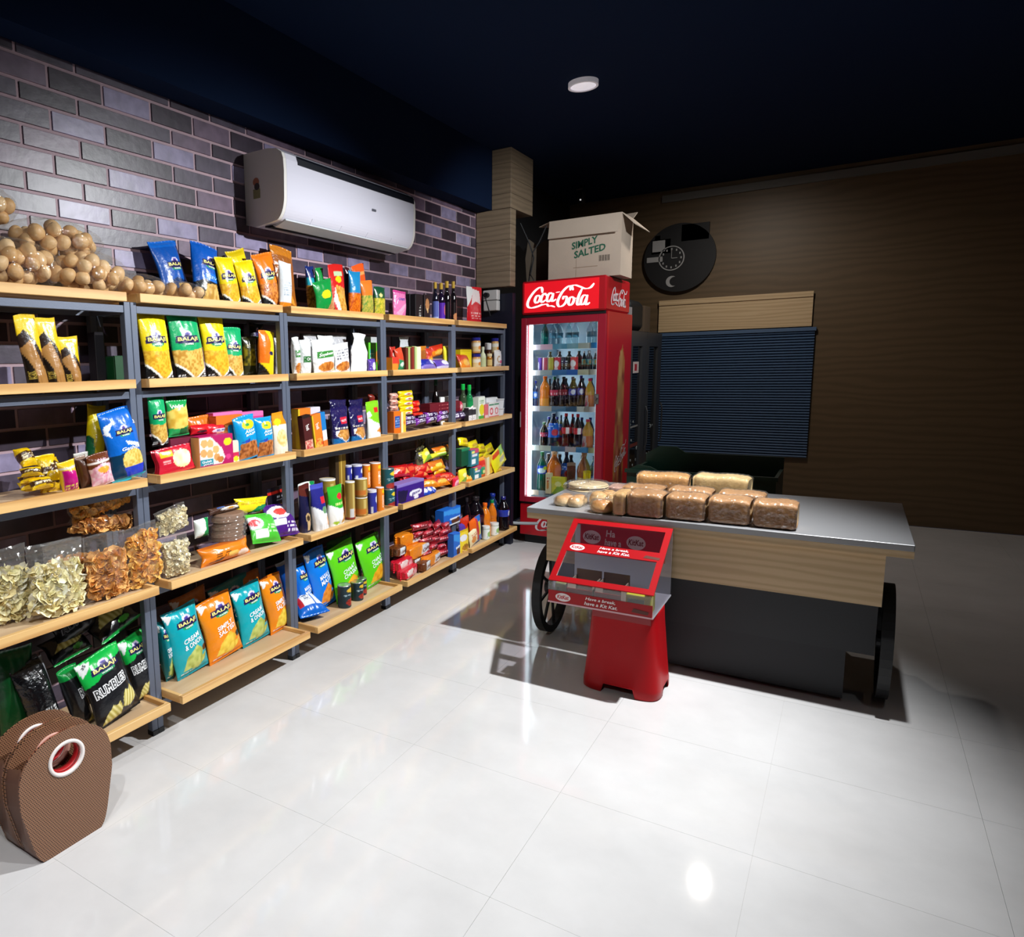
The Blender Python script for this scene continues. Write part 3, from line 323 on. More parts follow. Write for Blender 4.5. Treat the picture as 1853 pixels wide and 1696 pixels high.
# bottle colour sets: body colour, cap colour, label z0, z1, ops
BC = {
 'sauce_b': ('#161424', '#c9a23e', .05, .52, [('f', '#5a64a8'), ('u', .5, .7, '#8a9ad0'), ('v', 0, .15, '#a8b0d8')]), 'sauce_p': ('#1a1028', '#c9a23e', .05, .5, [('f', '#5a2ca8'), ('e', .6, .6, .2, .3, '#c86a7c'), ('v', 0, .12, '#9a80d0')]), 'sauce_k': ('#120e14', '#c9a23e', .05, .5, [('f', '#15101a')]), 'sauce_k2': ('#141014', '#d0aa48', .05, .5, [('f', '#1e1416'), ('e', .5, .25, .35, .2, '#d08a5c')]),
 'palegreen': ('#dfe6c0', '#e8ecd0', .1, .5, [('f', '#d4dca8')]), 'aloe': ('#3a4a34', '#1cb84c', .1, .5, [('f', '#8a9a80'), ('u', .4, .55, '#1c2c1c')]), 'aloe2': ('#1c7a44', '#1cb84c', .05, .55, [('f', '#1c8a4c'), ('e', .5, .55, .3, .22, '#e8e4dc'), ('e', .5, .55, .18, .13, '#d0483c')]), 'tealbottle': ('#2c7a74', '#2c9a8c', .1, .5, [('f', '#5aa8a0')]),
 'ketchup': ('#120c0c', '#0e3a20', .1, .45, [('f', '#b81c24'), ('r', .3, .6, .1, .5, '#e0d8d0')]), 'darkjar': ('#3a3c42', '#222428', .1, .4, [('f', '#1c1c20')]),
 'cola': ('#100a12', '#2a2428', .4, .58, [('f', '#3c1420')]), 'cola_b': ('#0e0a12', '#262a7c', .42, .62, [('f', '#2838a0'), ('e', .6, .5, .2, .4, '#d0d4e8')]), 'cola_r': ('#150a10', '#0f7a4c', .4, .58, [('f', '#c83c58'), ('d', .2, .8, .2, .8, '#f0d0d8', 1)]), 'cola_r2': ('#100a12', '#2a2a30', .42, .6, [('f', '#7a2430'), ('d', .2, .8, .2, .8, '#d8a0a8', 1)]), 'bluecap': ('#15305c', '#243aa0', .35, .6, [('f', '#2468c0'), ('e', .5, .5, .2, .3, '#c8d8f0')]), 'bluecap2': ('#0f1a38', '#1c2c58', .3, .72, [('f', '#1c64d8'), ('e', .65, .35, .24, .22, '#d83048'), ('d', .2, .6, .6, .9, '#a8c8f0', 2)]), 'orangeade': ('#e0781c', '#f06818', .02, .3, [('f', '#ef9a40')]), 'orangeg': ('#d8741c', '#14884c', .02, .3, [('f', '#d0781c')]), 'orangebig': ('#d8701c', '#d8a070', .0, .22, [('f', '#f0b060')]), 'mango': ('#f0b83c', '#e83c5c', .02, .45, [('f', '#ef8a4c'), ('p', [(0, 0), (.5, 0), (.4, 1), (0, 1)], '#e8d8dc'), ('p', [(.1, .1), (.4, .2), (.3, .8)], '#c83c6c')]), 'coke': ('#12090c', '#d81c2c', .42, .6, [('f', '#d01c2c'), ('r', .55, .85, 0, 1.01, '#ece8ec')]), 'sprite': ('#0c5a48', '#1c8a5c', .45, .66, [('f', '#1c48b8'), ('e', .5, .4, .3, .3, '#d8ecf4'), ('e', .8, .7, .2, .2, '#b8d83c')]), 'caramel': ('#a8643c', '#b88058', .02, .42, [('f', '#e8d88c'), ('d', .1, .9, .2, .9, '#b8a050', 4)]), 'teal_l': ('#20242c', '#e8ecf0', .35, .62, [('f', '#38b8b8'), ('e', .6, .5, .2, .4, '#b8a068')]),
 'goldcan': ('#a88a3c', '#efeeea', .06, .9, [('f', '#a8883c'), ('u', .35, .5, '#cdb468'), ('r', .0, .5, .1, .4, '#c8742c'), ('e', .75, .25, .2, .16, '#e8a848'), ('v', 0, .05, '#8a241c')]), 'goldcan2': ('#a88a3c', '#efeeea', .02, .94, [('f', '#a0803a'), ('u', .4, .55, '#c8b068'), ('e', .7, .16, .26, .14, '#e0a464', '#b8642c', 9), ('r', .2, .5, .05, .3, '#d0d0d0'), ('v', 0, .06, '#8a241c')]), 'tubeblue': ('#28308c', '#e8e8ec', .03, .97, [('f', '#2a2f94'), ('e', .72, .6, .26, .2, '#e8e8f0'), ('r', .1, .28, 0, .3, '#d0d4e0'), ('v', .9, 1, '#e8e8ee')]), 'tubeor': ('#e87c20', '#e8e8ec', .03, .97, [('f', '#e8801c'), ('e', .55, .86, .2, .08, '#e8c81c'), ('d', .4, .6, .1, .7, '#f8ecd8', 9), ('u', .75, 1, '#f0b458')]), 'tealcan': ('#134f5a', '#b0a890', .02, .98, [('f', '#11525c'), ('e', .55, .75, .22, .1, '#e8cc2c'), ('e', .5, .14, .4, .16, '#a8342c', '#701814', 8), ('d', .2, .8, .4, .6, '#9ac0c4', 3)]), 'tomcan': ('#142c34', '#a8a8a4', .02, .98, [('f', '#15303a'), ('e', .6, .8, .26, .1, '#e0b82c'), ('d', .2, .85, .52, .66, '#a8c0c8', 2), ('e', .6, .25, .32, .16, '#b0382c', '#7a1c18', 9)]),
 'c_purple': ('#5a3ca8', '#c0c0c4', .02, .98, [('f', '#5a3cb0'), ('e', .3, .4, .2, .3, '#e8e0f4')]), 'c_pink': ('#c84a6a', '#c0c0c4', .02, .98, [('f', '#c04a68'), ('u', .3, .5, '#f0d8e0')]), 'c_yel': ('#b8a83c', '#c0c0c4', .02, .98, [('f', '#b8ac40')]), 'c_red': ('#c82434', '#c0c0c4', .02, .98, [('f', '#cc2436'), ('e', .45, .55, .28, .24, '#ece8ee'), ('r', .25, .65, .1, .3, '#e8d8dc')]), 'c_black': ('#121218', '#c0c0c4', .02, .98, [('f', '#121218'), ('d', .35, .65, .1, .8, '#d0dce0', 5)]),
}
# ---------------------------------------------------------------- pack builders
def surf_pouch(w, h, d, kind, seed):
    def T(u, v, side, off=0.0):
        if kind == 'stand':
            q = np.clip(v / .93, 0, 1); pr = np.clip(1 - q, 0, 1) ** .7 * (.75 + .25 * np.clip(q * 6, 0, 1)); s = .94
        elif kind == 'pinch':
            q = np.clip(v / .82, 0, 1); pr = (np.clip(1.08 * q + .35, 0, 1)) * np.clip(1.02 - q ** 3, 0.05, 1); s = .8
        else:
            q = np.clip((v - .035) / .93, 0, 1); pr = (4 * q * (1 - q)) ** .5
        ac = np.clip(1 - np.abs(u) ** 2.4, 0, 1) ** .75
        wr = (vnoise(u * 3 + seed, v * 5 + seed, 2) - .5) * .16 + np.sin(u * 17 + seed * 3 + v * 4) * .07 * np.clip(np.abs(v - .5) * 3 - .7, 0, 1) * 1.5
        t = d / 2 * pr * ac * (1 + wr) + .0012
        ww = w / 2 * (1 - .07 * pr + (.03 * np.sin(v * 9 + seed)))
        if kind == 'pinch': ww = ww * np.where(v > .8, .55 + .35 * np.abs(v - .86) * 5, 1 - .4 * np.clip((v - .55) / .25, 0, 1))
        zz = v * h + .012 * h * np.sin(u * 2.2 + seed) * (v > .5) * (v - .5) * 2
        if kind != 'stand': t = t + (np.sin(u * 26 + seed) * .0008) * ((v < .03) | (v > .97))
        return np.stack([side * t + off + .02 * d * np.sin(v * 3 + seed), u * ww, zz], -1)
    return T
def grid_faces(M, K, closed):
    i, j = np.meshgrid(np.arange(M - 1), np.arange(K if closed else K - 1), indexing='ij'); jn = (j + 1) % K
    return np.stack([i * K + j, i * K + jn, (i + 1) * K + jn, (i + 1) * K + j], -1).reshape(-1, 4)
def res_for(y): return .0036 if y < 2.2 else (.0046 if y < 3.3 else .006)
_mc = {}
def add_text(o, T, texts, asp, surf, key):
    """lettering printed on the front, as one mesh that follows the surface"""
    if not texts: return
    for li, t in enumerate(texts):
        kk_ = ('t', li) + key
        if kk_ not in _mc:
            v, f = text2d(t[0], t[6], t[8] if len(t) > 8 else .02); a = radians(t[7]); X = (v[:, 0] - .5) * t[3]; Y = (v[:, 1] - .5) * t[4] * asp
            U = t[1] + X * cos(a) - Y * sin(a); V = t[2] + (X * sin(a) + Y * cos(a)) / asp
            _mc[kk_] = mesh('lettering', surf(np.clip(U, .02, .98) * 2 - 1, np.clip(V, 0, 1), .0012 + .0005 * li), f, lin(t[5]), False, INK)
        obj('lettering', _mc[kk_], o)
def make_pouch(name, w, h, d, des, kind, y, seed, material=None):
    key = (kind, round(w, 3), round(h, 3), d, des, seed)
    ops, tx = DES[des]; asp = h / w; T = surf_pouch(w, h, d, kind, seed)
    if key not in _mc:
        r = res_for(y); nu = int(min(56, max(10, w / r))); nv = int(min(80, max(12, h / r))); nb = 7
        v = np.linspace(0, 1, nv + 1); uf = np.linspace(-1, 1, nu + 1); ub = np.linspace(1, -1, nb + 2)[1:-1]
        Uf, Vf = np.meshgrid(uf, v); Ub, Vb = np.meshgrid(ub, v)
        P = np.concatenate([T(Uf, Vf, 1), T(Ub, Vb, -1)], 1)
        C = np.concatenate([paint((Uf + 1) / 2, Vf, ops, asp), paint(np.full(Ub.shape, .03), Vb, ops, asp)], 1)
        K = nu + 1 + nb; f = grid_faces(nv + 1, K, True)
        co = P.reshape(-1, 3); cl = C.reshape(-1, 3)
        me = mesh(name, co, f, cl, True, material or FILM); _mc[key] = me
    o = obj(name, _mc[key]); add_text(o, T, tx, asp, lambda u, v, off: T(u, v, 1, off), key)
    return o
def make_box(name, w, h, d, des, y, flap=True):
    ops, tx = DES[des]; asp = h / w; key = ('box', round(w, 3), round(h, 3), round(d, 3), des)
    if key not in _mc:
        r = res_for(y); nu = int(min(50, max(5, w / r))); nv = int(min(60, max(5, h / r))); e = .0015
        U, V = np.meshgrid(np.linspace(0, 1, nu + 1), np.linspace(0, 1, nv + 1))
        X = np.full(U.shape, d / 2); co = np.stack([X, (U - .5) * (w - 2 * e), e + V * (h - 2 * e)], -1).reshape(-1, 3); cl = paint(U, V, ops, asp).reshape(-1, 3)
        f = [tuple(x) for x in grid_faces(nv + 1, nu + 1, False)]
        a, b, c_, d_ = 0, nu, (nv + 1) * (nu + 1) - 1, nv * (nu + 1)
        sc = paint(np.array([.03]), np.array([.5]), ops, asp)[0] * .95; tc = paint(np.array([.5]), np.array([.99]), ops, asp)[0]
        n = len(co); x1 = d / 2 - e; x0 = -d / 2 + e; ex = []
        # left, right, back, top, bottom as own corner vertices with a small chamfer round the front
        def quad(ps, c):
            k = n + len(ex); ex.extend([(p, c) for p in ps]); f.append((k, k + 1, k + 2, k + 3))
        L, R_, B, Tp = -w / 2, w / 2, 0, h
        quad([(x0, L, e), (x1, L, e), (x1, L, h - e), (x0, L, h - e)], sc); quad([(x1, R_, e), (x0, R_, e), (x0, R_, h - e), (x1, R_, h - e)], sc)
        quad([(-d / 2, R_ - e, e), (-d / 2, L + e, e), (-d / 2, L + e, h - e), (-d / 2, R_ - e, h - e)], sc)
        quad([(x1, L + e, Tp), (x1, R_ - e, Tp), (x0, R_ - e, Tp), (x0, L + e, Tp)], tc); quad([(x0, L + e, 0), (x0, R_ - e, 0), (x1, R_ - e, 0), (x1, L + e, 0)], sc)
        fl, fr = d / 2, 0
        quad([(x1, L, e), (fl, L + e, e), (fl, L + e, h - e), (x1, L, h - e)], sc); quad([(fl, R_ - e, e), (x1, R_, e), (x1, R_, h - e), (fl, R_ - e, h - e)], sc)
        quad([(fl, L + e, h - e), (fl, R_ - e, h - e), (x1, R_ - e, h), (x1, L + e, h)], tc); quad([(x1, L + e, 0), (x1, R_ - e, 0), (fl, R_ - e, e), (fl, L + e, e)], sc)
        co = np.concatenate([co, np.array([p for p, c in ex])]); cl = np.concatenate([cl, np.array([c for p, c in ex])])
        _mc[key] = mesh(name, co, f, cl, False, CARD)
        if flap:   # tucked lid flap, a sheet a little proud of the top
            mb = MB(); mb.box(-d / 2 + .004, d / 2 - .002, -w / 2 + .002, w / 2 - .002, h, h + .0015); fm = mesh('lid_flap', mb.v, mb.f, np.clip(tc * 1.05, 0, 1), False, CARD); _mc[('fl',) + key] = fm
    o = obj(name, _mc[key])
    if flap: obj('lid_flap', _mc[('fl',) + key], o)
    add_text(o, None, tx, asp, lambda u, v, off: np.stack([np.full(u.shape, d / 2 + off), u * w / 2, v * h], -1), key)
    return o
def lathe(prof, w, h, n, colf):
    """prof [(r,z)] in units of w, h"""
    P = []
    for (r0, z0), (r1, z1) in zip(prof, prof[1:]):
        k = max(1, int(abs(z1 - z0) * h / .006)) if abs(z1 - z0) > .06 else 1
        for i in range(k): P.append((r0 + (r1 - r0) * i / k, z0 + (z1 - z0) * i / k))
    P.append(prof[-1]); P = np.array(P); th = np.linspace(0, 2 * pi, n, endpoint=False)
    R, Tt = np.meshgrid(P[:, 0] * w, th, indexing='ij'); Zz = np.repeat(P[:, 1:2] * h, n, 1)
    co = np.stack([R * np.cos(Tt), R * np.sin(Tt), Zz], -1).reshape(-1, 3)
    return co, grid_faces(len(P), n, True)
def make_lathe(name, kind, w, h, des, y, body_m=None, yaw=0):
    shape = BOT['whitecup' if kind == 'cup' else (des if des in BOT else kind)]; prof = [(r, z) for r, z, _ in shape[0]]
    key = (kind, round(w, 3), round(h, 3), des); n = 20
    if key not in _mc:
        bc, cap, lab = shape[1], shape[2], shape[3]
        if des in BC:
            b = BC[des]; bc = b[0]; lab = (b[2], b[3], b[4]); cap = (cap[0], cap[1], cap[2], b[1]) if cap else None
        co, f = lathe(prof, w, h, n, None); metal = kind == 'can'
        body = mesh(name, co, f, lin(bc), True, body_m or (LIQ if kind in ('sauce', 'soda', 'wine', 'pet') else PLAST)); parts = []
        if cap:
            cp = [(cap[2] * .9, cap[0]), (cap[2], cap[0] + .02), (cap[2], cap[1] - .015), (cap[2] * .9, cap[1]), (0, cap[1])]
            c2, f2 = lathe(cp, w, h, 16, None); parts.append(('cap' if kind in ('sauce', 'soda', 'wine', 'pet') else 'lid', mesh('cap', c2, f2, lin(cap[3]), False, PLAST)))
        if kind == 'can':
            col = lin(b[1]) if des in BC else (.6, .6, .6)
            c2, f2 = lathe([(.45, .985), (.475, 1.0), (.5, 1.0), (.505, .965)], w, h, 20, None); parts.append(('rim', mesh('rim', c2, f2, col, True, PLAST if sum(col) > 2 else TINM)))
            c3, f3 = lathe([(.46, .99), (.3, .992), (0, .992)], w, h, 20, None); parts.append(('lid', mesh('lid', c3, f3, col, False, PLAST if sum(col) > 2 else TINM)))
        if lab:
            zs = np.linspace(lab[0], lab[1], max(6, int((lab[1] - lab[0]) * h / .0045))); m_ = 40; th = np.linspace(-pi, pi, m_, endpoint=False)
            pr = np.array(prof); k = np.argsort(pr[:, 1], kind='stable'); rr = np.array([np.interp(z, [p[1] for p in prof if p[0] > 0], [p[0] for p in prof if p[0] > 0]) for z in zs]) * w + .0006
            TH, ZZ = np.meshgrid(th, zs); RR = np.repeat(rr[:, None], m_, 1)
            U = np.where(np.abs(TH) < pi / 2, .5 + TH / pi, np.where(TH > 0, 1.5 - TH / pi, -.5 - TH / pi)); V = (ZZ - lab[0]) / (lab[1] - lab[0])
            parts.append(('label', mesh('label', np.stack([RR * np.cos(TH), RR * np.sin(TH), ZZ * h], -1).reshape(-1, 3), grid_faces(len(zs), m_, True), paint(U, V, lab[2], h / w).reshape(-1, 3), True, CARD if kind == 'can' else PLAST)))
        _mc[key] = (body, parts)
    body, parts = _mc[key]; o = obj(name, body)
    for nm, me in parts: obj(nm, me, o)
    return o
def chips(n, size, cols, pts):
    """n curved flakes at given points, joined: contents nobody could count"""
    k = 8; vs, fs, cs = [], [], []
    for i in range(n):
        s = size * RNG.uniform(.7, 1.25); q = Matrix.Rotation(RNG.uniform(0, 6.3), 3, 'Z') @ Matrix.Rotation(RNG.uniform(0, 6.3), 3, 'X') @ Matrix.Rotation(RNG.uniform(0, 6.3), 3, 'Y'); q = np.array(q)
        th = np.arange(k) / k * 2 * pi; e = RNG.uniform(.75, 1.2)
        ring = np.stack([np.cos(th) * s * e, np.sin(th) * s, .35 * s * np.cos(2 * th + i)], 1); P = np.concatenate([ring, [[0, 0, .1 * s]]]) @ q.T + pts[i]
        o = len(vs) * (k + 1); vs.append(P); fs += [(o + j, o + (j + 1) % k, o + k) for j in range(k)]
        c = np.array(lin(cols[RNG.integers(len(cols))])) * RNG.uniform(.85, 1.12); cs.append(np.tile(np.clip(c, 0, 1), (k + 1, 1)))
    return np.concatenate(vs), np.array(fs), np.concatenate(cs)
CH = {'ch_white': (260, .022, ['#fbf2c4', '#f5e9b0', '#fdf8e4', '#efdfa8'], .74), 'ch_orange': (280, .02, ['#e6aa60', '#f0be78', '#d99a52', '#e4a65c'], .72), 'ch_orange2': (300, .0165, ['#f0b458', '#f6c66c', '#e8a850'], .9), 'cashew': (420, .0105, ['#f4eac4', '#eadcb0', '#f8f0d8', '#dccaa0'], .86), 'ch_dark': (160, .012, ['#4a4a24', '#3a3a1c', '#6a6430'], .9)}
def make_clear(name, w, h, d, des, y, seed):
    T = surf_pouch(w, h, d, 'pouch', seed); nu, nv = 24, 34
    v = np.linspace(0, 1, nv); uf = np.linspace(-1, 1, nu); ub = np.linspace(1, -1, 12)[1:-1]
    Uf, Vf = np.meshgrid(uf, v); Ub, Vb = np.meshgrid(ub, v); P = np.concatenate([T(Uf, Vf, 1), T(Ub, Vb, -1)], 1)
    P = P + (RNG.random(P.shape) - .5) * np.array([.005, .002, .002])
    o = obj(name, mesh(name, P.reshape(-1, 3), grid_faces(nv, nu + 10, True), (1, 1, 1), False, CLEAR))
    n, s, cols, fill = CH[des]
    n = int(n * min(1.5, (w * h * d) / (.16 * .25 * .11)) ** .67) + 60
    u = RNG.uniform(-.88, .88, n); vv = RNG.uniform(.07, fill * .97, n); t = T(u, vv, 1); sd = np.where(RNG.random(n) < .75, RNG.uniform(.55, .9, n), RNG.uniform(-.8, .5, n))
    c0 = T(u, vv, -1); pts = (t + c0) / 2 + (t - c0) / 2 * sd[:, None] * .93; pts[:, 0] -= s * .5 * np.sign(sd) * 0
    a, f, c = chips(n, s, cols, pts)
    # darker core so one does not look straight through the bag
    k = T(Uf * .82, .05 + Vf * (fill - .1), 1) * .0; core = np.concatenate([T(Uf * .84, .06 + Vf * (fill - .12), 1), T(Ub * .84, .06 + Vb * (fill - .12), -1)], 1); core[..., 0] *= .62
    b = obj('bag_contents', mesh('bag_contents', a, f, c, False, FOOD), o); b['kind'] = 'stuff'
    kc = np.array(lin(cols[-1])) * .8; g = obj('packed_core', mesh('packed_core', core.reshape(-1, 3), grid_faces(nv, nu + 10, True), kc, True, FOOD), o); g['kind'] = 'stuff'
    return o
def make_cake(name, w, h, d, des, y):
    ops, tx = DES[des]; key = ('cake', round(w, 3), round(h, 3), des)
    if key not in _mc:
        n = 28; m_ = 30; y_ = np.linspace(-1, 1, m_); th = np.linspace(0, 2 * pi, n, endpoint=False); e = .35
        cx = np.sign(np.cos(th)) * np.abs(np.cos(th)) ** e; cz = np.sign(np.sin(th)) * np.abs(np.sin(th)) ** e
        sc = (1 - np.abs(y_) ** 8 * .35)[:, None]
        X = cx[None] * d / 2 * sc * (1 + .03 * np.sin(th * 7 + y_[:, None] * 9)); Zz = h / 2 + cz[None] * h / 2 * sc; Y = np.repeat((y_ * w * .43)[:, None], n, 1)
        U = np.repeat(((y_ + 1) / 2)[:, None], n, 1); V = np.repeat((.5 + .5 * np.clip(np.sin(th) * 1.2, -1, 1))[None], m_, 0)
        co = np.stack([X, Y, Zz], -1).reshape(-1, 3); f = grid_faces(m_, n, True)[:, ::-1].copy()
        fins = []
        for s in (-1, 1):
            mb = MB()
            zig = [(.0015 * (-1) ** i, h * (.04 + .92 * i / 10)) for i in range(11)]
            mb.add([(x, s * w * .42, z) for x, z in zig] + [(x * 2, s * w * .5, z) for x, z in zig], [(i, i + 1, 12 + i, 11 + i) for i in range(10)])
            mb.add([(0, s * w * .428, h / 2)] + [(d / 2 * .65 * c, s * w * .428, h / 2 + h / 2 * .65 * z) for c, z in zip(cx, cz)], [(0, 1 + i, 1 + (i + 1) % n) for i in range(n)]); fins.append(mesh('crimped_end', mb.v, mb.f, lin(ops[0][1]), False, FOIL))
        _mc[key] = (mesh(name, co, f, paint(U, V, ops, h / w).reshape(-1, 3), True, FOIL), fins)
    o = obj(name, _mc[key][0])
    for q in _mc[key][1]: obj('crimped_end', q, o)
    add_text(o, None, tx, h / w, lambda u, v, off: np.stack([np.full(u.shape, d / 2 * 1.02 + off + .002), u * w * .43, v * h], -1), ('cake', w, h, des))
    return o
NAME = {'pouch': ('snack_pouch', 'pouch'), 'stand': ('stand_up_pouch', 'pouch'), 'pinch': ('gathered_bag', 'bag'), 'box': ('carton', 'carton'), 'tallbox': ('gift_carton', 'carton'), 'jar': ('jar', 'jar'), 'can': ('tin', 'tin'), 'sauce': ('bottle', 'bottle'), 'soda': ('drink_bottle', 'bottle'), 'wine': ('glass_bottle', 'bottle'), 'clear': ('clear_bag', 'bag'), 'disc': ('flatbread_pack', 'packet'), 'cake': ('wrapped_cake', 'cake'), 'cup': ('cup', 'cup')}
def place(o, x, y, z, lean, roll, yaw, w):
    o.matrix_world = Matrix.Translation((x, y, z + abs(sin(radians(roll))) * w / 2 * .85)) @ Matrix.Rotation(radians(yaw), 4, 'Z') @ Matrix.Rotation(radians(-lean), 4, 'Y') @ Matrix.Rotation(radians(roll), 4, 'X')
def make_item(kind, x, y, z, w, h, d, lean, roll, yaw, des, label, grp, idx):
    nm, cat = NAME[kind]
    if kind in ('pouch', 'stand', 'pinch'):
        crinkle = des in ('silver', 'grey', 'orange_red', 'redchoc', 'pinkred', 'white', 'brown_o', 'redtoffee', 'darkredp', 'blackfoil', 'yelor', 'pink', 'purplechoc', 'soya', 'soya2', 'soya3', 'purplew', 'purpleblue', 'yelbrown', 'yelpack2', 'navy', 'navydark')
        o = make_pouch(nm, w, h, d, des, kind, y, (idx % 5) * 1.7 if not grp else 1.0, FOIL if crinkle else None)
        if lean > 24: z += d * .4 * sin(radians(lean))
    elif kind in ('box', 'tallbox'): o = make_box(nm, w, h, d, des, y)
    elif kind == 'clear': o = make_clear(nm, w, h, d, des, y, (idx % 7) * 1.3)
    elif kind == 'cake': o = make_cake(nm, w, h, d, des, y)
    elif kind == 'disc':
        key = ('disc', round(w, 3))
        if key not in _mc:
            co, f = lathe([(0, 0), (.42, .0), (.46, .2), (.46, .75), (.42, 1), (0, 1)], w, h, 28, None); co[:, 0] *= .8
            c2, f2 = lathe([(.4, .0), (.55, .3), (.56, .5), (.4, 1.02)], w, h, 22, None); c2[:, 0] *= .85; c2 += (RNG.random(c2.shape) - .5) * .006
            _mc[key] = (mesh(nm, co, f, lin('#8d6c56'), False, FOOD), mesh('plastic_wrap', c2, f2, (1, 1, 1), True, CLEAR))
        o = obj(nm, _mc[key][0]); obj('plastic_wrap', _mc[key][1], o); x -= .02
    else: o = make_lathe(nm, kind, w, h, des, y)
    place(o, x, y, z, lean, roll, yaw, w); tag(o, label, cat, grp)
    return o
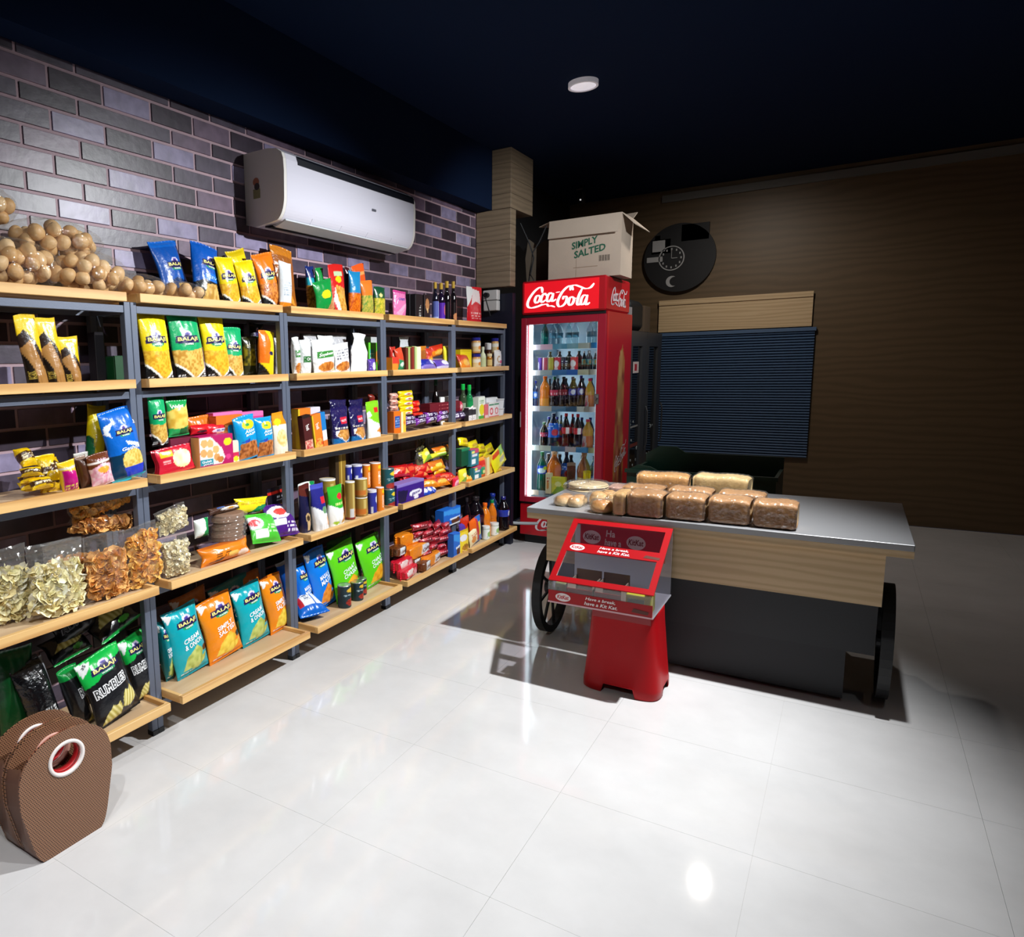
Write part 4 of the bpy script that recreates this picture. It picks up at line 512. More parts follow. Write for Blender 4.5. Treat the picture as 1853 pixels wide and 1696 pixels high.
# ---------------------------------------------------------------- goods: kind, x, y, z, width, height, depth, lean, roll, yaw, design, label, group
ITEMS=[
('pouch',0.241,2.245,1.832,0.185,0.281,0.06,12,8,6,'blue', 'blue snack pouch leaning left behind the puri bags, top shelf second rack', None),
('pouch',0.301,2.35,1.832,0.172,0.28,0.06,10,-9,0,'blue2', 'blue snack pouch with torn slanting top corner, top shelf second rack', None),
('pouch',0.326,2.495,1.832,0.125,0.227,0.05,6,8,0,'nam_y', 'yellow namkeen pouch squeezed beside the blue ones, top shelf second rack', None),
('pouch',0.276,2.675,1.832,0.138,0.283,0.05,8,14,0,'yellow', 'plain yellow pouch standing behind other yellow pouches, top shelf second rack', None),
('pouch',0.336,2.62,1.832,0.136,0.22,0.05,6,9,0,'nam_y', 'yellow namkeen pouch next to the orange one, top shelf second rack', None),
('pouch',0.338,2.777,1.832,0.161,0.272,0.055,8,10,0,'nam_o', 'orange namkeen pouch with black pointed base, top shelf second rack', None),
('pouch',0.256,2.968,1.832,0.184,0.348,0.05,10,-6,0,'brown_o', 'brown and orange pouch with folded top, top shelf second rack', None),
('pouch',0.356,2.837,1.832,0.101,0.24,0.05,0,-2,0,'silver_w', 'white silvery pouch with orange bottom band, top shelf second rack', None),
('pouch',0.261,3.187,1.832,0.075,0.267,0.04,4,0,0,'bluegold', 'narrow blue and gold pouch, top shelf third rack', None),
('pouch',0.271,3.24,1.832,0.073,0.258,0.04,0,0,0,'green_sun', 'upright green pouch with yellow sun, top shelf third rack', None),
('pouch',0.336,3.208,1.832,0.173,0.168,0.05,0,12,0,'green_sun', 'slanted green pouch with yellow sun and orange food, top shelf third rack', None),
('stand',0.321,3.354,1.832,0.149,0.275,0.06,0,6,0,'redwin', 'tall red pouch with clear golden window, top shelf third rack', None),
('pouch',0.296,3.487,1.832,0.077,0.28,0.05,0,0,0,'darkred', 'dark maroon pouch side edge, top shelf third rack', None),
('pouch',0.336,3.49,1.832,0.12,0.257,0.05,0,0,0,'blue_or', 'blue topped pouch of orange snack mix, top shelf third rack', None),
('pouch',0.291,3.652,1.832,0.134,0.303,0.04,0,12,0,'orange_flap', 'orange pouch with striped tall flap, top shelf third rack', None),
('pouch',0.336,3.625,1.832,0.131,0.211,0.05,0,4,0,'or_green', 'orange topped pouch of green and yellow mix, top shelf third rack', None),
('pouch',0.336,3.756,1.832,0.128,0.187,0.05,0,0,0,'green_mix', 'dark green topped pouch of yellow mix, top shelf third rack', None),
('pouch',0.346,3.976,1.832,0.165,0.179,0.05,0,0,0,'pink', 'pink crinkled candy pouch, top shelf fourth rack', None),
('box',0.291,4.188,1.832,0.07,0.173,0.06,0,0,0,'blackbox', 'plain black carton, top shelf fourth rack', None),
('box',0.331,4.208,1.832,0.097,0.171,0.06,0,0,0,'blackbox2', 'black carton with white print column, top shelf fourth rack', None),
('box',0.326,4.336,1.832,0.08,0.175,0.05,0,0,0,'tanjar', 'black carton with tan teardrop, top shelf fourth rack', None),
('sauce',0.343,4.463,1.832,0.048,0.27,0.055,0,0,0,'sauce_b', 'first dark sauce bottle with gold cap, top shelf fourth rack', None),
('sauce',0.323,4.585,1.832,0.057,0.276,0.055,0,0,0,'sauce_p', 'second dark sauce bottle with gold cap, top shelf fourth rack', None),
('sauce',0.343,4.634,1.832,0.057,0.291,0.055,0,0,0,'sauce_k', 'third dark sauce bottle with gold cap, top shelf fourth rack', None),
('sauce',0.323,4.774,1.832,0.051,0.302,0.055,0,0,0,'sauce_k2', 'fourth dark sauce bottle with gold cap, top shelf fourth rack', None),
('stand',0.336,5.095,1.832,0.264,0.286,0.05,0,0,0,'redwhite', 'red and white pouch with slanted top, top shelf fifth rack', None),
('stand',0.353,1.454,1.496,0.085,0.254,0.06,0,7,0,'brownwave', 'leftmost tall brown pouch with yellow wave, second shelf first rack', None),
('stand',0.353,1.529,1.496,0.083,0.246,0.06,0,7,0,'brownwave', 'middle tall brown pouch with yellow wave, second shelf first rack', None),
('stand',0.353,1.595,1.496,0.081,0.182,0.06,0,3,0,'brownwave', 'short brown pouch with glossy yellow wave, second shelf first rack', None),
('box',0.248,1.782,1.496,0.042,0.207,0.05,0,0,0,'blackbox', 'thin dark carton with pale top, second shelf first rack', None),
('box',0.273,1.862,1.496,0.082,0.112,0.06,0,0,0,'greenbox', 'small dark green carton in the corner, second shelf first rack', None),
('pouch',0.373,1.993,1.496,0.15,0.287,0.06,5,2,0,'nam_y', 'yellow namkeen pouch, leftmost of its row, second shelf second rack', None),
('pouch',0.363,2.179,1.496,0.183,0.292,0.06,5,4,0,'nam_g', 'large green namkeen pouch between two yellow ones, second shelf second rack', None),
('pouch',0.353,2.355,1.496,0.158,0.294,0.06,5,4,0,'nam_y', 'yellow namkeen pouch right of the green one, second shelf second rack', None),
('pouch',0.348,2.458,1.496,0.127,0.242,0.05,5,-3,0,'nam_g', 'small green namkeen pouch, second shelf second rack', None),
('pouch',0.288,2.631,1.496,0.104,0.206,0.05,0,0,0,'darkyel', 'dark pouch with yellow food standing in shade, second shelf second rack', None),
('pouch',0.348,2.676,1.496,0.122,0.227,0.05,0,-5,0,'yellow_or', 'yellow and orange pouch with pointed base, second shelf second rack', None),
('pouch',0.273,2.704,1.496,0.107,0.272,0.04,0,0,0,'blacklogo', 'black pouch with small purple emblem, second shelf second rack', None),
('pouch',0.283,2.851,1.496,0.061,0.205,0.04,0,0,0,'grey', 'grey crumpled pouch top by the post, second shelf second rack', None),
('pouch',0.348,2.916,1.496,0.055,0.205,0.05,0,0,0,'soya', 'white pouch with green band half behind post, second shelf third rack', None),
('pouch',0.358,2.983,1.496,0.092,0.193,0.05,0,0,0,'soya2', 'white pouch with dark green square, second shelf third rack', None),
('pouch',0.268,3.148,1.496,0.128,0.226,0.05,0,0,0,'grey', 'white crinkled pouch at the back left, second shelf third rack', None),
('pouch',0.363,3.143,1.496,0.205,0.19,0.06,0,5,0,'soya', 'large white soya pouch with green band, second shelf third rack', None),
('pouch',0.278,3.27,1.496,0.143,0.224,0.05,0,0,0,'soya2', 'white pouch behind the large soya pouch, second shelf third rack', None),
('pouch',0.358,3.318,1.496,0.155,0.17,0.05,0,6,0,'soya3', 'white pouch with orange chunks, second shelf third rack', None),
('pouch',0.268,3.41,1.496,0.159,0.229,0.05,0,0,0,'grey', 'grey white crumpled pouch at the back, second shelf third rack', None),
('pinch',0.353,3.493,1.496,0.184,0.232,0.06,0,-3,0,'white', 'plain white bag with gathered top, second shelf third rack', None),
('box',0.293,3.719,1.496,0.141,0.186,0.06,0,0,0,'greenlime', 'lime green carton with orange picture, second shelf third rack', None),
('box',0.268,3.759,1.496,0.171,0.224,0.03,0,0,0,'grey', 'grey tray edge behind the lime carton, second shelf third rack', None),
('pouch',0.373,3.597,1.496,0.078,0.088,0.04,0,0,0,'purplew', 'small purple and white packet, second shelf third rack', None),
('pouch',0.313,3.793,1.496,0.073,0.15,0.04,0,0,0,'redgreen', 'red and dark green packet near post, second shelf third rack', None),
('pouch',0.378,3.691,1.496,0.052,0.09,0.03,0,0,0,'yellow', 'small yellow packet near post, second shelf third rack', None),
('box',0.368,3.841,1.496,0.068,0.096,0.05,0,0,0,'orangered', 'orange carton with red top, second shelf fourth rack', None),
('pouch',0.333,3.903,1.496,0.07,0.164,0.04,0,0,0,'redgreen', 'red and green packet behind orange carton, second shelf fourth rack', None),
('pouch',0.358,3.955,1.496,0.09,0.149,0.05,0,10,0,'redgreen2', 'red green slanting packet, second shelf fourth rack', None),
('pinch',0.263,4.167,1.496,0.171,0.234,0.06,0,0,0,'silver', 'large silver crinkled bag, second shelf fourth rack', None),
('box',0.353,4.028,1.496,0.073,0.159,0.06,0,0,0,'brownbar', 'brown carton with pale green stripe, second shelf fourth rack', None),
('box',0.353,4.099,1.496,0.06,0.165,0.06,0,0,0,'brownbar2', 'maroon carton with green stripe, second shelf fourth rack', None),
('box',0.368,4.13,1.496,0.076,0.162,0.05,0,0,0,'cream', 'cream carton with pale green edge, second shelf fourth rack', None),
('pouch',0.368,4.324,1.496,0.213,0.085,0.05,30,0,0,'purpleblue', 'deep blue packet lying in front, second shelf fourth rack', None),
('pouch',0.368,4.557,1.496,0.241,0.08,0.05,35,0,0,'purplew', 'violet white packet lying in front, second shelf fourth rack', None),
('pouch',0.298,4.34,1.496,0.171,0.163,0.05,0,5,0,'brown_o', 'brown foil packet behind the blue ones, second shelf fourth rack', None),
('pouch',0.303,4.553,1.584,0.218,0.081,0.06,0,8,0,'orange_red', 'shiny orange red packet, second shelf fourth rack', None),
('pouch',0.308,4.418,1.496,0.099,0.158,0.05,0,0,0,'orange_red', 'small orange foil packet, second shelf fourth rack', None),
('pouch',0.338,4.646,1.496,0.125,0.175,0.05,0,0,0,'yelgreen', 'yellow green packet by the post, second shelf fourth rack', None),
('box',0.298,4.987,1.496,0.19,0.15,0.05,0,0,0,'yellow', 'yellow block carton, second shelf fifth rack', None),
('pouch',0.358,4.916,1.496,0.186,0.122,0.05,20,0,0,'orange_red', 'orange yellow foil packet leaning, second shelf fifth rack', None),
('jar',0.338,5.128,1.496,0.072,0.117,0.07,0,0,0,'pbjar', 'lower peanut jar with blue lid by the carton, second shelf fifth rack', None),
('jar',0.338,5.128,1.618,0.071,0.12,0.07,0,0,0,'pbjar', 'upper peanut jar with blue lid by the carton, second shelf fifth rack', None),
('sauce',0.34,5.249,1.496,0.051,0.173,0.045,0,0,0,'palegreen', 'slim pale green bottle, second shelf fifth rack', None),
('jar',0.318,5.407,1.496,0.048,0.203,0.05,0,0,0,'choc', 'brown spread jar with white lid, left, second shelf fifth rack', None),
('jar',0.318,5.481,1.496,0.045,0.204,0.05,0,0,0,'choc', 'brown spread jar with white lid, right, second shelf fifth rack', None),
('jar',0.368,5.311,1.496,0.047,0.119,0.05,0,0,0,'honey', 'small honey jar with pale lid, second shelf fifth rack', None),
('jar',0.278,5.476,1.496,0.054,0.208,0.05,0,0,0,'choc', 'spread jar with white lid behind white packets, second shelf fifth rack', None),
('pouch',0.383,5.422,1.496,0.114,0.146,0.04,0,0,0,'whitebrown', 'white packet with brown round print, second shelf fifth rack', None),
('pouch',0.383,5.445,1.496,0.117,0.137,0.04,0,0,0,'whitepink', 'white packet with pink bow, second shelf fifth rack', None),
('jar',0.343,5.473,1.496,0.06,0.113,0.06,0,0,0,'pbjar', 'lower peanut jar with blue lid at rack end, second shelf fifth rack', None),
('jar',0.343,5.473,1.612,0.06,0.127,0.06,0,0,0,'pbjar', 'upper peanut jar with blue lid at rack end, second shelf fifth rack', None),
('pouch',0.308,1.685,1.107,0.083,0.308,0.07,5,-10,0,'yellow_d', 'large yellow pouch leaning behind blue one, third shelf first rack', None),
('pouch',0.398,1.787,1.107,0.171,0.288,0.07,4,7,0,'bluegath', 'tall blue pouch with bowl of yellow noodles, third shelf first rack', None),
('pouch',0.338,1.613,1.107,0.063,0.135,0.05,0,0,0,'brownsilver', 'brown pouch with silver folded top, third shelf first rack', None),
('pouch',0.403,1.658,1.107,0.103,0.126,0.06,0,9,0,'pinkdots', 'brown pouch with pink almond candies, third shelf first rack', None),
('pouch',0.378,1.602,1.107,0.051,0.126,0.05,0,10,0,'brown', 'dark brown pouch beside the pink candies, third shelf first rack', None),
('pouch',0.408,1.516,1.107,0.072,0.117,0.06,0,8,0,'magenta', 'yellow pouch with magenta panel, third shelf first rack', None),
('pouch',0.318,1.489,1.107,0.084,0.14,0.07,10,0,0,'yelbrown', 'yellow and dark brown toffee pouch at back, third shelf first rack', None),
('pouch',0.393,1.377,1.176,0.074,0.033,0.06,25,0,-15,'yelbrown', 'second from left, yellow toffee pouch in the loose pile, third shelf first rack', 'yellow toffee pouches piled on the third shelf'),
('pouch',0.373,1.392,1.147,0.099,0.029,0.06,35,0,-8,'yelbrown', 'third from left, yellow toffee pouch in the loose pile, third shelf first rack', 'yellow toffee pouches piled on the third shelf'),
('pouch',0.353,1.405,1.117,0.1,0.037,0.06,45,0,-1,'yelwhite', 'fourth from left, yellow toffee pouch in the loose pile, third shelf first rack', 'yellow toffee pouches piled on the third shelf'),
('pouch',0.393,1.415,1.125,0.094,0.044,0.06,25,0,6,'yelbrown', 'fifth from left, yellow toffee pouch in the loose pile, third shelf first rack', 'yellow toffee pouches piled on the third shelf'),
('pouch',0.373,1.386,1.207,0.067,0.075,0.06,35,0,13,'yelbrown', 'first from left, yellow toffee pouch in the loose pile, third shelf first rack', 'yellow toffee pouches piled on the third shelf'),
('pouch',0.353,1.497,1.135,0.072,0.111,0.06,45,0,-10,'yelbrown', 'sixth from left, yellow toffee pouch in the loose pile, third shelf first rack', 'yellow toffee pouches piled on the third shelf'),
('pouch',0.368,1.976,1.23,0.09,0.206,0.05,0,3,0,'nam_g', 'green gathiya pouch with pointed black base, third shelf second rack', None),
('pouch',0.363,2.084,1.261,0.122,0.155,0.06,0,2,0,'greenyel', 'green pouch with yellow wafer print, third shelf second rack', None),
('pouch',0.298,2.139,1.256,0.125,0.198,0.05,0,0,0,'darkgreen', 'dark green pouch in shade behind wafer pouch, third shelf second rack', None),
('pouch',0.408,2.026,1.107,0.205,0.112,0.03,8,4,0,'redpop', 'third from left, red packet with popcorn print in leaning row, third shelf second rack', 'red popcorn packets on the third shelf'),
('pouch',0.378,2.041,1.107,0.206,0.109,0.03,8,4,0,'redpop', 'second from left, red packet with popcorn print in leaning row, third shelf second rack', 'red popcorn packets on the third shelf'),
('pouch',0.348,2.055,1.107,0.208,0.106,0.03,8,4,0,'redpop', 'first from left, red packet with popcorn print in leaning row, third shelf second rack', 'red popcorn packets on the third shelf'),
('box',0.388,2.237,1.107,0.209,0.145,0.09,0,0,0,'sweetbox', 'magenta sweet box with milk balls picture, third shelf second rack', None),
('box',0.343,2.096,1.107,0.156,0.146,0.08,0,0,0,'maroonbox', 'plain maroon sweet box behind the red packets, third shelf second rack', None),
('box',0.383,2.377,1.107,0.044,0.107,0.06,0,0,0,'sweetbox2', 'thin cream carton with yellow oval, third shelf second rack', None),
('pouch',0.303,2.255,1.107,0.14,0.229,0.06,0,0,0,'orangefood', 'orange pouch at back above sweet boxes, third shelf second rack', None),
('pouch',0.348,2.218,1.258,0.117,0.042,0.05,0,0,0,'redfood', 'red pouch lying on sweet boxes, third shelf second rack', None),
('pouch',0.348,2.318,1.249,0.132,0.048,0.05,0,0,0,'redwhite2', 'red and white pouch lying on sweet boxes, third shelf second rack', None),
('box',0.308,2.419,1.107,0.195,0.235,0.05,0,0,0,'pinkbox', 'long pink carton at the back, left, third shelf second rack', None),
('box',0.298,2.599,1.107,0.158,0.225,0.05,0,0,0,'pinkbox', 'long pink carton at the back, right, third shelf second rack', None),
('box',0.338,2.397,1.107,0.175,0.222,0.05,0,0,0,'orangefood', 'orange white carton before pink ones, third shelf second rack', None),
('pouch',0.403,2.472,1.107,0.149,0.21,0.06,0,8,0,'bluenuts', 'turquoise nut pouch, larger left one, third shelf second rack', None),
('pouch',0.403,2.591,1.107,0.13,0.199,0.06,0,4,0,'bluenuts', 'turquoise nut pouch, smaller right one, third shelf second rack', None),
('pouch',0.348,2.429,1.107,0.063,0.199,0.05,0,10,0,'bluenuts2', 'turquoise pouch edge behind larger nut pouch, third shelf second rack', None),
('stand',0.393,2.714,1.107,0.113,0.217,0.06,0,0,0,'orwhite', 'orange and white pouch by the post, third shelf second rack', None),
('box',0.406,2.919,1.107,0.068,0.185,0.035,0,7,0,'fruity_k', 'dark maroon slim juice carton, third shelf third rack', None),
('box',0.406,3.006,1.107,0.076,0.184,0.035,0,8,0,'fruity_o', 'orange slim juice carton, third shelf third rack', None),
('box',0.406,3.06,1.107,0.043,0.193,0.035,0,7,0,'fruity_b', 'blue and white slim juice carton, third shelf third rack', None),
('box',0.308,2.995,1.107,0.106,0.216,0.05,0,0,0,'fruity_o', 'orange carton row behind maroon juice carton, third shelf third rack', None),
('box',0.308,3.092,1.107,0.087,0.217,0.05,0,0,0,'whitepurple', 'white lilac carton row at the back, third shelf third rack', None),
('stand',0.383,3.251,1.107,0.16,0.209,0.08,3,0,0,'navy', 'navy nut pouch with red tag, left, third shelf third rack', None),
('stand',0.383,3.421,1.107,0.147,0.204,0.08,3,0,0,'navy', 'navy nut pouch with red tag, right, third shelf third rack', None),
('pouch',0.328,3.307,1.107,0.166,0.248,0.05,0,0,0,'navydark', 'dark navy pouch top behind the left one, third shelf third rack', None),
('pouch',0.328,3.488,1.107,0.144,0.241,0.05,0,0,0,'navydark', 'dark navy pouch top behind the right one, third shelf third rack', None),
('stand',0.388,3.584,1.107,0.139,0.225,0.07,2,0,0,'limewhite', 'lime and white pouch with orange food, third shelf third rack', None),
('pouch',0.323,3.707,1.314,0.158,0.056,0.06,0,0,0,'brownred', 'first from top, brown red bun packet in the stack by post, third shelf third rack', 'brown red packets stacked behind the lime pouch'),
('pouch',0.323,3.705,1.258,0.159,0.056,0.06,0,0,0,'brownred', 'second from top, brown red bun packet in the stack by post, third shelf third rack', 'brown red packets stacked behind the lime pouch'),
('pouch',0.323,3.703,1.201,0.159,0.056,0.06,0,0,0,'brownred', 'third from top, brown red bun packet in the stack by post, third shelf third rack', 'brown red packets stacked behind the lime pouch'),
('pouch',0.323,3.701,1.145,0.159,0.056,0.06,0,0,0,'brownred', 'fourth from top, brown red bun packet in the stack by post, third shelf third rack', 'brown red packets stacked behind the lime pouch'),
('box',0.408,3.792,1.107,0.083,0.149,0.05,0,0,0,'orangebook', 'orange carton with blue panel, third shelf fourth rack', None),
('box',0.388,3.9,1.107,0.057,0.141,0.05,0,0,0,'yelcarton', 'yellow carton side beside the orange carton, third shelf fourth rack', None),
('pouch',0.358,4.012,1.336,0.182,0.04,0.07,0,0,0,'yelpack', 'first from top, yellow noodle packet in the neat stack, third shelf fourth rack', 'yellow noodle packets stacked on the third shelf'),
('pouch',0.358,4.023,1.305,0.178,0.039,0.07,0,0,0,'yelpack', 'second from top, yellow noodle packet in the neat stack, third shelf fourth rack', 'yellow noodle packets stacked on the third shelf'),
('pouch',0.358,4.01,1.276,0.182,0.038,0.07,0,0,0,'yelpack', 'third from top, yellow noodle packet in the neat stack, third shelf fourth rack', 'yellow noodle packets stacked on the third shelf'),
('pouch',0.358,4.022,1.245,0.178,0.037,0.07,0,0,0,'yelpack', 'fourth from top, yellow noodle packet in the neat stack, third shelf fourth rack', 'yellow noodle packets stacked on the third shelf'),
('pouch',0.358,4.009,1.215,0.183,0.036,0.07,0,0,0,'yelpack', 'fifth from top, yellow noodle packet in the neat stack, third shelf fourth rack', 'yellow noodle packets stacked on the third shelf'),
('pouch',0.343,3.889,1.327,0.085,0.039,0.06,0,0,0,'pinkbiscuit', 'first from top, pale pink biscuit packet beside yellow stack, third shelf fourth rack', 'pink biscuit packets on the third shelf'),
('pouch',0.343,3.888,1.29,0.085,0.037,0.06,0,0,0,'pinkbiscuit', 'second from top, pale pink biscuit packet beside yellow stack, third shelf fourth rack', 'pink biscuit packets on the third shelf'),
('pouch',0.343,3.887,1.253,0.085,0.034,0.06,0,0,0,'pinkbiscuit', 'third from top, pale pink biscuit packet beside yellow stack, third shelf fourth rack', 'pink biscuit packets on the third shelf'),
('pouch',0.323,4.198,1.258,0.104,0.042,0.06,0,0,0,'redround', 'first from top, round red packet right of yellow stack, third shelf fourth rack', 'round red packets on the third shelf'),
('pouch',0.323,4.197,1.219,0.105,0.042,0.06,0,0,0,'redround', 'second from top, round red packet right of yellow stack, third shelf fourth rack', 'round red packets on the third shelf'),
('pouch',0.373,4.146,1.205,0.135,0.02,0.06,0,0,0,'redround', 'flat red packet below the round ones, third shelf fourth rack', None),
('wine',0.303,4.536,1.107,0.061,0.33,0.06,0,0,0,'ketchup', 'dark bottle with red label at the back, third shelf fourth rack', None),
('box',0.313,4.646,1.107,0.181,0.197,0.04,0,0,0,'whitegreen', 'white carton with green apple picture, third shelf fourth rack', None),
('pouch',0.388,4.006,1.142,0.138,0.051,0.09,15,0,-10,'purplechoc', 'first from left, purple chocolate bar packet in the low front stack, third shelf fourth rack', 'purple chocolate packets on the third shelf'),
('pouch',0.388,4.149,1.142,0.146,0.052,0.09,15,0,7,'purplechoc', 'third from left, purple chocolate bar packet in the low front stack, third shelf fourth rack', 'purple chocolate packets on the third shelf'),
('pouch',0.388,4.305,1.142,0.153,0.052,0.09,15,0,4,'purplechoc', 'fifth from left, purple chocolate bar packet in the low front stack, third shelf fourth rack', 'purple chocolate packets on the third shelf'),
('pouch',0.388,4.469,1.142,0.162,0.052,0.09,15,0,1,'purplechoc', 'seventh from left, purple chocolate bar packet in the low front stack, third shelf fourth rack', 'purple chocolate packets on the third shelf'),
('pouch',0.358,4.054,1.167,0.14,0.047,0.09,15,0,-2,'purplechoc', 'second from left, purple chocolate bar packet in the low front stack, third shelf fourth rack', 'purple chocolate packets on the third shelf'),
('pouch',0.358,4.204,1.168,0.147,0.047,0.09,15,0,-5,'purplechoc', 'fourth from left, purple chocolate bar packet in the low front stack, third shelf fourth rack', 'purple chocolate packets on the third shelf'),
('pouch',0.358,4.362,1.169,0.155,0.047,0.09,15,0,-8,'purplechoc', 'sixth from left, purple chocolate bar packet in the low front stack, third shelf fourth rack', 'purple chocolate packets on the third shelf'),
('pouch',0.358,4.523,1.17,0.164,0.047,0.09,15,0,9,'purplechoc', 'eighth from left, purple chocolate bar packet in the low front stack, third shelf fourth rack', 'purple chocolate packets on the third shelf'),
('box',0.333,4.553,1.243,0.459,0.027,0.08,0,0,0,'maroonchoc', 'first from left, long maroon chocolate bar box, third shelf fourth rack', 'maroon chocolate boxes on the third shelf'),
('box',0.333,4.553,1.218,0.46,0.027,0.08,0,0,0,'maroonchoc', 'second from left, long maroon chocolate bar box, third shelf fourth rack', 'maroon chocolate boxes on the third shelf'),
('box',0.333,4.553,1.193,0.46,0.027,0.08,0,0,0,'maroonchoc', 'third from left, long maroon chocolate bar box, third shelf fourth rack', 'maroon chocolate boxes on the third shelf'),
('pouch',0.383,4.737,1.126,0.238,0.071,0.08,20,0,0,'purplechoc', 'purple chocolate packet at the right end, third shelf fourth rack', None),
('pouch',0.348,4.808,1.187,0.115,0.075,0.05,0,0,0,'pinkred', 'pink red foil packet on chocolate boxes, third shelf fourth rack', None),
('sauce',0.348,4.879,1.107,0.065,0.283,0.05,0,0,0,'aloe', 'clear green bottle with green cap, left, third shelf fifth rack', None),
('sauce',0.388,4.905,1.107,0.061,0.276,0.05,0,0,0,'aloe2', 'green bottle with round red label, right, third shelf fifth rack', None),
('sauce',0.373,5.028,1.107,0.042,0.162,0.04,0,0,0,'tealbottle', 'short teal bottle, third shelf fifth rack', None),
('box',0.413,4.833,1.107,0.059,0.108,0.04,0,0,0,'whiteblack', 'tiny white and black carton, left, third shelf fifth rack', None),
('box',0.413,4.898,1.107,0.063,0.104,0.04,0,0,0,'whiteblack', 'tiny white and black carton, right, third shelf fifth rack', None),
('box',0.398,5.055,1.107,0.118,0.175,0.05,0,0,0,'greenlemon', 'white green carton with yellow lemon, third shelf fifth rack', None),
('box',0.343,5.182,1.107,0.114,0.174,0.04,0,0,0,'whiteblue', 'white carton behind lemon carton, third shelf fifth rack', None),
('box',0.413,5.121,1.107,0.061,0.115,0.04,0,0,0,'redpinkbox', 'small red pink carton, third shelf fifth rack', None),
('box',0.398,5.234,1.107,0.095,0.123,0.05,0,0,0,'whitered', 'white carton with red oval, left, third shelf fifth rack', None),
('box',0.398,5.332,1.107,0.094,0.118,0.05,0,0,0,'whitered', 'white carton with red oval, right, third shelf fifth rack', None),
('box',0.348,5.356,1.107,0.21,0.156,0.05,0,0,0,'whiteblue', 'white carton row with blue print behind, third shelf fifth rack', None),
('cup',0.393,5.468,1.174,0.07,0.076,0.06,0,0,0,'whitecup', 'upper white cup of two, third shelf fifth rack', None),
('cup',0.393,5.468,1.107,0.07,0.067,0.06,0,0,0,'whitecup', 'lower white cup of two, third shelf fifth rack', None),
('jar',0.343,5.474,1.107,0.058,0.148,0.06,0,0,0,'beigejar', 'beige jar behind the white cups, third shelf fifth rack', None),
('clear',0.411,1.409,0.665,0.224,0.27,0.12,0,-4,0,'ch_white', 'clear bag of pale yellow wafers, fourth shelf first rack', None),
('clear',0.406,1.634,0.665,0.193,0.258,0.11,0,-2,0,'ch_orange', 'clear bag of orange brown crisps in the middle, fourth shelf first rack', None),
('clear',0.411,1.819,0.665,0.165,0.259,0.1,0,3,0,'ch_orange2', 'narrow clear bag of orange crisps by post, fourth shelf first rack', None),
('clear',0.301,1.535,0.665,0.183,0.246,0.1,0,0,0,'ch_orange', 'clear bag of brown crisps behind the pale one, fourth shelf first rack', None),
('clear',0.306,1.709,0.976,0.307,0.067,0.11,0,8,0,'ch_orange2', 'clear bag of orange crisps lying on top of the heap, fourth shelf first rack', None),
('clear',0.296,1.708,0.903,0.297,0.063,0.11,0,-6,0,'ch_orange', 'clear bag of orange crisps in middle of the heap, fourth shelf first rack', None),
('clear',0.331,1.294,0.665,0.131,0.276,0.1,0,0,0,'ch_white', 'clear bag of wafers at the photo edge, fourth shelf first rack', None),
('clear',0.371,2.014,0.843,0.171,0.11,0.1,0,8,0,'cashew', 'upper clear bag of cashews, fourth shelf second rack', None),
('clear',0.411,1.981,0.665,0.152,0.186,0.1,0,0,0,'cashew', 'lower clear bag of cashews, fourth shelf second rack', None),
('pouch',0.356,2.189,0.788,0.087,0.085,0.05,0,0,0,'greenwhite', 'green and white pouch behind the cashews, fourth shelf second rack', None),
('disc',0.376,2.366,0.848,0.178,0.022,0.09,0,0,0,'khakhra', 'first from top, round brown flatbread pack in the tall stack, fourth shelf second rack', 'flatbread packs stacked on the fourth shelf'),
('disc',0.376,2.356,0.832,0.178,0.022,0.09,0,0,0,'khakhra', 'second from top, round brown flatbread pack in the tall stack, fourth shelf second rack', 'flatbread packs stacked on the fourth shelf'),
('disc',0.376,2.367,0.812,0.178,0.022,0.09,0,0,0,'khakhra', 'third from top, round brown flatbread pack in the tall stack, fourth shelf second rack', 'flatbread packs stacked on the fourth shelf'),
('disc',0.376,2.357,0.796,0.178,0.022,0.09,0,0,0,'khakhra', 'fourth from top, round brown flatbread pack in the tall stack, fourth shelf second rack', 'flatbread packs stacked on the fourth shelf'),
('disc',0.376,2.359,0.778,0.178,0.022,0.09,0,0,0,'khakhra', 'fifth from top, round brown flatbread pack in the tall stack, fourth shelf second rack', 'flatbread packs stacked on the fourth shelf'),
('disc',0.376,2.349,0.762,0.178,0.022,0.09,0,0,0,'khakhra', 'sixth from top, round brown flatbread pack in the tall stack, fourth shelf second rack', 'flatbread packs stacked on the fourth shelf'),
('disc',0.376,2.352,0.744,0.178,0.022,0.09,0,0,0,'khakhra', 'seventh from top, round brown flatbread pack in the tall stack, fourth shelf second rack', 'flatbread packs stacked on the fourth shelf'),
('pouch',0.351,2.349,0.864,0.209,0.032,0.06,25,0,0,'brownegg', 'brown pouch with fried egg print on the stack, fourth shelf second rack', None),
('pouch',0.411,2.283,0.665,0.32,0.085,0.1,15,0,0,'orangepk', 'orange flatbread packet at the front of stack, fourth shelf second rack', None),
('pouch',0.426,2.553,0.665,0.199,0.153,0.07,28,-8,0,'greenpk', 'green and white pouch leaning back, fourth shelf second rack', None),
('pouch',0.411,2.709,0.665,0.22,0.172,0.08,25,-6,0,'purplepk', 'purple pouch with white oval leaning back, fourth shelf second rack', None),
('pouch',0.346,2.634,0.665,0.184,0.192,0.07,30,-6,0,'purplepk', 'second purple pouch half hidden behind, fourth shelf second rack', None),
('pouch',0.321,2.552,0.814,0.238,0.082,0.06,0,-6,0,'yelgrn', 'yellow and green pouch at the back, fourth shelf second rack', None),
('stand',0.316,2.774,0.665,0.171,0.265,0.05,0,0,0,'darkchoco', 'dark pouch with red yellow lettering, fourth shelf second rack', None),
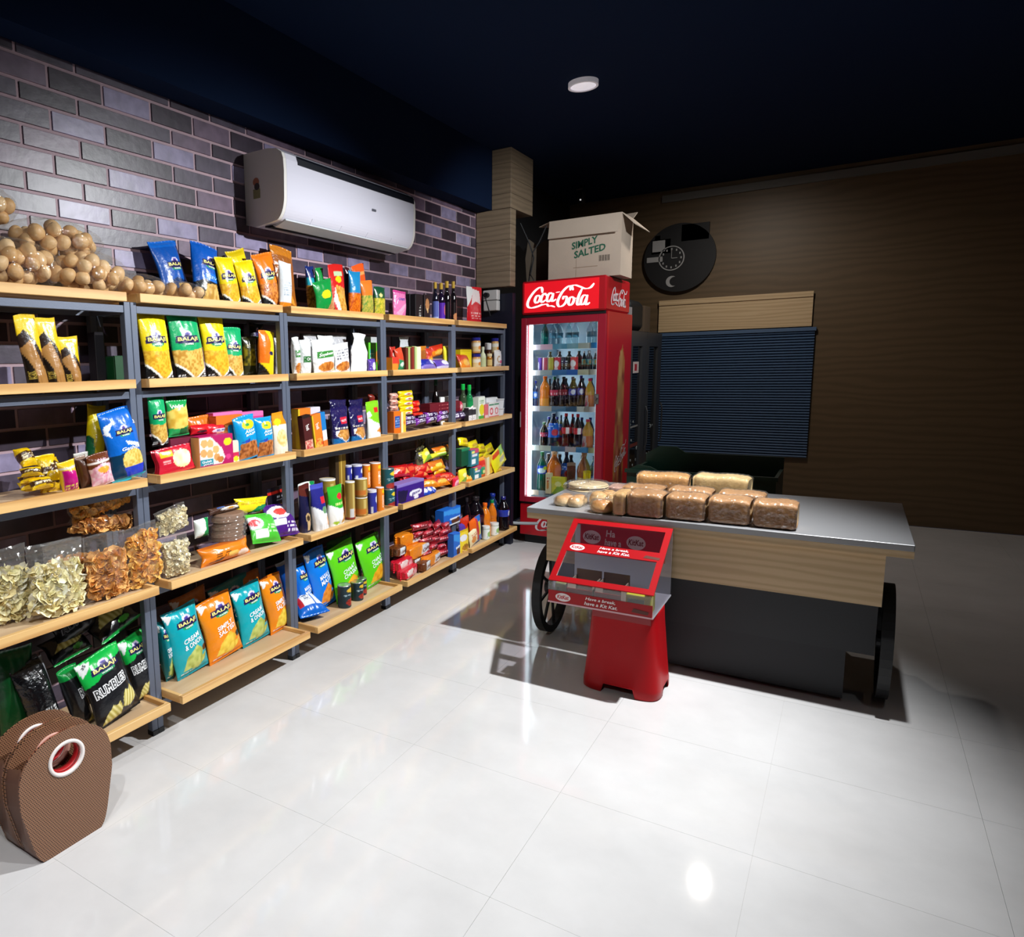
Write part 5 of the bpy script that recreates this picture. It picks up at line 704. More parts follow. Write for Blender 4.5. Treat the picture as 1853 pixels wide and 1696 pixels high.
('stand',0.376,2.911,0.665,0.087,0.259,0.07,0,0,0,'darkcereal', 'dark navy cereal pouch with round seal, fourth shelf third rack', None),
('pouch',0.336,2.985,0.665,0.149,0.256,0.05,0,0,0,'greenwhite', 'green white pouch top at back, fourth shelf third rack', None),
('stand',0.421,2.994,0.665,0.117,0.252,0.1,3,3,0,'navywhite', 'navy and white pouch with red tag, fourth shelf third rack', None),
('stand',0.421,3.133,0.665,0.135,0.222,0.1,2,0,0,'greenwh', 'green and white pouch with red tag, fourth shelf third rack', None),
('can',0.346,3.164,0.665,0.092,0.252,0.09,0,0,0,'goldcan', 'gold tin with white lid at the back left, fourth shelf third rack', None),
('can',0.416,3.285,0.665,0.056,0.225,0.07,0,0,0,'goldcan2', 'tall gold tin with white lid and food picture, fourth shelf third rack', None),
('can',0.411,3.401,0.665,0.079,0.113,0.08,0,0,0,'goldcan', 'lower gold tin of the stacked pair, fourth shelf third rack', None),
('can',0.411,3.404,0.779,0.076,0.111,0.08,0,0,0,'goldcan', 'upper gold tin of the stacked pair, fourth shelf third rack', None),
('tallbox',0.336,3.278,0.665,0.101,0.395,0.05,0,0,0,'goldbox', 'tall gold gift carton with biscuits, fourth shelf third rack', None),
('can',0.366,3.342,0.885,0.043,0.087,0.05,0,0,0,'tubeblue', 'blue drum tin, leftmost in the upper row, fourth shelf third rack', None),
('can',0.371,3.421,0.875,0.066,0.092,0.06,0,0,0,'tubeblue', 'blue and white drum tin in upper row, fourth shelf third rack', None),
('can',0.364,3.53,0.808,0.052,0.144,0.055,0,0,0,'tubeor', 'orange drum tin, left in upper row, fourth shelf third rack', None),
('can',0.371,3.62,0.795,0.07,0.159,0.06,0,0,0,'tubeor', 'orange drum tin, right in upper row, fourth shelf third rack', None),
('can',0.431,3.488,0.665,0.058,0.146,0.06,0,0,0,'tubeblue', 'blue and white drum tin in lower row, fourth shelf third rack', None),
('can',0.431,3.576,0.665,0.052,0.147,0.06,0,0,0,'tubeor', 'orange drum tin in lower row, fourth shelf third rack', None),
('can',0.406,3.704,0.782,0.086,0.129,0.07,0,0,0,'tealcan', 'upper teal tin by the post, fourth shelf third rack', None),
('can',0.426,3.689,0.665,0.072,0.119,0.07,0,0,0,'tealcan', 'lower teal tin with red cherries, fourth shelf third rack', None),
('box',0.421,3.892,0.665,0.346,0.133,0.09,0,0,0,'purplebox', 'purple display carton with white oval, fourth shelf fourth rack', None),
('pouch',0.361,3.951,0.802,0.181,0.086,0.06,35,0,-20,'redtoffee', 'first from left, shiny red toffee packet heaped behind the purple carton, fourth shelf fourth rack', 'red toffee packets on the fourth shelf'),
('pouch',0.331,4.076,0.787,0.188,0.086,0.06,35,0,11,'redtoffee', 'third from left, shiny red toffee packet heaped behind the purple carton, fourth shelf fourth rack', 'red toffee packets on the fourth shelf'),
('pouch',0.361,4.092,0.791,0.19,0.085,0.06,35,0,2,'redtoffee', 'fifth from left, shiny red toffee packet heaped behind the purple carton, fourth shelf fourth rack', 'red toffee packets on the fourth shelf'),
('pouch',0.331,4.212,0.776,0.197,0.086,0.06,35,0,-7,'redtoffee', 'seventh from left, shiny red toffee packet heaped behind the purple carton, fourth shelf fourth rack', 'red toffee packets on the fourth shelf'),
('pouch',0.361,4.229,0.78,0.199,0.085,0.06,35,0,-16,'redtoffee', 'ninth from left, shiny red toffee packet heaped behind the purple carton, fourth shelf fourth rack', 'red toffee packets on the fourth shelf'),
('pouch',0.331,4.044,0.762,0.187,0.076,0.06,35,0,15,'redtoffee', 'second from left, shiny red toffee packet heaped behind the purple carton, fourth shelf fourth rack', 'red toffee packets on the fourth shelf'),
('pouch',0.361,4.06,0.766,0.189,0.075,0.06,35,0,6,'redtoffee', 'fourth from left, shiny red toffee packet heaped behind the purple carton, fourth shelf fourth rack', 'red toffee packets on the fourth shelf'),
('pouch',0.331,4.18,0.75,0.196,0.076,0.06,35,0,-3,'redtoffee', 'sixth from left, shiny red toffee packet heaped behind the purple carton, fourth shelf fourth rack', 'red toffee packets on the fourth shelf'),
('pouch',0.361,4.197,0.754,0.198,0.074,0.06,35,0,-12,'redtoffee', 'eighth from left, shiny red toffee packet heaped behind the purple carton, fourth shelf fourth rack', 'red toffee packets on the fourth shelf'),
('pouch',0.434,4.2,0.696,0.168,0.07,0.055,40,0,-30,'orange_red', 'first from left, red orange sweet packet in the loose pile, fourth shelf fourth rack', 'red orange sweets piled on the fourth shelf'),
('pouch',0.399,4.339,0.7,0.173,0.075,0.055,40,0,17,'redtoffee', 'second from left, red orange sweet packet in the loose pile, fourth shelf fourth rack', 'red orange sweets piled on the fourth shelf'),
('pouch',0.364,4.466,0.699,0.179,0.081,0.055,40,0,4,'darkredp', 'third from left, red orange sweet packet in the loose pile, fourth shelf fourth rack', 'red orange sweets piled on the fourth shelf'),
('pouch',0.434,4.39,0.679,0.178,0.072,0.055,40,0,-9,'orange_red', 'fourth from left, red orange sweet packet in the loose pile, fourth shelf fourth rack', 'red orange sweets piled on the fourth shelf'),
('pouch',0.399,4.518,0.684,0.184,0.078,0.055,40,0,-22,'redtoffee', 'fifth from left, red orange sweet packet in the loose pile, fourth shelf fourth rack', 'red orange sweets piled on the fourth shelf'),
('pouch',0.364,4.666,0.683,0.191,0.084,0.055,40,0,25,'darkredp', 'sixth from left, red orange sweet packet in the loose pile, fourth shelf fourth rack', 'red orange sweets piled on the fourth shelf'),
('pouch',0.434,4.588,0.662,0.189,0.075,0.055,40,0,12,'orange_red', 'seventh from left, red orange sweet packet in the loose pile, fourth shelf fourth rack', 'red orange sweets piled on the fourth shelf'),
('pouch',0.399,4.726,0.666,0.196,0.08,0.055,40,0,-1,'redtoffee', 'eighth from left, red orange sweet packet in the loose pile, fourth shelf fourth rack', 'red orange sweets piled on the fourth shelf'),
('pouch',0.364,4.865,0.665,0.203,0.086,0.055,40,0,-14,'darkredp', 'ninth from left, red orange sweet packet in the loose pile, fourth shelf fourth rack', 'red orange sweets piled on the fourth shelf'),
('pouch',0.434,4.784,0.643,0.202,0.077,0.055,40,0,-27,'orange_red', 'tenth from left, red orange sweet packet in the loose pile, fourth shelf fourth rack', 'red orange sweets piled on the fourth shelf'),
('pouch',0.459,4.107,0.665,0.076,0.06,0.035,45,0,-20,'bluewhitep', 'first from left, small blue white sweet packet at the shelf edge, fourth shelf fourth rack', 'blue white sweets on the fourth shelf'),
('pouch',0.459,4.171,0.665,0.078,0.06,0.035,45,0,0,'bluewhitep', 'second from left, small blue white sweet packet at the shelf edge, fourth shelf fourth rack', 'blue white sweets on the fourth shelf'),
('pouch',0.459,4.234,0.665,0.079,0.06,0.035,45,0,20,'bluewhitep', 'third from left, small blue white sweet packet at the shelf edge, fourth shelf fourth rack', 'blue white sweets on the fourth shelf'),
('pouch',0.456,4.536,0.665,0.127,0.074,0.04,0,0,10,'pinkround', 'pink heart shaped sweet packet, fourth shelf fourth rack', None),
('pouch',0.426,4.71,0.665,0.133,0.105,0.05,0,0,0,'yelgreen', 'yellow green packet by the post, at front, fourth shelf fourth rack', None),
('pouch',0.366,4.448,0.786,0.227,0.073,0.05,25,0,0,'yelor', 'second from left, yellow snack packet in the upper heap, fourth shelf fourth rack', 'yellow snack packets on the fourth shelf'),
('pouch',0.356,4.493,0.754,0.182,0.049,0.05,25,0,0,'yelor', 'third from left, yellow snack packet in the upper heap, fourth shelf fourth rack', 'yellow snack packets on the fourth shelf'),
('pouch',0.346,4.332,0.853,0.148,0.084,0.05,25,10,0,'yelgreen', 'first from left, yellow snack packet in the upper heap, fourth shelf fourth rack', 'yellow snack packets on the fourth shelf'),
('pouch',0.336,4.539,0.869,0.307,0.037,0.05,25,0,0,'yelgreen', 'fourth from left, yellow snack packet in the upper heap, fourth shelf fourth rack', 'yellow snack packets on the fourth shelf'),
('pouch',0.326,4.591,0.887,0.261,0.056,0.05,25,0,0,'yelor', 'fifth from left, yellow snack packet in the upper heap, fourth shelf fourth rack', 'yellow snack packets on the fourth shelf'),
('pouch',0.316,4.736,0.753,0.248,0.091,0.05,25,-30,0,'yelgreen', 'sixth from left, yellow snack packet in the upper heap, fourth shelf fourth rack', 'yellow snack packets on the fourth shelf'),
('clear',0.316,4.259,0.939,0.08,0.118,0.05,0,-8,0,'ch_dark', 'tall dark clear bag of dry leaves, fourth shelf fourth rack', None),
('clear',0.331,4.233,0.665,0.08,0.278,0.06,0,0,0,'ch_dark', 'short dark clear bag below the tall one, fourth shelf fourth rack', None),
('box',0.411,4.74,0.792,0.141,0.129,0.06,0,0,0,'greencart', 'dark green carton, upper left, fourth shelf fifth rack', None),
('box',0.431,4.852,0.778,0.14,0.125,0.06,0,0,0,'teabox', 'teal and white tea carton, upper right, fourth shelf fifth rack', None),
('box',0.416,4.835,0.665,0.073,0.108,0.05,0,0,0,'greencart', 'dark green carton, lower left, fourth shelf fifth rack', None),
('box',0.441,4.881,0.665,0.135,0.103,0.06,0,0,0,'teabox', 'teal and pink tea carton, lower right, fourth shelf fifth rack', None),
('pouch',0.406,5.072,0.665,0.156,0.149,0.05,0,0,0,'redtea', 'red foil packet with orange top, fourth shelf fifth rack', None),
('box',0.421,5.178,0.665,0.11,0.144,0.04,0,6,0,'yelcarton', 'yellow carton with green leaf, fourth shelf fifth rack', None),
('pouch',0.456,4.989,0.665,0.112,0.084,0.03,0,0,0,'greenred', 'green red packet at shelf edge, fourth shelf fifth rack', None),
('pouch',0.366,4.859,0.911,0.15,0.07,0.05,20,-10,0,'yelpack2', 'first from left, yellow spice packet along the back of the shelf, fourth shelf fifth rack', 'yellow spice packets at the back of the fourth shelf'),
('pouch',0.356,5.051,0.873,0.193,0.066,0.05,20,3,0,'yelpack2', 'second from left, yellow spice packet along the back of the shelf, fourth shelf fifth rack', 'yellow spice packets at the back of the fourth shelf'),
('pouch',0.346,5.219,0.828,0.159,0.071,0.05,20,-4,0,'yelpack2', 'third from left, yellow spice packet along the back of the shelf, fourth shelf fifth rack', 'yellow spice packets at the back of the fourth shelf'),
('pouch',0.336,5.38,0.783,0.246,0.073,0.05,20,9,0,'yelpack2', 'fifth from left, yellow spice packet along the back of the shelf, fourth shelf fifth rack', 'yellow spice packets at the back of the fourth shelf'),
('pouch',0.326,5.298,0.787,0.236,0.059,0.05,20,2,0,'yelpack2', 'fourth from left, yellow spice packet along the back of the shelf, fourth shelf fifth rack', 'yellow spice packets at the back of the fourth shelf'),
('pouch',0.451,5.354,0.665,0.298,0.147,0.04,12,18,0,'yeltri', 'yellow pouch with red tag and leaf, leaning, fourth shelf fifth rack', None),
('pouch',0.456,5.301,0.665,0.166,0.06,0.03,50,0,0,'yelor', 'small orange packet lying flat, fourth shelf fifth rack', None),
('pouch',0.444,1.625,0.17,0.207,0.28,0.085,14,9,0,'rumbles', 'black and green ridged crisps bag at the front, bottom shelf first rack', None),
('pouch',0.377,1.823,0.17,0.135,0.275,0.08,12,8,0,'rumbles2', 'black and green ridged crisps bag behind, right, bottom shelf first rack', None),
('pouch',0.372,1.516,0.17,0.09,0.252,0.09,8,9,0,'rumbles3', 'black crisps bag behind the front one, left, bottom shelf first rack', None),
('pouch',0.312,1.765,0.418,0.257,0.155,0.09,50,16,0,'rumblesb', 'black crisps bag with ridged chip print lying back, bottom shelf first rack', None),
('pouch',0.297,1.541,0.395,0.192,0.11,0.1,45,8,0,'rumblesb', 'black crisps bag with folded silver edge, left heap, bottom shelf first rack', None),
('pouch',0.347,1.386,0.17,0.133,0.308,0.12,10,8,0,'blackfoil', 'black crumpled crisps bag with silver seam, bottom shelf first rack', None),
('pouch',0.282,1.584,0.482,0.201,0.119,0.07,20,14,0,'rumblesd', 'dark crisps bag with outlined lettering at the back, bottom shelf first rack', None),
('pouch',0.282,1.885,0.317,0.106,0.127,0.07,20,0,0,'blackfoil', 'black crisps bag squeezed against the post, bottom shelf first rack', None),
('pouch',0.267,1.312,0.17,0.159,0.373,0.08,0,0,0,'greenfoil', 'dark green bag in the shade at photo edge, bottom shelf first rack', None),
('pouch',0.367,2.087,0.17,0.201,0.314,0.08,10,5,0,'w_teal', 'teal cream and onion crisps bag, leftmost, bottom shelf second rack', None),
('pouch',0.367,2.295,0.17,0.223,0.301,0.08,10,5,0,'w_or', 'orange salted crisps bag between the teal ones, bottom shelf second rack', None),
('pouch',0.357,2.519,0.17,0.206,0.296,0.08,10,4,0,'w_teal', 'teal cream and onion crisps bag, second, bottom shelf second rack', None),
('pouch',0.357,2.708,0.17,0.168,0.298,0.08,10,4,0,'w_or', 'orange salted crisps bag, rightmost, bottom shelf second rack', None),
('pouch',0.327,1.982,0.17,0.048,0.274,0.08,6,4,0,'w_teal_shaded', 'teal crisps bag edge beside the post, bottom shelf second rack', None),
('pouch',0.252,2.236,0.17,0.227,0.32,0.07,8,5,0,'w_or_shaded', 'orange crisps bag in shade, second row left, bottom shelf second rack', None),
('pouch',0.252,2.502,0.17,0.284,0.303,0.07,8,5,0,'w_teal_shaded', 'teal crisps bag in shade, second row middle, bottom shelf second rack', None),
('pouch',0.252,2.625,0.17,0.221,0.306,0.07,8,5,0,'w_or_shaded', 'orange crisps bag in shade, second row right, bottom shelf second rack', None),
('pouch',0.347,3.12,0.17,0.193,0.346,0.08,10,6,0,'w_blue', 'blue masala crisps bag, right one, bottom shelf third rack', None),
('pouch',0.327,2.98,0.17,0.115,0.286,0.08,10,6,0,'w_blue', 'blue masala crisps bag, left by the post, bottom shelf third rack', None),
('pouch',0.297,2.901,0.17,0.117,0.325,0.1,10,6,0,'bluefoil', 'plain blue crisps bag behind the post, bottom shelf third rack', None),
('pouch',0.437,2.904,0.17,0.19,0.24,0.1,72,0,-18,'bluelie', 'blue crisps bag lying on its front showing back panel, bottom shelf third rack', None),
('pouch',0.367,3.327,0.17,0.272,0.327,0.08,10,5,0,'w_green', 'bright green crisps bag behind the tins, bottom shelf third rack', None),
('pouch',0.367,3.628,0.17,0.279,0.304,0.08,10,6,0,'w_green', 'bright green crisps bag by the post, bottom shelf third rack', None),
('pouch',0.267,3.436,0.17,0.274,0.333,0.06,6,4,0,'greenfoil', 'dark green bag in shade behind, bottom shelf third rack', None),
('can',0.429,3.186,0.17,0.077,0.133,0.075,0,0,0,'tomcan', 'dark tin with red fruit, nearest the lip, bottom shelf third rack', None),
('can',0.419,3.329,0.17,0.074,0.112,0.075,0,0,0,'tomcan', 'dark tin with red fruit, in the middle, bottom shelf third rack', None),
('can',0.382,3.423,0.17,0.071,0.101,0.07,0,0,0,'tomcan', 'dark tin with red fruit, at the back, bottom shelf third rack', None),
('cake',0.364,4.019,0.349,0.282,0.086,0.085,0,0,-6,'cake_o', 'orange wrapped cake, topmost of the three, bottom shelf fourth rack', None),
('cake',0.404,4.058,0.261,0.343,0.092,0.085,0,0,4,'cake_o', 'orange wrapped cake, middle of the three, bottom shelf fourth rack', None),
('cake',0.434,4.183,0.178,0.309,0.077,0.085,0,0,8,'cake_o', 'orange wrapped cake, lowest by the lip, bottom shelf fourth rack', None),
('cake',0.404,3.815,0.325,0.135,0.062,0.085,0,0,0,'cake_b', 'brown white wrapped cake by the post, bottom shelf fourth rack', None),
('cake',0.414,3.852,0.225,0.255,0.078,0.085,0,0,6,'cake_r', 'red wrapped cake, upper one, bottom shelf fourth rack', None),
('cake',0.454,3.849,0.183,0.267,0.067,0.085,0,0,12,'cake_r', 'red wrapped cake, lower one at front, bottom shelf fourth rack', None),
('cake',0.454,4.056,0.173,0.165,0.07,0.085,0,0,10,'cake_b', 'brown wrapped cake at the front lip, bottom shelf fourth rack', None),
('cake',0.404,4.001,0.22,0.15,0.042,0.085,0,0,0,'cake_b', 'brown wrapped cake between red and orange, bottom shelf fourth rack', None),
('pouch',0.432,4.076,0.443,0.174,0.047,0.05,20,0,-15,'redchoc', 'shiny dark red chocolate packet, first from left in topmost row of the large pile', 'dark red chocolate packets piled on the bottom shelf'),
('pouch',0.412,4.227,0.414,0.183,0.048,0.05,20,0,14,'redchoc', 'shiny dark red chocolate packet, second from left in topmost row of the large pile', 'dark red chocolate packets piled on the bottom shelf'),
('pouch',0.432,4.313,0.404,0.188,0.049,0.05,20,0,13,'redchoc', 'shiny dark red chocolate packet, third from left in topmost row of the large pile', 'dark red chocolate packets piled on the bottom shelf'),
('pouch',0.412,4.478,0.373,0.198,0.05,0.05,20,0,12,'redchoc', 'shiny dark red chocolate packet, fourth from left in topmost row of the large pile', 'dark red chocolate packets piled on the bottom shelf'),
('pouch',0.412,4.096,0.389,0.175,0.047,0.05,20,0,2,'redchoc', 'shiny dark red chocolate packet, first from left in second row of the large pile', 'dark red chocolate packets piled on the bottom shelf'),
('pouch',0.432,4.177,0.379,0.18,0.047,0.05,20,0,1,'redchoc', 'shiny dark red chocolate packet, second from left in second row of the large pile', 'dark red chocolate packets piled on the bottom shelf'),
('pouch',0.412,4.336,0.348,0.189,0.049,0.05,20,0,0,'redchoc', 'shiny dark red chocolate packet, third from left in second row of the large pile', 'dark red chocolate packets piled on the bottom shelf'),
('pouch',0.432,4.425,0.336,0.196,0.049,0.05,20,0,-1,'redchoc', 'shiny dark red chocolate packet, fourth from left in second row of the large pile', 'dark red chocolate packets piled on the bottom shelf'),
('pouch',0.432,4.143,0.334,0.162,0.047,0.05,20,0,-11,'redchoc', 'shiny dark red chocolate packet, first from left in third row of the large pile', 'dark red chocolate packets piled on the bottom shelf'),
('pouch',0.412,4.3,0.302,0.17,0.049,0.05,20,0,-12,'redchoc', 'shiny dark red chocolate packet, second from left in third row of the large pile', 'dark red chocolate packets piled on the bottom shelf'),
('pouch',0.432,4.388,0.289,0.176,0.049,0.05,20,0,-13,'redchoc', 'shiny dark red chocolate packet, third from left in third row of the large pile', 'dark red chocolate packets piled on the bottom shelf'),
('pouch',0.412,4.557,0.255,0.185,0.051,0.05,20,0,-14,'redchoc', 'shiny dark red chocolate packet, fourth from left in third row of the large pile', 'dark red chocolate packets piled on the bottom shelf'),
('pouch',0.412,4.163,0.279,0.163,0.047,0.05,20,0,6,'redchoc', 'shiny dark red chocolate packet, first from left in fourth row of the large pile', 'dark red chocolate packets piled on the bottom shelf'),
('pouch',0.432,4.247,0.267,0.168,0.048,0.05,20,0,5,'redchoc', 'shiny dark red chocolate packet, second from left in fourth row of the large pile', 'dark red chocolate packets piled on the bottom shelf'),
('pouch',0.412,4.409,0.232,0.176,0.049,0.05,20,0,4,'redchoc', 'shiny dark red chocolate packet, third from left in fourth row of the large pile', 'dark red chocolate packets piled on the bottom shelf'),
('pouch',0.432,4.502,0.218,0.182,0.05,0.05,20,0,3,'redchoc', 'shiny dark red chocolate packet, fourth from left in fourth row of the large pile', 'dark red chocolate packets piled on the bottom shelf'),
('pouch',0.432,4.141,0.239,0.162,0.047,0.05,20,0,-7,'redchoc', 'shiny dark red chocolate packet, first from left in lowest row of the large pile', 'dark red chocolate packets piled on the bottom shelf'),
('pouch',0.412,4.298,0.203,0.17,0.048,0.05,20,0,-8,'redchoc', 'shiny dark red chocolate packet, second from left in lowest row of the large pile', 'dark red chocolate packets piled on the bottom shelf'),
('pouch',0.432,4.387,0.19,0.176,0.049,0.05,20,0,-9,'redchoc', 'shiny dark red chocolate packet, third from left in lowest row of the large pile', 'dark red chocolate packets piled on the bottom shelf'),
('pouch',0.412,4.556,0.152,0.185,0.051,0.05,20,0,-10,'redchoc', 'shiny dark red chocolate packet, fourth from left in lowest row of the large pile', 'dark red chocolate packets piled on the bottom shelf'),
('box',0.382,4.566,0.374,0.267,0.124,0.07,0,0,0,'bluechoc', 'large blue carton with brown picture on the pile, bottom shelf fourth rack', None),
('box',0.472,4.481,0.17,0.101,0.169,0.05,0,0,0,'bluechoc', 'small blue carton with brown drink picture, bottom shelf fourth rack', None),
('stand',0.467,4.625,0.17,0.205,0.157,0.06,0,0,0,'yelpouch', 'yellow pouch stack by the post, bottom shelf fourth rack', None),
('wine',0.332,4.475,0.399,0.083,0.105,0.07,0,0,0,'darkjar', 'dark bottle with pale shoulder at the back, bottom shelf fourth rack', None),
('soda',0.372,4.894,0.17,0.067,0.35,0.07,0,0,0,'cola', 'black cola bottle, leftmost at back, bottom shelf fifth rack', None),
('soda',0.367,5.062,0.17,0.147,0.332,0.08,0,0,0,'cola', 'large black cola bottle in the back row, bottom shelf fifth rack', None),
('soda',0.422,5.119,0.17,0.094,0.275,0.07,0,0,0,'orangeade', 'orange drink bottle with orange cap, left, bottom shelf fifth rack', None),
('soda',0.402,5.299,0.17,0.081,0.265,0.07,0,0,0,'orangeg', 'orange drink bottle with green cap, right, bottom shelf fifth rack', None),
('soda',0.342,5.446,0.17,0.115,0.291,0.07,0,0,0,'bluecap', 'dark bottle with blue cap in the back row, bottom shelf fifth rack', None),
('soda',0.452,5.411,0.17,0.102,0.281,0.07,0,0,0,'cola_b', 'cola bottle with blue cap and blue label, bottom shelf fifth rack', None),
('soda',0.422,5.461,0.17,0.085,0.255,0.07,0,0,0,'cola_r', 'cola bottle with green cap and pink label, bottom shelf fifth rack', None),
('pouch',0.417,4.761,0.17,0.144,0.229,0.06,0,0,0,'orange_red', 'orange foil packet behind the striped one, bottom shelf fifth rack', None),
('pouch',0.462,4.871,0.17,0.199,0.202,0.05,0,8,0,'stripe', 'orange pouch with blue yellow panel, bottom shelf fifth rack', None),
('pouch',0.477,4.8,0.17,0.146,0.124,0.04,0,14,0,'creampk', 'cream packet at the left end, bottom shelf fifth rack', None),
('pouch',0.427,4.706,0.17,0.121,0.196,0.04,0,0,0,'purplew', 'purple white packet behind the cream packet, bottom shelf fifth rack', None),
('jar',0.467,5.04,0.17,0.062,0.11,0.06,0,0,0,'whitejar', 'white green jar, left one, bottom shelf fifth rack', None),
('jar',0.467,5.201,0.17,0.071,0.104,0.06,0,0,0,'whitejar', 'white green jar, right one, bottom shelf fifth rack', None),
]
FRIDGE=[
('pet', 0.621, 5.86, 1.66, 0.062, 0.2, 'green', 'dark teal bottle on the uppermost shelf of the lit cooler', None),
('pet', 0.692, 5.86, 1.66, 0.062, 0.2, 'water', 'first from left, clear water bottle on the uppermost shelf of the lit cooler', 'water bottles in the cooler'),
('pet', 0.742, 5.86, 1.66, 0.062, 0.2, 'water', 'second from left, clear water bottle on the uppermost shelf of the lit cooler', 'water bottles in the cooler'),
('pet', 0.822, 5.86, 1.66, 0.062, 0.2, 'water', 'third from left, clear water bottle on the uppermost shelf of the lit cooler', 'water bottles in the cooler'),
('pet', 0.872, 5.86, 1.66, 0.062, 0.2, 'water', 'fourth from left, clear water bottle on the uppermost shelf of the lit cooler', 'water bottles in the cooler'),
('pet', 0.996, 5.86, 1.66, 0.062, 0.2, 'water', 'fifth from left, clear water bottle on the uppermost shelf of the lit cooler', 'water bottles in the cooler'),
('pet', 1.037, 5.86, 1.66, 0.062, 0.2, 'water', 'sixth from left, clear water bottle on the uppermost shelf of the lit cooler', 'water bottles in the cooler'),
('can', 0.583, 5.86, 1.45, 0.035, 0.146, 'c_purple', 'purple can in the can row of the cooler', None),
('can', 0.624, 5.86, 1.45, 0.042, 0.144, 'c_pink', 'pink red can in the can row of the cooler', None),
('can', 0.679, 5.86, 1.45, 0.047, 0.143, 'c_yel', 'olive yellow can in the can row of the cooler', None),
('can', 0.732, 5.86, 1.45, 0.054, 0.141, 'c_red', 'red can with white disc, left in the can row of the cooler', None),
('can', 0.776, 5.86, 1.45, 0.029, 0.14, 'c_black', 'black can, left in the can row of the cooler', None),
('can', 0.812, 5.86, 1.45, 0.043, 0.139, 'c_black', 'black can, right in the can row of the cooler', None),
('can', 0.87, 5.86, 1.45, 0.06, 0.138, 'c_red', 'red can with white disc, right in the can row of the cooler', None),
('pet', 0.95, 5.86, 1.45, 0.04, 0.166, 'teal_l', 'first from left, dark bottle with turquoise label beside the cans', 'turquoise label bottles in the cooler'),
('pet', 0.995, 5.86, 1.45, 0.039, 0.164, 'teal_l', 'second from left, dark bottle with turquoise label beside the cans', 'turquoise label bottles in the cooler'),
('pet', 1.041, 5.86, 1.45, 0.035, 0.163, 'teal_l', 'third from left, dark bottle with turquoise label beside the cans', 'turquoise label bottles in the cooler'),
('pet', 0.548, 5.86, 1.152, 0.046, 0.228, 'bluecap', 'slim blue bottle at left of the middle cooler shelf', None),
('pet', 0.628, 5.86, 1.152, 0.085, 0.266, 'orangeade', 'orange drink bottle on the middle cooler shelf', None),
('pet', 0.709, 5.86, 1.152, 0.072, 0.261, 'cola_r', 'cola bottle with red label beside the orange drink', None),
('pet', 0.786, 5.86, 1.152, 0.073, 0.26, 'cola_r2', 'second red label cola bottle on middle cooler shelf', None),
('pet', 0.861, 5.86, 1.152, 0.067, 0.259, 'cola_b', 'blue label cola bottle on middle cooler shelf, left', None),
('pet', 0.93, 5.86, 1.152, 0.061, 0.268, 'cola_b', 'blue label cola bottle on middle cooler shelf, right', None),
('pet', 1.002, 5.86, 1.152, 0.073, 0.244, 'mango', 'mango drink bottle with pink cap in the cooler', None),
('pet', 0.605, 5.92, 0.82, 0.072, 0.206, 'cola_r', 'dim cola bottle at left of the fourth cooler shelf', None),
('pet', 0.707, 5.86, 0.82, 0.087, 0.287, 'bluecap2', 'blue label bottle on the fourth cooler shelf', None),
('pet', 0.747, 5.93, 0.82, 0.04, 0.268, 'bluecap2', 'second blue label bottle just behind the first', None),
('pet', 0.816, 5.85, 0.82, 0.069, 0.29, 'coke', 'glass cola bottle with red cap, left', None),
('pet', 0.841, 5.94, 0.82, 0.046, 0.279, 'coke', 'glass cola bottle with red cap, half hidden', None),
('pet', 0.913, 5.85, 0.82, 0.069, 0.286, 'coke', 'glass cola bottle with red cap, right', None),
('pet', 0.994, 5.86, 0.82, 0.087, 0.244, 'mango', 'mango bottle with red cap on fourth cooler shelf', None),
('pet', 0.614, 5.86, 0.435, 0.084, 0.343, 'sprite', 'large green bottle at left of the bottom cooler shelf', None),
('pet', 0.711, 5.88, 0.435, 0.123, 0.353, 'orangebig', 'large orange bottle in the bottom of the cooler', None),
('pet', 0.802, 5.92, 0.435, 0.082, 0.348, 'bluecap2', 'blue label bottle on the bottom cooler shelf', None),
('pet', 0.969, 5.86, 0.435, 0.112, 0.354, 'caramel', 'large caramel bottle with yellow label in the cooler', None),
('pet', 1.041, 5.86, 0.435, 0.042, 0.273, 'bluecap', 'short blue bottle at right of bottom cooler shelf', None),
('box', 0.702, 5.79, 0.435, 0.045, 0.173, 'creampk', 'small orange white carton before the orange bottle', None),
('box', 0.784, 5.8, 0.435, 0.114, 0.143, 'yelgreen', 'yellow green tub carton in the bottom of the cooler', None),
('pouchf', 0.877, 5.82, 0.435, 0.073, 0.269, 'brown', 'brown packet standing in the bottom of the cooler', None),
('pouchf', 1.016, 5.79, 0.435, 0.063, 0.214, 'yellow', 'yellow packet before the caramel bottle', None),
]
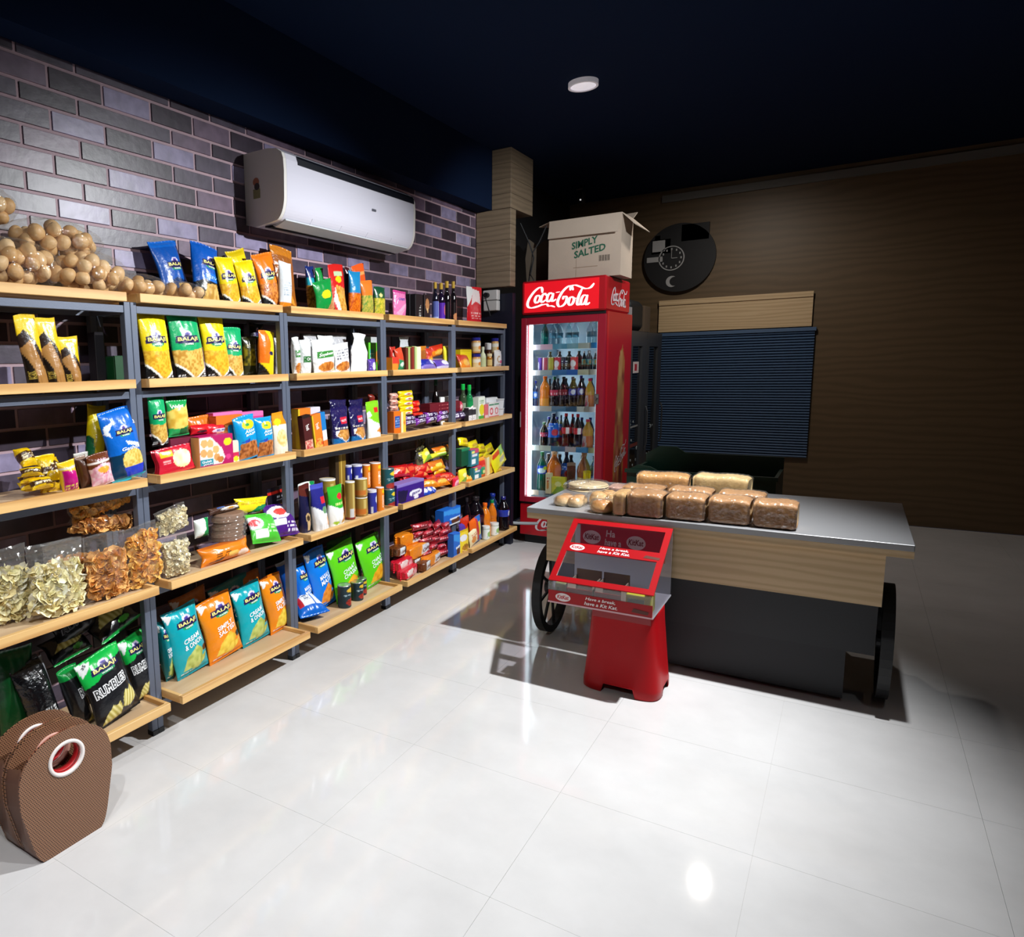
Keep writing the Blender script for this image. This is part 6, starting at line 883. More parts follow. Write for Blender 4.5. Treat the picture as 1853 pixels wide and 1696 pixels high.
COKE=[[(0.231,0.22),(0.224,0.286),(0.192,0.303),(0.132,0.272),(0.073,0.213),(0.021,0.138),(0.0,0.068),(0.022,0.021),(0.091,0.008),(0.177,0.028),(0.233,0.055)],[(0.06,0.01),(0.158,0.029),(0.248,0.046),(0.3,0.048),(0.33,0.021),(0.374,0.02),(0.429,0.0)],[(0.174,0.191),(0.138,0.173),(0.115,0.117),(0.135,0.08),(0.175,0.099),(0.199,0.151),(0.174,0.191)],[(0.298,0.175),(0.268,0.208),(0.231,0.18),(0.211,0.118),(0.23,0.084),(0.284,0.113)],[(0.391,0.189),(0.356,0.21),(0.32,0.18),(0.303,0.118),(0.325,0.086),(0.365,0.114),(0.397,0.182)],[(0.405,0.206),(0.38,0.12),(0.392,0.087),(0.446,0.115)],[(0.437,0.21),(0.502,0.216)],[(0.698,0.225),(0.666,0.286),(0.609,0.277),(0.538,0.213),(0.489,0.133),(0.466,0.058),(0.492,0.004),(0.55,0.015),(0.596,0.07),(0.6,0.132),(0.561,0.142),(0.543,0.101)],[(0.653,0.225),(0.666,0.279),(0.722,0.295),(0.793,0.269),(0.871,0.235),(0.946,0.243),(1.0,0.299)],[(0.683,0.133),(0.648,0.111),(0.631,0.047),(0.654,0.013),(0.692,0.036),(0.712,0.096),(0.683,0.133)],[(0.705,0.104),(0.747,0.108)],[(0.829,0.239),(0.782,0.139),(0.759,0.038),(0.778,0.009),(0.819,0.034)],[(0.894,0.131),(0.859,0.141),(0.825,0.102),(0.812,0.034),(0.834,0.009),(0.871,0.037),(0.901,0.117)],[(0.91,0.144),(0.885,0.036),(0.9,0.005),(0.945,0.032)]]
# ================================================================ setting
WX, CZ, HZ, YB, XR, YF = .14, 2.76, 3.22, 8.0, 4.3, -2.6     # brick wall, soffit, ceiling, back wall, right wall, wall behind camera
ME_TILE = {}
floor = MB().box(WX - .02, XR, YF, YB, -.06, -.004).build('floor', mat('tile_joint', '#c2bebb', .5)); tag(floor, kind='structure')
TILE = mat('polished_tile', '#d8d6d5', .07, spec=.5)
def tile_nodes(m):
    n = m.node_tree.nodes; L = m.node_tree.links; b = n['Principled BSDF']
    tc = n.new('ShaderNodeTexCoord'); oi = n.new('ShaderNodeObjectInfo'); nz = n.new('ShaderNodeTexNoise'); nz.inputs['Scale'].default_value = 2.2; nz.inputs['Detail'].default_value = 7; nz.inputs['Roughness'].default_value = .6
    ad = n.new('ShaderNodeVectorMath'); L.new(tc.outputs['Object'], ad.inputs[0]); L.new(oi.outputs['Location'], ad.inputs[1]); L.new(ad.outputs[0], nz.inputs['Vector'])
    cr = n.new('ShaderNodeValToRGB'); cr.color_ramp.elements[0].position = .3; cr.color_ramp.elements[0].color = (*lin('#cdcbca'), 1); cr.color_ramp.elements[1].position = .7; cr.color_ramp.elements[1].color = (*lin('#dcdad9'), 1)
    L.new(nz.outputs['Fac'], cr.inputs[0]); L.new(cr.outputs[0], b.inputs['Base Color'])
tile_nodes(TILE)
tm = MB(); TS = .61; tm.box(.0004, TS - .0004, .0004, TS + .0021, -.02, 0, None, 0); tme = mesh('tile', tm.v, tm.f, None, False, TILE)
for i in range(0, 7):
    for j in range(-6, 11):
        x0, y0 = .147 + TS * i, 1.1325 + .6125 * j
        if y0 < -1.3 or y0 > YB - .1 or x0 > XR: continue
        t = obj('tile', tme, floor); t.location = (x0, y0, 0)
CEILM = NAVY
c = MB().box(.275, XR + .1, YF - .1, YB + .1, HZ, HZ + .1).box(-.1, .275, 5.551, YB + .1, HZ, HZ + .1).build('ceiling', CEILM); tag(c, kind='structure')
t = MB().box(WX - .12, .275, YF, 5.55, CZ, HZ).build('trim_1', CEILM); tag(t, 'black painted soffit box along the top of the brick wall', kind='structure')
wl = MB().box(WX - .12, WX - .005, YF, 5.55, 0, CZ).build('wall_left', mat('mortar', '#b3969f', .6)); tag(wl, kind='structure')
BR = []
for nm_, cc, tw in (('dark', '#382d3a', .5), ('mid', '#4e4554', .5), ('light', '#8b82a0', .6), ('rose', '#6c5a6c', .5)):
    m = mat('brick_' + nm_, cc, .36, spec=.5); n = m.node_tree.nodes; L = m.node_tree.links
    tc = n.new('ShaderNodeTexCoord'); oi = n.new('ShaderNodeObjectInfo'); ad = n.new('ShaderNodeVectorMath'); L.new(tc.outputs['Object'], ad.inputs[0]); L.new(oi.outputs['Location'], ad.inputs[1])
    nz = n.new('ShaderNodeTexNoise'); nz.inputs['Scale'].default_value = 14; nz.inputs['Detail'].default_value = 6; L.new(ad.outputs[0], nz.inputs['Vector'])
    cr = n.new('ShaderNodeValToRGB'); cb = lin(cc); cr.color_ramp.elements[0].position = .3; cr.color_ramp.elements[0].color = (*[x * .72 for x in cb], 1); cr.color_ramp.elements[1].position = .7; cr.color_ramp.elements[1].color = (*[x * 1.25 for x in cb], 1)
    L.new(nz.outputs['Fac'], cr.inputs[0]); L.new(cr.outputs[0], n['Principled BSDF'].inputs['Base Color']); BR.append(bump(m, 30, .06))
brick_me = {}
def brick(y0, y1, z0, z1, k, coll):
    g = .0065
    if z1 > CZ: z1 = CZ + g
    if coll is None:
        key = (round(y1 - y0, 3), round(z1 - z0, 3), k)
        if key not in brick_me: b = MB(); b.box(0, .0075, g, y1 - y0 - g, g, z1 - z0 - g, None, .0015); brick_me[key] = mesh('brick', b.v, b.f, None, False, BR[k])
        o = obj('brick', brick_me[key], wl); o.location = (WX - .0075, y0, z0)
    else: coll[k].box(WX - .0075, WX, y0 + g, y1 - g, z0 + g, z1 - g)
low = [MB() for _ in BR]; rz = [2.720, 2.6307, 2.5595, 2.4748, 2.395, 2.311, 2.232]
for i in range(30): rz.append(rz[-1] - .0815)
rz = [CZ + .03] + rz; nb = 0
for r in range(len(rz) - 1):
    z1, z0 = rz[r], rz[r + 1]
    if z0 < -.05: break
    z0 = max(z0, .005); edges = []
    y = 1.732 - .247 * 8 if r % 2 else 1.855 - .9825 * 2; k = 0
    while y < 5.55:
        if r % 2: ln = .247; typ = (0, 2, 0, 3)[k % 4] if r % 4 == 1 else (2, 0, 2, 1)[k % 4]
        else: ln = (.4825, .25, .25)[k % 3]; typ = (1, 0, 1, 3, 0, 1)[(k + r) % 6]
        y1 = min(y + ln, 5.55)
        if y1 > .9 and y1 - y > .03:
            vis = z1 > 1.84 and nb < 300
            brick(max(y, .9), y1, z0, z1, typ, None if vis else low); nb += vis
        y += ln; k += 1
for k, b in enumerate(low): o = b.build('brick_courses', BR[k], wl); o['kind'] = 'stuff'
tag(MB().box(-.1, XR + .1, YB, YB + .1, 0, HZ).build('wall_back', mat_wood('back_wall_laminate', '#57472f', '#665239', (2, 3, 9))), kind='structure')
tag(MB().box(XR, XR + .1, YF, YB, 0, HZ).build('wall_right', mat('right_wall_paint', '#2c2a2c', .7)), kind='structure')
tag(MB().box(-.1, XR + .1, YF - .1, YF, 0, HZ).build('wall_front', mat('front_wall_paint', '#4a4744', .7)), kind='structure')
tag(MB().box(.0, .1, 5.56, YB, 0, HZ).build('wall_left', BLACK), 'black wall behind the drinks cooler', kind='structure')
tag(MB().box(1.05, XR, YB - .035, YB - .001, 3.1, 3.17).build('trim_2', mat('grey_trim', '#6a6862', .6)), kind='structure')
tag(MB().box(.1, .44, 5.60, 5.66, 0, 2.1).build('door_1', mat('navy_door', '#0d1024', .5)), kind='structure')
# boxed-in wooden column hung in the corner
pil = empty('trim_3', (.29, 5.6, 2.15)); pil['kind'] = 'structure'; pil['label'] = 'stepped laminate boxing around the corner beam'
def boards(x0, x1, y0, y1, z0, z1, n):
    for i in range(n):
        a = z0 + (z1 - z0) * i / n; b = z0 + (z1 - z0) * (i + 1) / n
        o = MB().box(x0, x1, y0, y1, a + .0008, b - .0008, None, .001).build('wood_board', LAMW, pil); o.matrix_parent_inverse = Matrix.Translation((-.29, -5.6, -2.15))
boards(.141, .437, 5.551, 5.66, 2.152, 2.758, 5); boards(.277, .437, 5.551, 6.02, 2.76, 3.217, 4)
# ceiling lamp
cl = empty('ceiling_lamp', (1.293, 4.6, 3.19)); tag(cl, 'round white recessed lamp in the dark ceiling', 'lamp')
o = MB().ring((0, 0, 0), 2, .075, .088, .0, .028).build('lamp_ring', mat('lamp_white', '#d8d4d8', .5, emit='#c8c4cc', es=.25), cl)
co, f = lathe([(0, 0), (.8, .0), (.86, .4)], .088, .02, 28, None); obj('lamp_diffuser', mesh('lamp_diffuser', co[:, :], f[:, ::-1].copy(), None, True, mat('lamp_glow', '#e8e4ea', .5, emit='#e6e2ea', es=.62)), cl).location = (0, 0, .004)
hd = empty('ceiling_camera', (.47, 7.2, 3.05)); tag(hd, 'small black device hanging below the far ceiling', 'camera')
MB().box(-.035, .035, -.04, .04, 0, .11, None, .008).build('housing', BLACK, hd); MB().box(-.03, .03, -.045, -.035, .125, .135).build('bracket', mat('grey_plastic', '#6a6a70', .5), hd); MB().tube([(0, 0, .1), (0, 0, .17)], .012).build('stem', BLACK, hd); MB().ring((.01, 0, .03), 1, .0, .007, -.046, -.04).build('status_light', mat('white_spot', '#e8e8e8', .4, emit='#ffffff', es=.6), hd)
# ================================================================ shelf racks
SZ = [1.85, 1.514, 1.1245, .683, .188]; SX = [.4246, .4468, .4773, .5052, .5306]; SEAM = [.915, 1.843, 2.771, 3.697, 4.630, 5.553]
LAB = ['first', 'second', 'third', 'fourth', 'fifth']
for b in range(5):
    y0, y1 = SEAM[b], SEAM[b + 1]
    rk = empty('shelf_rack', (.28, (y0 + y1) / 2, 0)); inv = Matrix.Translation((-.28, -(y0 + y1) / 2, 0))
    tag(rk, ['grey steel rack with pine trays nearest the photo edge, behind the basket', 'grey steel rack of pine trays with teal and orange crisps at the bottom', 'grey steel rack of pine trays, middle of the five', 'grey steel rack of pine trays with red chocolates and cakes at the bottom', 'grey steel rack of pine trays beside the red cooler'][b], 'rack', 'steel racks along the brick wall')
    def put(mb, name, m, parent=None):
        o = mb.build(name, m, parent or rk)
        if parent is None: o.matrix_parent_inverse = inv
        return o
    for yy in (y0 + .0155, y1 - .0155):
        for xx in (.385, .165):
            p = put(MB().box(xx - .015, xx + .015, yy - .0145, yy + .0145, .02, 1.816, None, .0015), 'post', STEEL)
            put(MB().box(xx - .018, xx + .018, yy - .0145, yy + .0145, 0, .022), 'foot', DARKSTEEL, p)
    for l in range(5):
        z, xs = SZ[l], SX[l]; a, c_ = y0 + .0315, y1 - .0315
        tr = put(MB().box(.152, xs - .02, a + .018, c_ - .018, z - .032, z - .018, None, .001), 'tray', BOARDW)
        put(MB().box(xs - .02, xs, a, c_, z - .035, z, None, .0015), 'front_lip', LIPW, tr)
        put(MB().box(.152, xs - .021, a, a + .0175, z - .035, z, None, .0015), 'side_lip', LIPW, tr); put(MB().box(.152, xs - .021, c_ - .0175, c_, z - .035, z, None, .0015), 'side_lip', LIPW, tr)
        zr = z - .05
        put(MB().box(.372, .398, y0 + .031, y1 - .031, zr - .026, zr + .002, None, .001), 'rail', STEEL)
        put(MB().box(.152, .178, y0 + .031, y1 - .031, zr - .026, zr + .002), 'rail', STEEL)
        for yy in (y0 + .0155, y1 - .0155): put(MB().box(.181, .369, yy - .01, yy + .01, zr - .026, zr + .002), 'rail', STEEL)
# air conditioner
ac = empty('air_conditioner', (.14, 3.45, 2.26)); tag(ac, 'white split air conditioner mounted on the brick wall', 'air conditioner'); inv = Matrix.Translation((-.14, -3.45, -2.26))
ACW = mat('white_abs', '#dcdae6', .16, coat=.3); ACD = mat('dark_vent', '#0c0f18', .4); ACY = mat('side_abs', '#e6e2dc', .3)
prof = [(.141, 2.275), (.2, 2.258), (.3, 2.268)] + [(.335 + .066 * sin(t_), 2.39 - .118 * cos(t_)) for t_ in np.linspace(.25, 1.45, 9)] + [(.405, 2.50), (.402, 2.56), (.392, 2.59), (.36, 2.612), (.3, 2.622), (.141, 2.622)]
def acput(mb, n_, m_, s_=False):
    o = mb.build(n_, m_, ac, s_); o.matrix_parent_inverse = inv; return o
acput(MB().prism(prof, 1, 2.83, 4.07), 'body', ACW)
acput(MB().prism(prof, 1, 2.808, 2.829), 'end_panel', ACY); acput(MB().prism(prof, 1, 4.071, 4.092), 'end_panel', ACY)
acput(MB().prism([(.402, 2.548), (.407, 2.548), (.4045, 2.578), (.394, 2.592)], 1, 2.92, 4.075), 'intake_slot', ACD)
acput(MB().prism([(.352, 2.283), (.357, 2.279), (.385, 2.318), (.380, 2.322)], 1, 2.86, 4.03), 'outlet_slot', ACD)
acput(MB().prism([(.285, 2.262), (.3, 2.252), (.372, 2.276), (.368, 2.284)], 1, 2.85, 4.04), 'louver', mat('louver_white', '#c8cdd0', .3))
acput(MB().prism([(.24, 2.256), (.28, 2.248), (.284, 2.254), (.24, 2.262)], 1, 2.84, 4.04), 'lower_flap', ACD)
for i in range(4):
    y_ = 3.05 + .26 * i; acput(MB().prism([(.34, 2.272), (.36, 2.272), (.386, 2.31), (.37, 2.31)], 1, y_, y_ + .008), 'guide_vane', ACW)
acput(MB().ring((.22, 0, 2.475), 1, 0, .02, 2.806, 2.8075, '#b06a48').ring((.226, 0, 2.452), 1, 0, .017, 2.805, 2.8065, '#3a3430').box(.2, .245, 2.8055, 2.8075, 2.395, 2.44, '#8f8b5c'), 'energy_sticker', CARD)
acput(MB().box(.4055, .4075, 3.59, 3.63, 2.432, 2.444), 'badge', mat('badge_grey', '#8a8c98', .3, .6))
# wall socket with plug
ws = empty('power_socket', (.2, 5.575, 2.0)); tag(ws, 'white double power socket with black plug and cord under the wooden beam', 'socket'); inv = Matrix.Translation((-.2, -5.575, -2.0))
def wput(mb, n_, m_, p=ws):
    o = mb.build(n_, m_, p); o.matrix_parent_inverse = inv; return o
WHP = mat('white_plate', '#cfcdca', .4)
wput(MB().box(.21, .335, 5.53, 5.59, 2.05, 2.13, None, .004), 'socket_plate', WHP); wput(MB().box(.215, .335, 5.53, 5.59, 1.965, 2.045, None, .004), 'socket_plate', WHP)
wput(MB().ring((.25, 0, 2.09), 1, 0, .02, 5.49, 5.53).tube([(.25, 5.5, 2.09), (.255, 5.49, 2.05), (.27, 5.5, 1.99), (.29, 5.5, 1.92)], .005), 'plug', BLACK)
# ================================================================ puri bags on the top shelf
BALL = bump(mat('puri_crust', '#b58a58', .5), 25, .3)
nd = BALL.node_tree.nodes; oi = nd.new('ShaderNodeObjectInfo'); cr = nd.new('ShaderNodeValToRGB'); cr.color_ramp.elements[0].color = (*lin('#cc9c60'), 1); cr.color_ramp.elements[1].color = (*lin('#ecca9a'), 1)
BALL.node_tree.links.new(oi.outputs['Random'], cr.inputs[0]); BALL.node_tree.links.new(cr.outputs[0], nd['Principled BSDF'].inputs['Base Color'])
th = np.linspace(0, 2 * pi, 14, endpoint=False); ph = np.linspace(0, pi, 9); TH, PH = np.meshgrid(th, ph); rr = 1 + .07 * np.sin(TH * 2 + 1) * np.sin(PH) + .05 * np.cos(PH * 3)
ballm = mesh('puri', np.stack([rr * np.sin(PH) * np.cos(TH), rr * np.sin(PH) * np.sin(TH), -rr * np.cos(PH)], -1).reshape(-1, 3) * .027, grid_faces(9, 14, True), None, True, BALL)
def puri_bag(cx, cy, z0, rx, ry, rzz, label, flat=0):
    bag = empty('puri_bag', (cx, cy, z0)); tag(bag, label, 'bag', 'clear bags of puffed puri on the top shelf')
    pts = []; tries = 0
    while tries < 6000 and len(pts) < 90:
        tries += 1; p = RNG.uniform(-1, 1, 3); q = np.linalg.norm(p)
        if q > 1 or (q < .3): continue
        P = np.array([p[0] * (rx - .027), p[1] * (ry - .027), rzz + p[2] * (rzz - .027)])
        if all(np.sum((P - o_) ** 2) > .043 ** 2 for o_ in pts): pts.append(P)
    for P in pts:
        o = obj('puri', ballm, bag); o.location = P; o.rotation_euler = RNG.uniform(0, 6, 3); s_ = RNG.uniform(.92, 1.12); o.scale = (s_, s_ * RNG.uniform(.92, 1.08), s_)
    th = np.linspace(0, 2 * pi, 44, endpoint=False); ph = np.linspace(.0, pi, 26); TH, PH = np.meshgrid(th, ph)
    k = 1.02 + .05 * (vnoise(TH * 2.5 + cx * 9, PH * 4) - .5) + (RNG.random(TH.shape) - .5) * .06
    co = np.stack([k * rx * np.sin(PH) * np.cos(TH), k * ry * np.sin(PH) * np.sin(TH), rzz * 1.0 - k * rzz * np.cos(PH)], -1); co[..., 2] = np.maximum(co[..., 2], .0)
    obj('bag_film', mesh('bag_film', co.reshape(-1, 3), grid_faces(26, 44, True), None, False, PURIF), bag)
ZT = 1.85 - .018
for a in [(.30, 1.42, ZT, .12, .18, .092, 'clear bag of puffed puri balls at the left photo edge'), (.31, 1.72, ZT, .11, .17, .088, 'clear bag of puffed puri balls at the front of the pile'), (.26, 1.62, ZT + .13, .11, .20, .075, 'clear bag of puffed puri balls lying on two other bags'), (.25, 1.36, ZT + .22, .10, .12, .07, 'topmost clear bag of puffed puri balls against the wall'), (.30, 1.97, ZT, .10, .13, .055, 'low clear bag of puffed puri balls over the rack seam'), (.31, 2.19, ZT, .085, .12, .048, 'flattest clear bag of puffed puri balls under the blue pouches')]: puri_bag(*a)
# ================================================================ things on the racks
for i, a in enumerate(ITEMS): make_item(*a, i)
# ================================================================ drinks cooler
FX0, FX1, FY, FY1 = .475, 1.157, 5.72, 6.5
RED = mat('red_enamel', '#b3121f', .28, spec=.5); DRED = mat('red_door_frame', '#a01530', .35)
fr = empty('drinks_cooler', ((FX0 + FX1) / 2, 6.1, 0)); tag(fr, 'tall red glass door drinks cooler with white script lettering', 'cooler'); inv = Matrix.Translation((-(FX0 + FX1) / 2, -6.1, 0))
def fput(mb, n_, m_, p=None, **k):
    o = mb.build(n_, m_, p or fr, **k)
    if p is None: o.matrix_parent_inverse = inv
    return o
CABW = mat('cooler_liner', '#8fa3b2', .4)
sp = MB(); n1, n2 = 40, 120
U, V = np.meshgrid(np.linspace(0, 1, n1), np.linspace(0, 1, n2))
SIDE = [('f', '#a8141f'), ('p', [(.34, .05), (.4, .55), (.48, .78), (.62, .86), (.74, .78), (.72, .55), (.78, .3), (.76, .05)], '#7d3a26', '#a8703c', 7), ('p', [(.46, .6), (.52, .84), (.62, .84), (.66, .6), (.58, .5)], '#b88a58', '#9a6a40', 9), ('p', [(.42, .05), (.47, .5), (.55, .5), (.55, .05)], '#a8624a', '#8a3a28', 12), ('p', [(.6, .05), (.6, .4), (.72, .35), (.74, .05)], '#5a201c', '#7a3a28', 9), ('u', 0, .06, '#c01624')]
o = obj('side_panel', mesh('side_panel', np.stack([np.full(U.shape, FX1 + .001), FY + .03 + U * (FY1 - FY - .03), .08 + V * 1.84], -1).reshape(-1, 3), grid_faces(n2, n1, False), paint(U, V, SIDE, 2.4).reshape(-1, 3), False, mat('printed_enamel', attr=True, rough=.3)), fr); o.matrix_parent_inverse = inv
fput(MB().box(FX1 - .04, FX1, FY + .03, FY1, .08, 1.92), 'right_wall', RED); fput(MB().box(FX0, FX0 + .04, FY + .03, FY1, .08, 1.92), 'left_wall', RED)
fput(MB().box(FX0 + .041, FX1 - .041, FY1 - .05, FY1, .08, 1.92), 'rear_wall', CABW); fput(MB().box(FX0 + .041, FX1 - .041, FY + .04, FY1 - .051, .3, .405), 'floor_deck', CABW)
fput(MB().box(FX0 + .041, FX1 - .041, FY + .04, FY1 - .051, 1.88, 1.92), 'roof_liner', CABW); fput(MB().box(FX0 + .0405, FX0 + .05, FY + .06, FY1 - .055, .41, 1.875), 'side_liner', CABW); fput(MB().box(FX1 - .05, FX1 - .0405, FY + .06, FY1 - .055, .41, 1.875), 'side_liner', CABW)
fput(MB().box(FX0 + .03, FX1 - .03, FY + .04, FY1 - .04, 0, .075), 'plinth', BLACK)
fput(MB().box(FX0, FX1, FY, FY + .03, .075, .345, None, .004), 'base_panel', RED); fput(MB().box(FX0 + .01, FX1 - .01, FY + .004, FY + .03, .346, .362), 'base_gap', BLACK)
hdp = fput(MB().box(FX0, FX1, FY - .02, FY1 - .1, 1.925, 2.19, None, .012), 'header_box', RED)
HG = mat('lit_header', '#c8101c', .3, emit='#d4101e', es=.75); HW = mat('lit_lettering', '#f6f0f0', .4, emit='#fff4f4', es=.8)
fput(MB().box(FX0 + .025, FX1 - .055, FY - .024, FY - .0195, 1.94, 2.175, None, .002), 'header_sign', HG)
fput(MB().box(FX0 + .01, FX1 - .01, FY + .004, FY + .03, 1.90, 1.9245), 'header_gap', BLACK)
def script(scale, org, ux, uy, nib, name, m, parent, off):
    """white script lettering: broad-nib strokes through traced centre lines"""
    v, f = [], []; ux, uy = Vector(ux), Vector(uy); nn = ux.cross(uy).normalized()
    for st in COKE:
        P = [Vector((*p, 0)) for p in st]; pts = []
        for i in range(len(P) - 1):
            p0, p1, p2, p3 = P[max(i - 1, 0)], P[i], P[i + 1], P[min(i + 2, len(P) - 1)]
            for t in np.linspace(0, 1, 7)[:-1]:
                pts.append(.5 * ((2 * p1) + (p2 - p0) * t + (2 * p0 - 5 * p1 + 4 * p2 - p3) * t * t + (3 * p1 - p0 - 3 * p2 + p3) * t ** 3))
        pts.append(P[-1]); b = len(v)
        for i, p in enumerate(pts):
            tg = (pts[min(i + 1, len(pts) - 1)] - pts[max(i - 1, 0)]).normalized(); nrm = Vector((-tg.y, tg.x, 0))
            wd_ = nib * (.32 + .68 * abs(tg.y)) * (.55 + .45 * min(1, min(i, len(pts) - 1 - i) / 4))
            for s in (1, -1):
                q = p + nrm * wd_ * s; v.append(Vector(org) + ux * q.x * scale + uy * q.y * scale + nn * off)
        f += [(b + 2 * i + 1, b + 2 * i + 3, b + 2 * i + 2, b + 2 * i) for i in range(len(pts) - 1)]
    o = obj(name, mesh(name, v, f), parent, m); return o
o = script(.535, (.53, FY - .0245, 1.972), (1, 0, 0), (0, 0, 1), .021, 'script_lettering', HW, fr, .0012); o.matrix_parent_inverse = inv
o = script(.46, (FX1, FY + .12, 1.97), (0, 1, 0), (0, 0, 1), .021, 'script_lettering', mat('white_vinyl', '#e4dee4', .3), fr, .0015); o.matrix_parent_inverse = inv
o = script(.4, (FX1 + .001, FY + .36, .60), (0, .93, .36), (0, -.36, .93), .021, 'script_lettering', mat('worn_vinyl', '#b8a8a8', .4), fr, .0015); o.matrix_parent_inverse = inv
o = script(.45, (.62, FY, .12), (1, 0, 0), (0, 0, 1), .021, 'script_lettering', mat('white_vinyl_low', '#e0d4d8', .3), fr, .0015); o.matrix_parent_inverse = inv
DZ0, DZ1 = .365, 1.898
dr = fput(MB().box(FX0, FX0 + .045, FY - .02, FY + .025, DZ0, DZ1, None, .003).box(FX1 - .06, FX1, FY - .02, FY + .025, DZ0, DZ1, None, .003).box(FX0 + .045, FX1 - .06, FY - .02, FY + .025, DZ0, DZ0 + .045, None, .003).box(FX0 + .045, FX1 - .06, FY - .02, FY + .025, DZ1 - .055, DZ1, None, .003), 'door', DRED)
fput(MB().box(FX0 + .046, FX1 - .061, FY + .0, FY + .006, DZ0 + .046, DZ1 - .056), 'door_glass', GLASS, dr)
fput(MB().box(FX1 - .07, FX1 - .035, FY - .032, FY - .02, 1.2, 1.28, None, .004).tube([(FX1 - .055, FY - .035, 1.22), (FX1 - .045, FY - .045, 1.25), (FX1 - .06, FY - .035, 1.27)], .008), 'door_lock', mat('lock_metal', '#8a8a8c', .3, .8), dr)
fput(MB().box(FX0 - .0005, FX0 + .008, FY - .0225, FY - .02, 1.0, 1.13), 'door_sticker', mat('sticker', '#b8a0a8', .5), dr)
fput(MB().box(FX0 + .05, FX0 + .078, FY + .03, FY + .05, .412, 1.84), 'led_strip', mat('cool_led', '#ffffff', .5, emit='#e6f2ff', es=5.5))
fput(MB().box(FX1 - .075, FX1 - .062, FY + .03, FY + .05, .45, 1.84), 'led_strip', mat('cool_led_side', '#ffffff', .5, emit='#e6f2ff', es=1.2))
WIRE = mat('shelf_wire', '#b8c4cc', .4)
RC = [['#e8d8e0', '#e0b8cc', '#5a9ab8', '#7aa8b8', '#a8aca4', '#2c8cd0'], ['#e4e0e0', '#a8b4b8', '#3c74b0', '#2c64b8', '#b8b49c', '#d4d4c8'], ['#e0dce4', '#b8b4b0', '#4c7ca4', '#34587c', '#c0c0bc', '#dcdce0'], ['#dce4e0', '#c8d0c8', '#3c6c94', '#b0a8b4', '#3c80b8', '#a8a878'], ['#e8d8c0', '#a8c0c4', '#6c90a0', '#b8c0c0', '#8aa0a8', '#98a8b0']]
for k, z in enumerate((1.66, 1.45, 1.152, .82, .435)):
    sh = MB()
    for i in range(14): sh.tube([(FX0 + .07 + .043 * i, FY + .07, z - .006), (FX0 + .07 + .043 * i, FY1 - .08, z - .006)], .003, None, 5)
    for y_ in (FY + .09, 6.1, FY1 - .09): sh.tube([(FX0 + .052, y_, z - .011), (FX1 - .052, y_, z - .011)], .004, None, 5)
    s_ = fput(sh, 'wire_shelf', WIRE); pr = MB(); x = FX0 + .06
    for i, c_ in enumerate(RC[k]): w_ = (.08, .1, .12, .09, .1, .075)[i]; pr.box(x, x + w_ - .001, FY + .06, FY + .066, z - .022, z + .022, c_); x += w_
    fput(pr, 'price_rail', CARD, s_)
l = bpy.data.lights.new('cooler_led', 'AREA'); l.shape = 'RECTANGLE'; l.size = .5; l.size_y = 1.35; l.energy = 7; l.color = (.86, .94, 1)
lo = bpy.data.objects.new('cooler_led', l); COL.objects.link(lo); lo.location = (FX0 + .055, FY + .42, 1.13); lo.rotation_euler = (0, radians(-90), 0)
l.size = 1.35; l.size_y = .5
for kind, x, y, z, w, h, des, label, grp in FRIDGE:
    z += .002; h = min(h, 1.865 - z)
    if kind == 'box': o = make_box('carton', w, h, .05, des, y); o.location = (x, y, z); o.rotation_euler = (0, 0, -pi / 2); cat = 'carton'
    elif kind == 'pouchf': o = make_pouch('snack_pouch', w, h, .05, des, 'stand', y, 1.0); o.location = (x, y, z); o.rotation_euler = (0, 0, -pi / 2); cat = 'pouch'
    elif kind == 'can': o = make_lathe('drink_can', 'can', min(w, .062), min(h, .125), des, y); o.location = (x, y, z); o.rotation_euler = (0, 0, -pi / 2); cat = 'can'
    else:
        clear = des in ('water', 'green')
        if clear: BC[des] = ('#e8f4f4' if des == 'water' else '#0c5a58', '#1c6a78' if des == 'green' else '#d8e4e8', .35, .55, [('f', '#4a8aa8' if des == 'water' else '#0c6a60')])
        o = make_lathe('drink_bottle', 'soda', w, h, des, y, PET if des == 'water' else None); o.location = (x, y, z); o.rotation_euler = (0, 0, -pi / 2 + .2); cat = 'bottle'
    tag(o, label, cat, grp)
for k, (z, hh, n_, sty) in enumerate(((1.452, .17, 7, 'cola'), (1.154, .24, 8, 'cola_r2'), (.822, .24, 8, 'cola_b'), (.437, .30, 6, 'cola'))):
    for i in range(n_):
        o = make_lathe('drink_bottle', 'soda', .065 if n_ > 6 else .085, hh, sty, 5.7); o.location = (FX0 + .12 + (.50 / (n_ - 1)) * i, 6.06, z + .002); o.rotation_euler = (0, 0, -pi / 2); tag(o, '%s from left, dark bottle in the back row of the %s cooler shelf' % (('first', 'second', 'third', 'fourth', 'fifth', 'sixth', 'seventh', 'eighth')[i], ('second', 'third', 'fourth', 'lowest')[k]), 'bottle', 'bottles in the back rows of the cooler')
